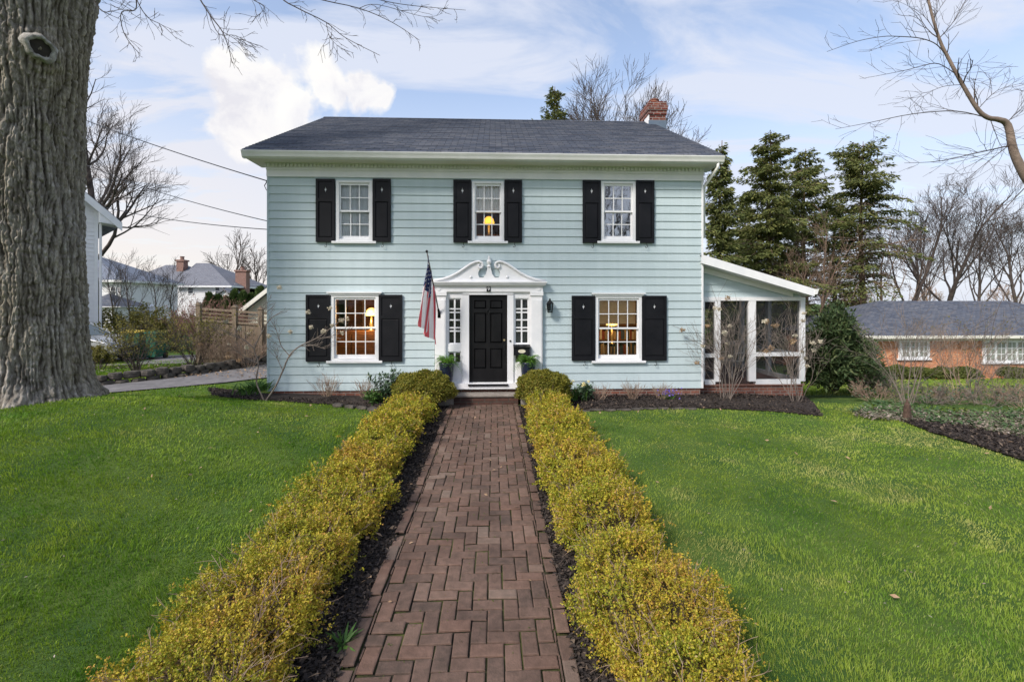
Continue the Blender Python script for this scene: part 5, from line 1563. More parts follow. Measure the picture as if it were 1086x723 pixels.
# ================================================================== FRONT TREE at the right edge
tr = thing('slender_bare_tree', 'slender leaning bare tree with a bent pale trunk at the right edge', 'tree', on_ground(10.15, 8.1), 0)
lines = []
YR = 8.0
tk = px_line([(1150, 452), (1142, 380), (1124, 290), (1104, 215), (1086, 184), (1075, 160), (1069, 133), (1059, 127), (1048, 125), (1037, 116), (1021, 90), (1007, 64), (996, 41), (985, 2), (978, -40), (966, -110)], YR, .15, .035)
tk[1][:] = np.interp(np.linspace(0, 1, len(tk[1])), [0, .25, .45, .6, .8, 1], [.10, .075, .046, .033, .023, .012])
lines_obj('trunk', [tk], mat('pale_bark', (.14, .105, .085), (.26, .20, .165), 4, .9, bump=.008), tr)
g = np.random.default_rng(17)
for pts, r0 in (([(1007, 64), (994, 48), (977, 41), (955, 39), (936, 39), (909, 44), (877, 55)], .020), ([(1018, 82), (996, 68), (978, 70), (959, 75), (923, 82)], .017),
                ([(1050, 126), (1014, 118), (968, 121), (923, 130), (886, 137)], .018), ([(1069, 155), (1037, 162), (996, 171), (959, 173)], .019),
                ([(1073, 152), (1055, 166), (1030, 186), (1020, 196)], .013), ([(1050, 126), (1056, 142), (1062, 155), (1070, 155)], .014),
                ([(1086, 200), (1064, 224), (1045, 252), (1030, 270), (1021, 280)], .016), ([(1150, 240), (1110, 262), (1086, 282), (1064, 315), (1053, 346), (1052, 366)], .018),
                ([(996, 41), (1012, 22), (1030, -10)], .014), ([(985, 2), (968, -8), (940, -10), (905, -15)], .013), ([(1007, 64), (1016, 78), (1022, 92)], .013),
                ([(996, 41), (984, 22), (970, 10), (940, -4)], .012), ([(1104, 215), (1084, 236), (1050, 250), (1005, 262)], .014), ([(1037, 116), (1058, 96), (1086, 88)], .012),
                ([(1066, 132), (1078, 120), (1100, 100)], .013), ([(990, 20), (1000, 4), (1012, -14)], .009), ([(1021, 90), (1000, 92), (980, 102), (962, 120)], .010)):
    l = px_line(pts, YR, r0*.62, r0*.16); lines.append(l)
    side_twigs(lines, l, g, 13, .6, 1, 2, .7, .04, .0028, 2, .13, .15, bias=(0, 0, .45))
side_twigs(lines, tk, g, 10, .8, 1, 2, .7, .05, .005, 3, .13, .55)
lines_obj('branches', lines[0:], M_twig, tr)

# ================================================================== BACKGROUND TREES
def bare_tree(name, label, x, y, h, seed, trunk_r, kids=5, maxl=4, spread=.62, up=.10, crown0=.3, m=M_twig, group=None, ratio=.62, rmin=.010, first=.5, nlimbs=7, wig=.12, z=None):
    g = np.random.default_rng(seed)
    z = float(H(x, y)) if z is None else z
    t = thing(name, label, 'tree', (x, y, z), 0, group)
    lines = []
    pts = [np.array([x, y, z - .1])]; d = np.array([0, 0, 1.])
    n = 8
    for i in range(n):
        d = unit(d + g.normal(0, .06, 3)); d[2] = abs(d[2]); pts.append(pts[-1] + d*h*.72/n)
    pts = np.array(pts); rad_ = np.linspace(trunk_r, trunk_r*.35, n+1)
    lines_obj('trunk', [(pts, rad_)], M_barkw if m is M_barkw else m, t)
    for j in range(nlimbs):
        tt = crown0/.72 + (1 - crown0/.72)*(j + .5)/nlimbs; i = min(int(tt*n), n-1)
        a = j*2.4 + g.uniform(-.4, .4); sp = spread*g.uniform(.75, 1.25)
        nd = np.array([math.cos(a)*math.sin(sp), math.sin(a)*math.sin(sp), math.cos(sp)])
        grow(lines, pts[i], nd, h*first*(1.1 - .6*tt)*g.uniform(.85, 1.1), rad_[i]*.55, 1, maxl, g, up, .6, kids, wig, rmin, ratio, .8, .25)
    grow(lines, pts[-1], d, h*.28, rad_[-1], 1, maxl, g, up, .6, kids, wig, rmin, ratio, .8, .2)
    lines_obj('crown', lines, m, t)
    return t
# round crowned tree behind the left neighbour
lx_ = PX(104, 33)
tl = bare_tree('bare_round_tree', 'round crowned bare tree rising behind the white neighbouring house on the left', lx_, 33, 18.6, 5, .34, 6, 4, .80, .12, .26, ratio=.60, rmin=.009, first=.40, nlimbs=14)
# bare trees right
for px, Y, h_, sd, tr_, lab in ((962, 36, 12.5, 61, .20, 'bare forked tree right of the tall thin pine'), (1001, 38, 13.5, 62, .24, 'tallest bare tree above the middle of the brick neighbour roof'),
                                (1044, 42, 13.0, 63, .18, 'straight bare tree above the right end of the brick neighbour roof'), (1082, 40, 12.0, 64, .2, 'bare tree at the right edge above the neighbour roof'),
                                (985, 52, 12.5, 65, .18, 'faint bare tree far behind the brick neighbour house')):
    bare_tree('bare_tree', lab, PX(px, Y), Y, h_, sd, tr_, 5, 4, .5, .14, .25, group='bare trees behind the brick house', rmin=.011, first=.55, nlimbs=9)
# behind the main house roof
for px, Y, h_, sd, lab in ((640, 33, 19.4, 71, 'bare tree showing its twigs above the roof ridge left of the chimney'), (672, 36, 21.0, 72, 'bare tree directly behind the brick chimney'), (712, 34, 17.8, 73, 'bare tree showing above the roof right of the chimney')):
    bare_tree('bare_tree', lab, PX(px, Y), Y, h_, sd, .22, 5, 4, .5, .12, .3, rmin=.012, first=.5, nlimbs=8)
# far left, behind the white house
for px, Y, h_, sd, lab in ((240, 75, 13.5, 81, 'bare tree behind the far white house with two chimneys'), (272, 70, 10, 82, 'small bare tree right of the far brick chimney')):
    bare_tree('bare_tree', lab, PX(px, Y), Y, h_, sd, .25, 5, 3, .6, .08, .3, rmin=.025, first=.5, nlimbs=8)
for px, Y, h_, sd, lab in ((140, 36, 7.0, 83, 'thin bare tree in front of the far white house'), (122, 34, 6.4, 84, 'thin bare tree beside the small far white house'), (165, 38, 6.5, 85, 'small grey bare tree before the long white house wall'), (184, 36, 6.2, 86, 'small bare tree right of the white box on a post')):
    bare_tree('small_bare_tree', lab, PX(px, Y), Y, h_*.85, sd, .06, 5, 3, .5, .12, .15, rmin=.008, first=.5, nlimbs=8)
# trees across the street, behind the camera (seen only in the glass)
for x, y, h_, sd, lab in ((9, -16, 14, 95, 'bare street tree across the road, mirrored in the upper right window'), (3, -20, 15, 96, 'second bare street tree across the road, mirrored in the upper right window')):
    bare_tree('street_tree', lab, x, y, h_, sd, .3, 5, 3, .6, .1, .2, rmin=.02, nlimbs=9)

def conifer(name, label, x, y, h, rmax, seed, z0=.08, dens=1.0, m=M_spruce, droop=.25, dead=0, group=None, z=None, tip=.12, prof=.85):
    """trunk, whorled boughs and short flat sprays of needles"""
    g = np.random.default_rng(seed)
    z = float(H(x, y)) if z is None else z
    t = thing(name, label, 'tree', (x, y, z), 0, group)
    tp = np.array([[x + .1*math.sin(i), y, z + h*i/8] for i in range(9)])
    lines_obj('trunk', [(tp, np.linspace(h*.018, .02, 9))], M_barkw, t)
    bl = []; C = []; A = []; Nn = []; L = []; DC = []; DA = []; DN = []; DL = []
    hh = h * z0
    while hh < h * .99:
        f_ = (hh - h*z0) / (h*(1 - z0))
        R_ = rmax * (max(0, 1 - f_) ** prof) * (1 if f_ > .15 else .75 + f_*1.6) + tip + .35*rmax*(1 - f_)*f_
        nb_ = int(g.integers(6, 10))
        for k in range(nb_):
            if g.uniform() < .25: continue
            a = g.uniform(0, 2*math.pi); r_ = R_ * g.uniform(.38, 1.25) * (1 + .22*math.sin(2*a + hh*1.7 + seed) + .14*math.sin(3*a - hh*2.9))
            isdead = f_ < dead and g.uniform() < .85 - .6*f_
            rise = g.uniform(-.25, .38) + .55*f_
            n = 7
            s = np.linspace(0, 1, n)
            px_ = np.stack([x + math.cos(a)*r_*s, y + math.sin(a)*r_*s, z + hh + r_*(rise*s - droop*s*s*1.4)], -1)
            bl.append((px_, np.linspace(.012 + .012*r_, .005, n)))
            ns_ = max(6, int(r_ * 64 * dens))
            ss = g.uniform(.12, 1, ns_)
            pt_ = np.stack([np.interp(ss, s, px_[:,i]) for i in range(3)], -1)
            lat = np.array([-math.sin(a), math.cos(a), 0]); fw = np.array([math.cos(a), math.sin(a), -.1])
            sg = g.choice([-1, 1], ns_)[:,None]
            wdt = (.42 * r_ * (1 - ss) * (.2 + ss) * 1.6 + .08)[:,None]
            pt_ = pt_ + lat*sg*wdt*g.uniform(0, 1, (ns_, 1)) + np.array([0, 0, 1])*g.normal(-.06, .07, (ns_, 1))
            ax = lat*sg*.7 + fw*.8 + g.normal(0, .35, (ns_, 3)) + np.array([0, 0, -.35*(droop > .2)])
            nr = np.array([0, 0, 1.]) + g.normal(0, .7, (ns_, 3)); ln = g.uniform(.16, .34, ns_)
            if isdead:
                keep = g.uniform(size=ns_) < .4; DC.append(pt_[keep]); DA.append(ax[keep]); DN.append(nr[keep]); DL.append(ln[keep]*.8)
            else: C.append(pt_); A.append(ax); Nn.append(nr); L.append(ln)
        hh += g.uniform(.20, .34) * (1 if h > 8 else .7)
    Vb, Qb = tubes_np(bl, 4)
    L = np.concatenate(L); v, q_ = leaves_np(np.concatenate(C), np.concatenate(A), np.concatenate(Nn), L, L*.34)
    VV = [Vb, v]; QQ = [Qb, q_ + len(Vb)]; MI = [np.zeros(len(Qb), int), np.ones(len(q_), int)]
    if DC:
        L = np.concatenate(DL); v, q_ = leaves_np(np.concatenate(DC), np.concatenate(DA), np.concatenate(DN), L, L*.22)
        VV.append(v); QQ.append(q_ + len(Vb) + len(VV[1])); MI.append(np.full(len(q_), 2))
    mesh_np('crown', np.concatenate(VV), [np.concatenate(QQ)], [M_barkw, m, M_deadn], t, matidx=np.concatenate(MI))
    return t
def htop(px, py, Y): return PZ(px, py, Y) - float(H(PX(px, Y), Y))
gc = 'tall conifers behind the porch'
conifer('spruce_tree', 'narrow dark spruce right beside the house corner, above the porch roof', PX(764, 27), 27, htop(764, 149, 27), 1.7, 201, .05, 1.5, group=gc)
conifer('spruce_tree', 'broadest tall spruce with dense green boughs above the porch roof', PX(816, 31), 31, htop(816, 140, 31), 3.5, 202, .10, 1.25, group=gc, prof=.62)
conifer('pine_tree', 'tall conifer with a bare lower trunk, between the broad spruce and the thin pine', PX(853, 34), 34, htop(853, 158, 34), 3.1, 203, .30, 1.1, dead=.35, group=gc, prof=.6)
conifer('pine_tree', 'thin topped pine with many dead brown lower boughs', PX(914, 33), 33, htop(914, 150, 33), 3.2, 204, .12, .95, dead=.62, group=gc, prof=.42)
conifer('pine_tree', 'brownish half dead conifer low between the tall trees', PX(885, 37), 37, htop(885, 205, 37), 2.0, 205, .15, .7, dead=.8, group=gc, prof=.5)
conifer('spruce_tree', 'dark spruce low behind the porch roof', PX(790, 36), 36, htop(790, 205, 36), 2.2, 206, .05, 1.2, group=gc)
conifer('spruce_tree', 'green spruce tip rising above the roof ridge left of the bare trees', PX(587, 34), 34, htop(587, 92, 34), 2.3, 207, .35, 1.0, prof=.7, droop=.1)
# thin bare trunks standing among the conifers
for px, Y, h_, sd, lab in ((868, 30, 9.5, 66, 'thin bare tree in front of the tall pines'), (938, 32, 9.5, 67, 'bare tree left of the forked tree, behind the brick house'), (838, 29, 8.5, 68, 'small bare tree just behind the porch roof')):
    bare_tree('bare_tree', lab, PX(px, Y), Y, h_, sd, .13, 5, 3, .6, .1, .2, rmin=.011, nlimbs=8, m=M_barkw)
# tan round trees far off behind the brick house
for px, Y, h_, sd, lab in ((983, 75, 7.6, 301, 'tan hazy round tree on the horizon behind the brick house'), (1062, 80, 7.2, 302, 'tan round tree far off near the right edge'), (905, 70, 7.0, 303, 'tan tree far off behind the pine trunks')):
    bare_tree('distant_tree', lab, PX(px, Y), Y, h_, sd, .2, 6, 3, .8, .05, .15, m=M_twigw, rmin=.03, nlimbs=10, z=-1.7)

# dark yew at the porch's right corner
def yew(name, label, x, y, w_, h, seed, m=M_yew, n=30, cnt=240, ls=.13):
    g = np.random.default_rng(seed); z = float(H(x, y)); t = thing(name, label, 'shrub', (x, y, z))
    bl = []; C = []; A = []; Nn = []
    for i in range(n*3):
        a = g.uniform(0, 2*math.pi); el = g.uniform(.1, 1.45); r_ = w_*g.uniform(.75, 1.1)
        end = np.array([math.cos(a)*r_*math.cos(el)*1.05, math.sin(a)*r_*math.cos(el)*.8, h*(.15 + .85*math.sin(el))*g.uniform(.75, 1.05)])
        st_ = np.array([math.cos(a)*.1, math.sin(a)*.1, g.uniform(.1, .5)*h*.6])
        s = np.linspace(0, 1, 6)[:,None]
        p = st_*(1 - s) + end*s + np.array([0, 0, .12])*np.sin(s*math.pi) + np.array([x, y, z])
        bl.append((p, np.linspace(.02, .005, 6)))
        ss = g.uniform(.25, 1.0, cnt//3)
        q_ = np.stack([np.interp(ss, s[:,0], p[:,k]) for k in range(3)], -1) + g.normal(0, .09, (len(ss), 3))
        C.append(q_); dv = unit(end - st_); A.append(dv*.7 + g.normal(0, .6, (len(ss), 3)) + np.array([0, 0, -.2])); Nn.append(np.array([0, 0, 1.]) + g.normal(0, .6, (len(ss), 3)))
    lines_obj('stems', bl, M_twig, t)
    C = np.concatenate(C); C[:,2] = np.maximum(C[:,2], z + .03); L = g.uniform(.7, 1.3, len(C))*ls
    v, q_ = leaves_np(C, np.concatenate(A), np.concatenate(Nn), L, L*.32); mesh_np('foliage', v, [q_], m, t)
    return t
yew('yew_shrub', 'big dark evergreen yew at the right corner of the porch', PX(884, 12.2), 12.2, 1.05, 2.45, 401, cnt=520, n=50)
yew('yew_shrub', 'lower dark evergreen shrub right behind the big yew', PX(905, 13.6), 13.6, 1.0, 1.7, 402, cnt=420, n=40)

# ================================================================== SHRUBS IN THE BEDS
def vase(name, label, x, y, h, spread, n, seed, m=M_twigw, cat='shrub', group=None, r0=.010, maxl=3, kids=3, up=.06, z=None, wig=.12, blooms=0, leaves=0, mleaf=None, ll=.06, ratio=.6, rmin=.003, xy=.06, seg=.14):
    g = np.random.default_rng(seed); z = float(H(x, y)) if z is None else z
    t = thing(name, label, cat, (x, y, z), 0, group); lines = []; tips = []
    for i in range(n):
        a = g.uniform(0, 2*math.pi); sp = spread*math.sqrt(g.uniform(.05, 1))
        d = np.array([math.cos(a)*math.sin(sp), math.sin(a)*math.sin(sp), math.cos(sp)])
        grow(lines, np.array([x + math.cos(a)*xy*g.uniform(0, 1), y + math.sin(a)*xy*g.uniform(0, 1), z + .02]), d, h*g.uniform(.55, .8), r0*g.uniform(.6, 1.2), 1, maxl, g, up, .55, kids, wig, rmin, ratio, seg, .3, tips)
    lines_obj('stems', lines, m, t)
    tips = np.array(tips)
    if leaves and len(tips):
        c = tips[g.integers(0, len(tips), leaves)] + g.normal(0, .03, (leaves, 3)); L = g.uniform(.6, 1.3, leaves)*ll
        v, q_ = leaves_np(c, rnd_dir(g, leaves), rnd_dir(g, leaves), L, L*.5); mesh_np('leaves', v, [q_], mleaf, t)
    if blooms and len(tips):
        sel = tips[g.choice(len(tips), blooms, replace=False)]
        for s in sel:
            k = 60; r_ = g.uniform(.03, .075); dd = rnd_dir(g, k); c = s + dd*r_*g.uniform(.5, 1, k)[:,None]*np.array([1, 1, .75])
            L = g.uniform(.02, .04, k)*1.1
            v, q_ = leaves_np(c, rnd_dir(g, k), dd, L, L*.8); mesh_np('dried_bloom', v, [q_], M_bloom if r_ < .055 else M_bloomt, t)
    return t
M_bloom = mat('dried_cream_petals', (.50, .44, .33), (.68, .63, .52), 20, .9, translucent=.3)
M_bloomt = mat('dried_tan_petals', (.34, .22, .12), (.52, .38, .24), 20, .9, translucent=.3)
gb = 'leafless hydrangeas along the house'
bz = .12
vase('hydrangea_shrub', 'bare hydrangea with dried tan blooms in front of the porch doorway', PX(771, 10.3), 10.3, 2.25, .40, 18, 501, M_twigg, group=gb, r0=.009, blooms=15, kids=4, wig=.13, xy=.16)
vase('hydrangea_shrub', 'bare hydrangea with dried blooms at the right corner of the porch', PX(846, 10.0), 10.0, 2.15, .45, 11, 502, M_twigg, group=gb, r0=.009, blooms=13, kids=4, wig=.12, xy=.12)
# left corner: two crooked stems drawn after the photograph
t = thing('hydrangea_shrub', 'crooked bare shrub with pale dried blooms at the left corner of the house', 'shrub', tuple(P(285, 424, 10.15)), 0, gb)
g = np.random.default_rng(55); lines = []
YH = 10.15
for pts, r0 in (([(281, 427), (284, 422), (292, 410), (300, 393), (307, 377), (318, 367), (335, 359), (352, 347), (366, 336)], .022), ([(307, 377), (298, 366), (293, 350), (286, 338)], .012), ([(300, 393), (294, 380), (291, 372)], .009),
                ([(281, 427), (278, 420), (272, 405), (274, 385), (270, 370), (278, 352), (287, 338), (300, 330)], .020), ([(270, 370), (258, 360), (247, 356), (236, 350)], .013), ([(318, 367), (330, 366), (345, 370)], .008), ([(335, 359), (350, 357), (368, 350)], .009), ([(274, 385), (262, 380), (250, 372)], .011), ([(278, 352), (275, 338), (280, 322)], .009)):
    l = px_line(pts, YH, r0, r0*.35); lines.append(l)
    side_twigs(lines, l, g, 7, .38, 1, 2, .7, .05, .0035, 3, .13, .25, bias=(0, 0, .5))
lines_obj('stems', lines, M_twigg, t)
for px, py in ((368, 338), (352, 345), (343, 351), (330, 347), (363, 353), (254, 348), (240, 341), (327, 331), (350, 327), (362, 340), (308, 352), (296, 305), (285, 356), (262, 368)):
    c0 = np.array(tuple(P(px, py, YH - .05 + g.uniform(-.2, .2)))); k = 60; r_ = g.uniform(.03, .05); dd = rnd_dir(g, k)
    v, q_ = leaves_np(c0 + dd*r_*g.uniform(.5, 1, k)[:,None], rnd_dir(g, k), dd, np.full(k, .035), np.full(k, .028)); mesh_np('dried_bloom', v, [q_], M_bloom, t)
# cut-back spirea clumps
for px, lab, w_, sd in ((347, 'cut-back tan twig clump below the left shutter of the lower left window', .55, 511), (386, 'cut-back tan twig clump below the right shutter of the lower left window', .45, 512),
                        (636, 'small cut-back twig clump left below the lower right window', .4, 513), (672, 'cut-back tan twig clump right below the lower right window', .5, 514), (702, 'cut-back twig clump beside the purple flowers', .42, 515)):
    vase('cut_back_shrub', lab, PX(px, 10.3), 10.3, w_, .75, 34, sd, M_twigw, group='cut-back shrubs in the beds', r0=.006, maxl=2, kids=2, z=float(H(PX(px, 10.3), 10.3)) + (.14 if px < 500 else .05), xy=.12, seg=.08)
def clump(name, label, cat, x, y, z, n, ln, wdt, m, seed, spread=.5, up=1.0, rad_=.15, droop=.4):
    g = np.random.default_rng(seed); t = thing(name, label, cat, (x, y, z)); V = []; Q = []; o = 0
    for i in range(n):
        a = g.uniform(0, 6.28); sp = spread*g.uniform(.1, 1); L = ln*g.uniform(.6, 1.15)
        d = np.array([math.cos(a)*sp, math.sin(a)*sp, up]); d = unit(d); s = unit(np.cross(d, g.normal(0, 1, 3)))
        b = np.array([x + g.normal(0, rad_), y + g.normal(0, rad_*.5), z])
        k = 5
        for j in range(k):
            f_ = j/(k-1); ww = wdt*(math.sin(math.pi*(.15 + .85*f_)) + .05)
            c = b + d*L*f_ + np.array([math.cos(a), math.sin(a), -.6])*droop*L*f_*f_
            V += [c - s*ww/2, c + s*ww/2]
        for j in range(k-1): Q.append((o+2*j, o+2*j+1, o+2*j+3, o+2*j+2))
        o += 2*k
    mesh_np('leaves', np.array(V), [np.array(Q)], m, t); return t
for px, py, n, lab, sd in ((262, 417, 60, 'clump of bright green bulb leaves at the left house corner', 521), (274, 414, 50, 'second clump of bulb leaves against the left house corner', 522)):
    q_ = P(px, py, 10.5); clump('bulb_plant', lab, 'plant', q_.x, q_.y, q_.z - .02, n, .34, .03, M_green, sd, .7, 1, .12)
q_ = P(610, 424, 10.3); dfd = clump('daffodil_clump', 'clump of green daffodil leaves right of the boxwood', 'plant', q_.x, q_.y, q_.z, 70, .42, .025, M_green, 523, .5, 1, .13)
g = np.random.default_rng(9)
for i in range(7):
    c0 = np.array([q_.x + g.normal(0, .17), q_.y - .05 + g.normal(0, .07), q_.z + g.uniform(.28, .46)]); k = 14
    v, qq = leaves_np(np.repeat(c0[None], k, 0), rnd_dir(g, k) + np.array([0, -.5, 0]), rnd_dir(g, k), np.full(k, .04), np.full(k, .025)); mesh_np('flower', v, [qq], mat('pale_yellow_petals', (.70, .62, .30), (.8, .74, .45), 9, .7), dfd)
q_ = P(709, 422, 10.2); crc = clump('hyacinth_clump', 'small clump of purple flowers in the right bed', 'flowers', q_.x, q_.y, q_.z - .02, 20, .16, .02, M_green, 524, .6, 1, .08)
C = np.array([[q_.x, q_.y, q_.z]]) + g.normal(0, 1, (90, 3))*np.array([.11, .05, .05]) + np.array([0, 0, .13])
v, qq = leaves_np(C, rnd_dir(g, 90), rnd_dir(g, 90), np.full(90, .045), np.full(90, .03)); mesh_np('petals', v, [qq], mat('purple_petals', (.12, .08, .42), (.22, .15, .6), 9, .7), crc)
# evergreen sprays beside the left boxwood, hellebore right
def leafy(name, label, cat, x, y, z, h, w_, n, ls, m, seed):
    g = np.random.default_rng(seed); t = thing(name, label, cat, (x, y, z)); lines = []; tips = []
    for i in range(14):
        a = g.uniform(0, 6.28); sp = g.uniform(.1, .6); d = np.array([math.cos(a)*math.sin(sp), math.sin(a)*math.sin(sp), math.cos(sp)])
        grow(lines, np.array([x, y, z]), d, h*g.uniform(.6, .95), .008, 1, 2, g, .05, .5, 3, .1, .003, .5, .08, .3, tips)
    lines_obj('stems', lines, M_twig, t); tips = np.array(tips); c = tips[g.integers(0, len(tips), n)]
    ax = rnd_dir(g, n) + np.array([0, 0, .3]); L = g.uniform(.7, 1.2, n)*ls
    v, q_ = leaves_np(c, ax, np.array([[0, 0, 1.]]) + g.normal(0, .5, (n, 3)), L, L*.36); mesh_np('leaves', v, [q_], m, t)
q_ = P(411, 432, 10.2); leafy('evergreen_shrub', 'upright blue-green evergreen shrub left of the left boxwood', 'shrub', q_.x, q_.y, q_.z, .72, .3, 900, .10, M_rhodo, 531)
q_ = P(398, 433, 10.05); leafy('evergreen_plant', 'low green plant at the foot of the blue-green evergreen', 'plant', q_.x, q_.y, q_.z, .4, .3, 400, .10, M_green, 532)
q_ = P(622, 428, 10.25); leafy('evergreen_plant', 'low leafy evergreen plant beside the daffodils', 'plant', q_.x, q_.y, q_.z, .42, .3, 500, .10, M_rhodo, 533)
clump('weed', 'small green weed at the bottom left edge of the brick walk', 'plant', *(lambda q: (q.x, q.y, q.z + .02))(G(362, 690)), 26, .12, .02, M_green, 534, 1.1, .6, .02)

# flat stone edging of the left bed
g = np.random.default_rng(61)
def stone(name, label, c, lx_, ly_, lz_, rz, seed, group):
    g = np.random.default_rng(seed); m = MB(); n = 10
    prof_ = [(.82, 0), (1.0, .25), (1.0, .7), (.86, 1.0)]
    rr_ = g.uniform(.85, 1.12, n); v = []
    for s, h_ in prof_:
        for k in range(n):
            a = 2*math.pi*k/n; sq = 1/max(abs(math.cos(a)), abs(math.sin(a)))**.7
            x, y = math.cos(a)*sq*lx_/2*s*rr_[k], math.sin(a)*sq*ly_/2*s*rr_[k]
            v.append((c[0] + x*math.cos(rz) - y*math.sin(rz), c[1] + x*math.sin(rz) + y*math.cos(rz), c[2] + h_*lz_ + g.normal(0, .006)))
    f = [(i*n+k, i*n+(k+1)%n, (i+1)*n+(k+1)%n, (i+1)*n+k) for i in range(3) for k in range(n)] + [tuple(range(3*n, 4*n))]
    m.add(v, f); o = m.build(name, M_stone, None, origin=c, bevel=.008); return tag(o, label, 'stone', group)
def edge_stones(line, n, size, lab, group, seed, rows=1, dz=0):
    g = np.random.default_rng(seed); p = np.array([(a.x, a.y) for a in line]); d = np.r_[0, np.cumsum(np.hypot(*np.diff(p, axis=0).T))]
    for r_ in range(rows):
        for i in range(n):
            s = d[-1]*(i + .5 + .5*(r_ % 2))/n
            if s > d[-1]: continue
            x, y = np.interp(s, d, p[:,0]), np.interp(s, d, p[:,1]); s2 = min(s + .1, d[-1]); s1 = max(0, s - .1)
            rz = math.atan2(np.interp(s2, d, p[:,1]) - np.interp(s1, d, p[:,1]), np.interp(s2, d, p[:,0]) - np.interp(s1, d, p[:,0]))
            stone('edging_stone', lab, (x, y + r_*.04, float(H(x, y)) + dz + r_*size[2]*.92), d[-1]/n*g.uniform(.75, 1.12), size[1]*g.uniform(.7, 1.25), size[2]*g.uniform(.7, 1.2), rz + g.normal(0, .10), seed*100 + r_*50 + i, group)
edge_stones([G(352, 431), G(380, 434), G(410, 440), G(428, 443)], 6, (.3, .16, .07), 'flat grey edging stone at the front of the left flower bed', 'edging stones of the left flower bed', 71)
edge_stones([G(610, 437), G(650, 436), G(700, 434), G(740, 434)], 9, (.3, .10, .04), 'thin flat edging stone at the front of the right flower bed', 'edging stones of the right flower bed', 72)
# low dry-stone kerb on the far side of the driveway
fk = [(-13.5, far[0].y - .2)] + [(p.x, p.y + .12) for p in far[1:]]
fk = [Vector((a, b, 0)) for a, b in fk]
edge_stones(fk, 26, (.4, .28, .17), 'rough grey stone in the low wall along the far side of the driveway', 'stones of the low wall along the driveway', 73, 2, -.03)
# flat lawn strip soil behind the wall is the ground itself; its brown patches
chips('fallen_leaves', M_litter, rect_pts(-14, -5.5, 14.2, 16, .05), 1200, 74, (.04, .09), .03)

# ================================================================== LEFT BACKGROUND
gs = 'budding shrubs beside the neighbouring drive'
Ys = 14.3
for px, y_, h_, w_, n, lab, sd in ((146, 14.6, 1.75, .85, 22, 'vase-shaped budding shrub in front of the green bins', 601), (207, 15.2, 1.95, .80, 24, 'larger budding shrub left of the wooden fence', 602), (104, 15.2, .75, .8, 10, 'low budding shrub in front of the parked car', 603)):
    vase('budding_shrub', lab, PX(px, y_), y_, h_, w_, n, sd, M_twig, group=gs, r0=.016, maxl=3, kids=4, leaves=2200, mleaf=M_forsy, ll=.06, xy=.18, rmin=.004, seg=.2)
vase('budding_shrub', 'round yellow-green bush behind the parked car', PX(135, 21), 21, 2.1, .8, 26, 604, M_twig, group=gs, r0=.02, maxl=3, kids=4, leaves=5000, mleaf=M_forsy, ll=.10, xy=.5, seg=.3)
vase('budding_shrub', 'tall yellow-green bush behind the green bins', PX(178, 21.5), 21.5, 1.9, .8, 26, 606, M_twig, group=gs, r0=.02, maxl=3, kids=4, leaves=5000, mleaf=M_forsy, ll=.10, xy=.5, seg=.3)
vase('reddish_shrub', 'dense reddish bare bush just left of the wooden fence', PX(222, 20), 20, 2.35, .75, 40, 605, M_pinkb, r0=.018, maxl=3, kids=5, leaves=1500, mleaf=M_pinkb, ll=.08, xy=.5, seg=.25, rmin=.006)
for px, y_, h_, lab, sd in ((243, 15.4, 1.5, 'tangle of bare twigs before the left half of the fence', 607), (264, 15.2, 1.2, 'low bare shrub before the right half of the fence', 608), (228, 15.0, 1.2, 'low bare twiggy shrub at the left end of the fence', 609)):
    vase('bare_shrub', lab, PX(px, y_), y_, h_, .8, 22, sd, M_twigw, group='bare shrubs before the fence', r0=.010, maxl=3, kids=4, xy=.25, seg=.15, blooms=3)
# fence
YF = 16.4
fe = thing('wooden_fence', 'weathered wooden board fence with an openwork top, left of the house', 'fence', (PX(245, YF), YF, float(H(PX(245, YF), YF))))
fx0, fx1 = PX(210, YF), PX(292, YF)
def ftop(x): a = (x - fx0)/(fx1 - fx0); return PZ(212, 327, YF)*(1 - a) + PZ(285, 333, YF)*a
gz_ = .1
for px in (211.5, 249.5, 277, 292):
    x = PX(px, YF); m = MB(); m.box(x - .07, x + .07, YF - .09, YF + .05, gz_, ftop(x) + .12); m.box(x - .10, x + .10, YF - .12, YF + .08, ftop(x) + .12, ftop(x) + .15)
    m.prism([(x - .08, ftop(x) + .15), (x + .08, ftop(x) + .15), (x, ftop(x) + .22)], YF - .1, YF + .06); m.build('post', M_wood, fe)
m = MB(); g = np.random.default_rng(8)
x = fx0 + .08
while x < fx1: m.box(x, x + .125, YF, YF + .022 + g.uniform(0, .006), gz_ + .08, ftop(x) - .42 + g.normal(0, .004)); x += .14
m.build('board', M_wood, fe)['kind'] = 'stuff'
m = MB()
for dz_ in (.0, -.14, -.27, -.40): m.beam((fx0, YF - .02, ftop(fx0) + dz_), (fx1, YF - .02, ftop(fx1) + dz_), .05, .07 if dz_ in (0, -.40) else .035)
m.beam((fx0, YF - .02, .5), (fx1, YF - .02, .5), .05, .08); m.build('rail', M_wood, fe)
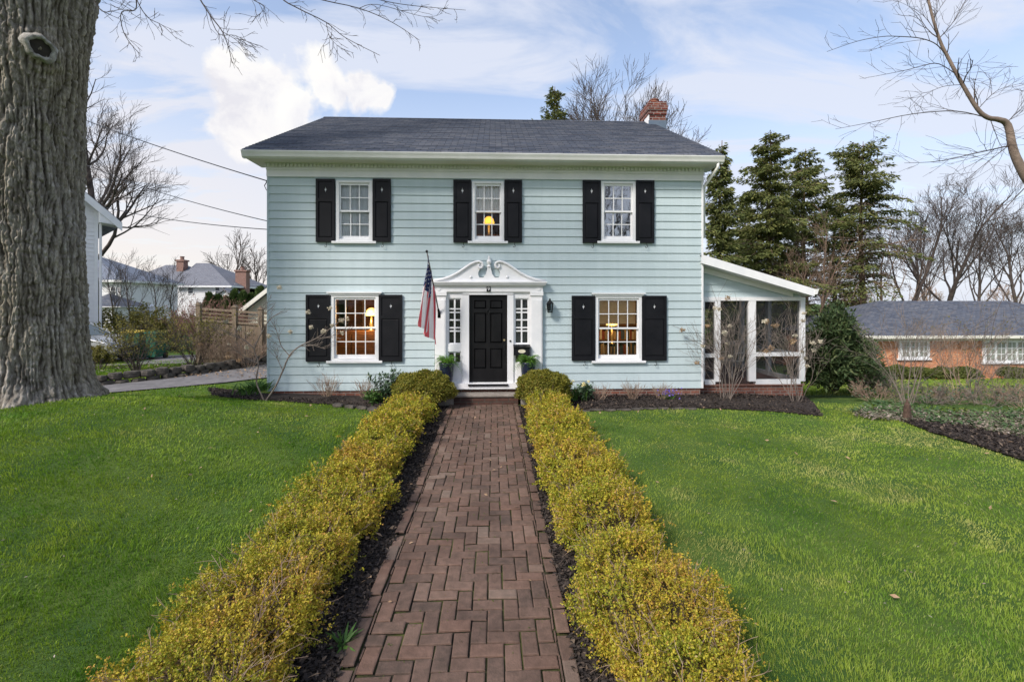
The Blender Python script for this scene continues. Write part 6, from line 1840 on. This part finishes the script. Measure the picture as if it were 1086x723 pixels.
# hedge row of arborvitae behind it
for i, px in enumerate(range(222, 300, 9)):
    Y = 24 + .3*(i % 2); hz_ = PZ(px, 313 - i*1.2 + 3*(i % 3), Y)
    x = PX(px, Y); z = float(H(x, Y))
    g_ = np.random.default_rng(700 + i); n = 1500; t_ = g_.uniform(0, 1, n)**.8; a = g_.uniform(0, 6.28, n); r_ = (1 - t_)**.6*.48*g_.uniform(.75, 1.05, n)
    hh = hz_ - z
    c = np.stack([x + np.cos(a)*r_, Y + np.sin(a)*r_, z + t_*hh], -1); L = g_.uniform(.14, .26, n)
    th0 = thing('arborvitae', 'green cone of the clipped evergreen row behind the wooden fence', 'tree', (x, Y, z), 0, 'arborvitae row behind the fence')
    v, q_ = leaves_np(c, np.stack([np.cos(a)*.5, np.sin(a)*.5, np.ones(n)], -1) + g_.normal(0, .3, (n, 3)), np.stack([np.cos(a), np.sin(a), .3 + 0*a], -1), L, L*.5); mesh_np('foliage', v, [q_], M_arbor, th0)
    MB().lathe([(.06, 0), (.3, hh*.1), (.3, hh*.4), (.02, hh*.92)], (x, Y, z), 10).build('inner_growth', M_yew, th0)

# houses: shared small builder with roof, windows, chimney
M_wsid = mat('white_siding', (.66, .66, .68), (.74, .74, .75), 3, .6)
M_groof = brick_mat('grey_shingles', [(.15, .16, .19), (.20, .21, .24), (.17, .175, .20)], (.10, .10, .12), .3, .16, .01, 'slope', .9)
M_wdark = mat('far_window_glass', (.05, .06, .075), None, 3, .15, spec=.6)
def win_box(par, x0, x1, z0, z1, y, m=M_wdark, fr=M_white, cols=1, rows=2, fw=.06):
    o = MB(); o.box(x0 - fw, x1 + fw, y - .05, y, z0 - fw, z1 + fw); w_ = o.build('window', fr, par)
    MB().box(x0, x1, y - .058, y - .051, z0, z1).build('pane', m, w_)
    mm = MB()
    for i in range(1, cols): xx = x0 + (x1-x0)*i/cols; mm.box(xx - .02, xx + .02, y - .07, y - .059, z0, z1)
    for i in range(1, rows): zz_ = z0 + (z1-z0)*i/rows; mm.box(x0, x1, y - .069, y - .0585, zz_ - .02, zz_ + .02)
    if cols > 1 or rows > 1: mm.build('muntin', fr, w_)
# gable-fronted white house at far left, half behind the big tree
Yn = 20.0
nx1 = PX(103, Yn); ez_ = PZ(117, 219, Yn - .4); zs0 = float(H(nx1, Yn))
nh = thing('neighbour_house', 'tall white clapboard house half hidden behind the big tree', 'house', (nx1, Yn, zs0))
hw = 8.8; xm = nx1 - hw/2; rise = .95; nh.rotation_euler = (0, 0, R(47))
m = MB(); siding(m, lambda z: nx1 - hw, lambda z: nx1, zs0 + .2, ez_ - .15, [], lambda x, o, z: (x, Yn - o, z), .17)
apex = ez_ + rise*hw/2
siding(m, lambda z: nx1 - hw + max(0, (z - ez_)/rise), lambda z: nx1 - max(0, (z - ez_)/rise), ez_ - .15, apex - .1, [], lambda x, o, z: (x, Yn - o, z), .17)
siding(m, lambda z: Yn, lambda z: Yn + 11, zs0 + .2, ez_ - .1, [], lambda y, o, z: (nx1 + o, y, z), .17)
m.box(nx1 - hw, nx1 - hw + .05, Yn + .05, Yn + 11, zs0 + .2, ez_ - .1); m.box(nx1 - hw, nx1, Yn + 10.9, Yn + 11, zs0 + .2, ez_ - .1)
m.build('wall', M_wsid, nh)
MB().box(nx1 - .09, nx1 + .03, Yn - .04, Yn, zs0 + .2, ez_ - .15).build('corner_board', M_white, nh)
MB().box(nx1 - hw + .05, nx1 - .03, Yn + .02, Yn + 10.9, zs0 - .3, zs0 + .21).build('foundation', M_conc, nh)
ov_ = .75
pts = [(nx1 - hw - ov_, ez_ - ov_*rise), (xm, apex), (nx1 + ov_, ez_ - ov_*rise), (nx1 + ov_, ez_ - ov_*rise + .16), (xm, apex + .17), (nx1 - hw - ov_, ez_ - ov_*rise + .16)]
dz_ = ov_*rise
MB().prism([(a, b + .02) for a, b in pts], Yn - .38, Yn + 11.3).build('roof', M_groof, nh)
MB().prism([(a, b - .2 if i < 3 else b - .02) for i, (a, b) in enumerate(pts)], Yn - .42, Yn - .385).build('rake_board', M_white, nh)
MB().prism([(nx1 + .03, ez_ - .62), (nx1 + ov_, ez_ - .62), (nx1 + ov_, ez_ - dz_), (nx1 + .03, ez_ - .05)], Yn - .38, Yn + .4).build('eave_return', M_white, nh)
MB().tube([(nx1 + .1, Yn - .06, ez_ - .6), (nx1 + .1, Yn - .06, zs0 + .3)], .045, 8).build('downspout', M_white, nh)
for x in (nx1 - 2.6, nx1 - 6.2):
    for z in (zs0 + 1.2, zs0 + 4.0): win_box(nh, x - .45, x + .45, z, z + 1.5, Yn - .03)
def hip(par, x0, x1, y0, y1, ze, zr, rx0, rx1, ov=.45, m=M_groof):
    ym = (y0 + y1)/2
    v = [(x0-ov, y0-ov, ze), (x1+ov, y0-ov, ze), (x1+ov, y1+ov, ze), (x0-ov, y1+ov, ze), (rx0, ym, zr), (rx1, ym, zr),
         (x0-ov, y0-ov, ze-.18), (x1+ov, y0-ov, ze-.18), (x1+ov, y1+ov, ze-.18), (x0-ov, y1+ov, ze-.18)]
    o = MB(); o.add(v[:6], [(0,1,5,4), (1,2,5), (2,3,4,5), (3,0,4)]); r_ = o.build('roof', m, par)
    o = MB(); o.add(v[:4] + v[6:], [(0,4,5,1), (1,5,6,2), (2,6,7,3), (3,7,4,0), (4,7,6,5)]); o.build('fascia', M_white, r_)
    return r_
# large white house far behind
Yw = 52
wh = thing('far_house', 'large white two-storey house with grey hip roofs and two brick chimneys', 'house', (PX(195, Yw), Yw, 0))
wz = PZ(200, 300, Yw)
xa, xb, xc = PX(136, Yw), PX(196, Yw), PX(249, Yw)
m = MB(); siding(m, lambda z: xa, lambda z: xb, .2, wz, [], lambda x, o, z: (x, Yw - o, z), .25); siding(m, lambda z: xb, lambda z: xc, .2, PZ(220, 302, Yw - 1), [], lambda x, o, z: (x, Yw - 1 - o, z), .25)
m.box(xa, xc, Yw + .02, Yw + 7, .1, wz - .05); m.box(xb, xb + .05, Yw - 1, Yw, .2, wz - .05); m.box(xc - .05, xc, Yw - 1, Yw + 8, .2, wz - .15); m.build('wall', M_wsid, wh)
r1_ = hip(wh, xa, xb + 1, Yw, Yw + 7, wz, PZ(180, 281, Yw + 3.5), PX(176, Yw + 3.5), PX(198, Yw + 3.5))
r2_ = hip(wh, xb, xc, Yw - 1, Yw + 8, PZ(220, 303, Yw - 1), PZ(212, 279, Yw + 3.5), PX(208, Yw + 3.5), PX(222, Yw + 3.5))
for px0, px1, t_, bt in ((150.5, 154, 301, 307), (157, 162, 299.5, 306), (167, 172, 299, 305), (175, 180, 299, 305), (143, 147, 314, 322), (158, 163, 313, 321), (200, 205, 305, 311), (229, 233, 304, 313), (237, 240, 304, 312)):
    yy = Yw if px0 < 195 else Yw - 1
    win_box(wh, PX(px0, yy), PX(px1, yy), PZ(px0, bt, yy), PZ(px0, t_, yy), yy - .03, rows=2, fw=.08)
for px0, px1, t_, bt, yy in ((187, 194.5, 277, 290, Yw + 2), (249.5, 261, 288, 318, Yw + 1)):
    x0, x1 = PX(px0, yy), PX(px1, yy); m = MB(); m.box(x0, x1, yy, yy + .8, PZ(px0, bt, yy) - 1, PZ(px0, t_, yy)); m.box(x0 - .1, x1 + .1, yy - .1, yy + .9, PZ(px0, t_, yy), PZ(px0, t_, yy) + .18); m.lathe([(.2, 0), (.2, .3), (.25, .4)], ((x0+x1)/2, yy + .4, PZ(px0, t_, yy) + .18), 8); m.build('chimney', M_farb, wh)
# small porch gable at its right
yg = Yw - 3; x0, x1 = PX(226, yg), PX(250, yg); zt2, zb2 = PZ(238, 308.5, yg), PZ(226, 317, yg)
m = MB(); m.prism([(x0, zb2 - 1.5), (x1, zb2 - 1.5), (x1, zb2), ((x0+x1)/2, zt2), (x0, zb2)], yg, yg + 2); m.build('porch_gable', M_wsid, wh)
m = MB(); xm_ = (x0+x1)/2; m.prism([(x0 - .3, zb2 - .05), (xm_, zt2 + .05), (x1 + .3, zb2 - .05), (x1 + .3, zb2 + .15), (xm_, zt2 + .28), (x0 - .3, zb2 + .15)], yg - .2, yg + 2); m.build('porch_gable_roof', M_groof, wh)
# small white house behind the left one
Ym = 40
sh = thing('far_house', 'small white house with a blue-grey roof just right of the tall neighbouring house', 'house', (PX(110, Ym), Ym, 0))
x1 = PX(128, Ym); x0 = x1 - 9; zE_ = PZ(128, 297, Ym); zR_ = PZ(101, 270, Ym + 3.5)
m = MB(); siding(m, lambda z: x0, lambda z: x1, .2, zE_, [], lambda x, o, z: (x, Ym - o, z), .22); m.box(x0, x1, Ym + .02, Ym + 7, .1, zE_); m.build('wall', M_wsid, sh)
hip(sh, x0, x1, Ym, Ym + 7, zE_, zR_, x0 + 3, PX(100, Ym + 3.5), .4, mat('slate_blue_shingles', (.13, .155, .20), (.18, .20, .25), 4, .9))
win_box(sh, PX(118.5, Ym), PX(123, Ym), PZ(120, 313, Ym), PZ(120, 305, Ym), Ym - .03)
Yc = 36
shd = thing('garden_shed', 'dark roofed low shed in front of the small white far house', 'shed', (PX(112, Yc), Yc, 0))
x0, x1 = PX(84, Yc), PX(126, Yc)
MB().box(x0 + .3, x1 - .3, Yc, Yc + 3, .1, PZ(110, 326, Yc)).build('wall', M_wsid, shd)
m = MB(); zE2, zR2 = PZ(120, 325, Yc), PZ(102, 311, Yc + 1.5); m.add([(x0, Yc - .3, zE2), (x1, Yc - .3, zE2), (x1, Yc + 3.3, zE2), (x0, Yc + 3.3, zE2), (x0 + 1, Yc + 1.5, zR2), (x1 - 1.9, Yc + 1.5, zR2)], [(0,1,5,4), (1,2,5), (2,3,4,5), (3,0,4), (0,3,2,1)]); m.build('roof', M_roof, shd)
# cream garage gable beside the house
Yg = 22
gr_ = thing('garage', 'cream garage gable peeking out left of the house corner', 'garage', (PX(290, Yg) + .5, Yg, .1))
x0 = PX(263, Yg); ze_ = PZ(260, 328, Yg); sl_ = (PZ(285, 309, Yg) - PZ(258, 330, Yg))/(PX(285, Yg) - PX(258, Yg))
xw = 5.2; xm = x0 + xw/2
m = MB(); m.prism([(x0, .1), (x0 + xw, .1), (x0 + xw, ze_), (xm, ze_ + sl_*xw/2), (x0, ze_)], Yg, Yg + 6); m.build('wall', mat('cream_siding', (.55, .52, .42), (.62, .60, .50), 2, .7, stretch=(1, 1, 8)), gr_)
pts = [(x0 - .35, ze_ - .35*sl_ + .02), (xm, ze_ + sl_*xw/2 + .02), (x0 + xw + .35, ze_ - .35*sl_ + .02), (x0 + xw + .35, ze_ - .35*sl_ + .2), (xm, ze_ + sl_*xw/2 + .22), (x0 - .35, ze_ - .35*sl_ + .2)]
MB().prism(pts, Yg - .3, Yg + 6.2).build('roof', M_groof, gr_)
MB().prism([(a, b - (.03 if i >= 3 else .06)) for i, (a, b) in enumerate(pts)], Yg - .34, Yg - .302).build('rake_board', M_cream, gr_)
# white box on a post
Yb_ = 22.5; bx, bz_ = PX(157, Yb_), PZ(157, 331, Yb_)
bh = thing('birdhouse', 'small white box on a white post above the bushes, left', 'birdhouse', (bx, Yb_, float(H(bx, Yb_))))
MB().box(bx - .06, bx + .06, Yb_ - .06, Yb_ + .06, float(H(bx, Yb_)), bz_).build('post', M_white, bh)
m = MB(); m.prism([(bx - .22, bz_), (bx + .22, bz_), (bx + .22, bz_ + .25), (bx + .1, bz_ + .37), (bx - .1, bz_ + .37), (bx - .22, bz_ + .25)], Yb_ - .18, Yb_ + .18); m.build('box', M_white, bh, bevel=.02)

# parked car
def car(x_front, y, label):
    z = float(H(x_front - 2, y)) + .03
    t = thing('parked_car', label, 'car', (x_front - 2.2, y, z))
    M_car = mat('silver_car_paint', (.42, .43, .45), None, 3, .28, metal=.5, coat=.6); M_cg = mat('car_glass', (.05, .075, .075), None, 3, .08, spec=.7)
    L = lambda a: x_front - 4.4 + a
    def arc(cx_, r_, n=9): return [(cx_ + r_*math.cos(a), .32 + r_*math.sin(a)) for a in np.linspace(0, math.pi, n)]
    bot = [(4.3, .30)] + [(a, b) for a, b in arc(3.55, .38)] + [(a, b) for a, b in arc(.85, .38)] + [(.12, .30)]
    topc = [(.02, .55), (.06, .90), (.35, 1.0), (1.0, 1.02), (2.9, .98), (3.6, .90), (4.15, .76), (4.36, .62), (4.40, .45)]
    m = MB(); m.prism([(L(a), z + b) for a, b in bot[::1]] + [(L(a), z + b) for a, b in topc], y - .86, y + .86); m.build('body', M_car, t, bevel=.05)
    cab = [(.45, .98), (.85, 1.36), (1.2, 1.46), (2.0, 1.46), (2.35, 1.38), (3.05, .97)]
    A = [(L(a), y - .80 + .16*(b - .98)/.48, z + b) for a, b in cab]; B = [(L(a), y + .80 - .16*(b - .98)/.48, z + b) for a, b in cab]; n = len(cab)
    m = MB(); m.add(A + B, [tuple(range(n)), tuple(reversed(range(n, 2*n)))] + [(i, i+1, i+1+n, i+n) for i in range(n-1)]); m.build('greenhouse', M_cg, t)
    m = MB()
    for s in (0, 1):
        Q_ = A if s == 0 else B; off = -.006 if s == 0 else .006
        for i, j in ((0,1),(1,2),(2,3),(3,4),(4,5)): m.beam(Vector(Q_[i]) + Vector((0, off, 0)), Vector(Q_[j]) + Vector((0, off, 0)), .045, .055)
        xm_ = L(1.75); m.beam((xm_, Q_[0][1] + off, z + .98), (xm_ - .05, Q_[2][1] + off, z + 1.46), .03, .09)
    m.box(L(.95), L(2.25), y - .62, y + .62, z + 1.45, z + 1.485); m.build('roof', M_car, t, bevel=.015)
    for cx_ in (.85, 3.55):
        for s in (-1, 1):
            w_ = MB(); w_.lathe([(.20, -.10), (.31, -.10), (.335, -.06), (.335, .06), (.31, .10), (.20, .10)], (L(cx_), y + s*.78, z + .335), 24, 'y'); wo = w_.build('wheel', mat('tyre_rubber', (.015, .015, .016), None, 3, .8), t, True)
            r_ = MB(); r_.lathe([(.205, -.085), (.17, -.03), (.04, -.05), (.04, .05), (.17, .03), (.205, .085)], (L(cx_), y + s*.78, z + .335), 20, 'y')
            for k in range(5): a = k*2*math.pi/5; r_.beam((L(cx_), y + s*.87, z + .335), (L(cx_) + .19*math.cos(a), y + s*.87, z + .335 + .19*math.sin(a)), .02, .05, up=(0, 1, 0))
            r_.build('rim', M_steel, wo)
    for s in (-1, 1): MB().sphere((L(4.18), y + s*.62, z + .68), .11, sx=1.2, sz=.6).build('headlight', M_glass_r, t, True)
    for s in (-1, 1): MB().sphere((L(2.75), y + s*.93, z + 1.02), .09, sx=.6, sz=.7).build('mirror', M_car, t, True)
    MB().box(L(4.38), L(4.415), y - .55, y + .55, z + .42, z + .56).build('grille', M_metal, t)
    MB().box(L(1.9), L(2.05), y - .875, y - .862, z + .84, z + .87).build('door_handle', M_metal, t)
car(PX(140, 17.2) , 17.2, 'silver car parked on the neighbouring drive behind budding shrubs')
# bins
def bin_(px, Y, h_, w_, mlid, label):
    x = PX(px, Y); z = float(H(x, Y)) + .03; t = thing('wheeled_bin', label, 'bin', (x, Y, z), 0, 'bins on the neighbouring drive')
    M_bin = mat('green_plastic', (.015, .10, .062), (.022, .13, .08), 4, .5)
    m = MB(); a = w_/2; v = [(x + sx*a*k, Y + sy*a*1.1*k, z + zz_) for k, zz_ in ((.8, .08), (1, h_)) for sx, sy in ((-1,-1),(1,-1),(1,1),(-1,1))]
    m.add(v, [(0,1,5,4),(1,2,6,5),(2,3,7,6),(3,0,4,7),(3,2,1,0),(4,5,6,7)]); m.build('body', M_bin, t, bevel=.02)
    m = MB(); m.prism([(Y - a*1.22, z + h_ + .002), (Y + a*1.2, z + h_ + .002), (Y + a*1.2, z + h_ + .06), (Y - a*.4, z + h_ + .09), (Y - a*1.22, z + h_ + .03)], x - a*1.08, x + a*1.08, 'x'); m.build('lid', mlid, t)
    MB().tube([(x - a*.9, Y + a*1.25, z + h_ - .02), (x + a*.9, Y + a*1.25, z + h_ - .02)], .02, 8).build('handle', M_bin, t)
    for s in (-1, 1): MB().lathe([(.12, -.03), (.12, .03)], (x + s*a*.82, Y + a*.95, z + .12), 14, 'x').build('wheel', mat('tyre_rubber', (.015,)*3), t)
M_lidy = mat('yellow_plastic', (.55, .40, .05), (.65, .48, .08), 4, .5); M_lidg = mat('green_plastic', (.015, .10, .062))
bin_(146, 17.8, 1.02, .62, M_lidy, 'green wheeled bin with a yellow lid beside the silver car')
bin_(163.5, 17.9, .96, .56, M_lidg, 'all green wheeled bin right of the yellow-lidded one')

# ================================================================== BRICK NEIGHBOUR ON THE RIGHT
Yq = 23.5
rz0 = -1.75
rn = thing('brick_house', 'long low orange brick house with a dark roof down the slope at right', 'house', (PX(1040, Yq), Yq, rz0))
qx0, qx1 = PX(905, Yq), PX(1086, Yq) + 7
zq = PZ(1000, 356, Yq - .5); zr = PZ(1000, 319, Yq + 4.2)
wins = [(952.5, 985, 360.5, 380), (1041.5, 1090, 361, 384)]
m = MB(); m.box(qx0, qx1, Yq, Yq + 8.4, rz0 - .3, zq - .05)
m.build('wall', M_ranch, rn)
sl2 = (zr - zq)/4.7
m = MB(); rv_ = [(qx0 - .35, Yq - .5, zq), (qx1 + .4, Yq - .5, zq), (qx1 + .4, Yq + 8.9, zq), (qx0 - .35, Yq + 8.9, zq), (PX(932, Yq + 4.2), Yq + 4.2, zr), (qx1 - 3, Yq + 4.2, zr)]; m.add(rv_, [(0,1,5,4), (1,2,5), (2,3,4,5), (3,0,4), (0,3,2,1)]); m.build('roof', M_roof, rn)
MB().box(qx0 - .36, qx1 + .4, Yq - .58, Yq - .505, zq - .14, zq + .01).build('gutter', M_cream, rn)
MB().box(qx0 - .3, qx1 + .3, Yq - .5, Yq, zq - .16, zq - .13).build('soffit', M_cream, rn)
MB().box(qx0 - .02, qx1, Yq - .03, Yq, zq - .30, zq - .165).build('frieze_board', M_cream, rn)
for a, b, t_, bt in wins:
    x0, x1, z0, z1 = PX(a, Yq), PX(b, Yq), PZ(a, bt, Yq), PZ(a, t_, Yq); n = 3 if a < 1000 else 4
    o = MB(); o.box(x0, x1, Yq - .07, Yq, z0, z1); o.box(x0 - .08, x1 + .08, Yq - .10, Yq, z0 - .08, z0); fr_ = o.build('window', M_white, rn)
    for i in range(n):
        u0 = x0 + .10 + (x1 - x0 - .2)*i/n + .07; u1 = x0 + .10 + (x1 - x0 - .2)*(i+1)/n - .07
        MB().box(u0, u1, Yq - .078, Yq - .071, z0 + .12, z1 - .10).build('pane', mat('grey_green_glass', (.22, .24, .21), (.34, .36, .32), 3, .15, spec=.6), fr_)
        mm = MB(); mm.box((u0+u1)/2 - .018, (u0+u1)/2 + .018, Yq - .09, Yq - .079, z0 + .12, z1 - .10)
        for k in (1, 2): zz_ = z0 + .12 + (z1 - z0 - .22)*k/3; mm.box(u0, u1, Yq - .0895, Yq - .0785, zz_ - .016, zz_ + .016)
        mm.build('muntin', M_white, fr_)
g = np.random.default_rng(12)
labs = ['leftmost round clipped bush', 'second round clipped bush from the left', 'third round clipped bush from the left', 'fourth round clipped bush from the left', 'fifth round clipped bush, just left of the gap', 'sixth clipped bush, right of the gap']
for i, px in enumerate((931, 953, 975, 1000, 1023, 1074)):
    x = PX(px, Yq - 1.0); leaf_bush('clipped_bush', labs[i] + ' below the brick neighbour wall', 'bush', on_ground(x, Yq - 1.0), .62, .5, .62 + g.uniform(-.06, .08), mat('clipped_bush_leaves', (.05, .07, .015), (.10, .115, .022), 4, .7), 2600, .11, 800 + i, 'clipped bushes before the brick house')
# bare shrubs on the bank between the lawns
gk = 'bare shrubs on the bank at right'
for px, Y, h_, sp, n, m_, lab, sd in ((962, 9.9, 2.1, .34, 11, M_twigg, 'bare tan shrub with reddish stems left on the bank', 901), (1031, 11.8, 2.5, .5, 9, M_twigg, 'grey forked bare shrub in the middle of the bank', 902), (1015, 11.0, 2.0, .5, 6, M_twigw, 'thin bare shrub between the two big bank shrubs', 903), (1072, 10.2, 1.3, .7, 10, M_twigg, 'low bare shrub at the right end of the bank', 904), (915, 12.0, 1.1, .8, 14, M_twigg, 'low tangle of grey twigs right of the dark yew', 905)):
    vase('bare_shrub', lab, PX(px, Y), Y, h_, sp, n, sd, m_, group=gk, r0=.013 if h_ > 1.5 else .007, maxl=3, kids=5, xy=.15, seg=.2, wig=.11, leaves=260 if px in (1031,) else 0, mleaf=M_forsy, ll=.05)
q_ = G(962, 447); sp_ = thing('tree_stump', 'reddish rotten stump at the foot of the left bank shrub', 'stump', tuple(q_))
m = MB(); m.lathe([(.12, -.05), (.075, .06), (.06, .2), (.055, .30), (.03, .36), (.012, .42)], q_, 7); m.build('stump', mat('rotten_red_wood', (.055, .036, .028), (.12, .075, .055), 14, .95, bump=.03), sp_)

# low tangles and ivy over the bank
for i, (px, Y, h_) in enumerate(((930, 10.6, .55), (985, 10.0, .6), (1008, 10.2, .5), (1045, 9.6, .55), (1090, 9.3, .6), (950, 12.0, .7), (1060, 10.8, .55))):
    vase('bramble_tangle', ('low tangle of dry twigs, number %s' % i) if False else ['low dry tangle right of the yew on the bank', 'low dry tangle beside the rotten stump', 'low dry tangle before the thin bank shrub', 'low dry tangle above the dark mulch strip', 'low dry tangle at the right edge above the mulch', 'taller dry tangle behind the left bank shrub', 'low dry tangle under the grey forked bank shrub'][i], PX(px, Y), Y, h_*.95, 1.15, 26, 950 + i, M_twigg if i % 2 else M_twigw, group='dry tangles on the bank', r0=.006, maxl=3, kids=4, xy=.28, seg=.12, wig=.22, rmin=.003, leaves=160, mleaf=M_rhodo, ll=.06)
chips('ivy_leaves', mat('ivy', (.03, .075, .022), (.09, .14, .05), 3, .6), poly_pts([(p.x, p.y) for p in (G(900, 440), G(965, 448), G(1045, 458), G(1086, 466), G(1180, 488), G(1180, 452), G(1086, 438), G(1000, 438), G(930, 428))], lambda x, y: .03 + .05*np.abs(nA_(x*2, y*2))), 4500, 53, (.05, .10), .06)
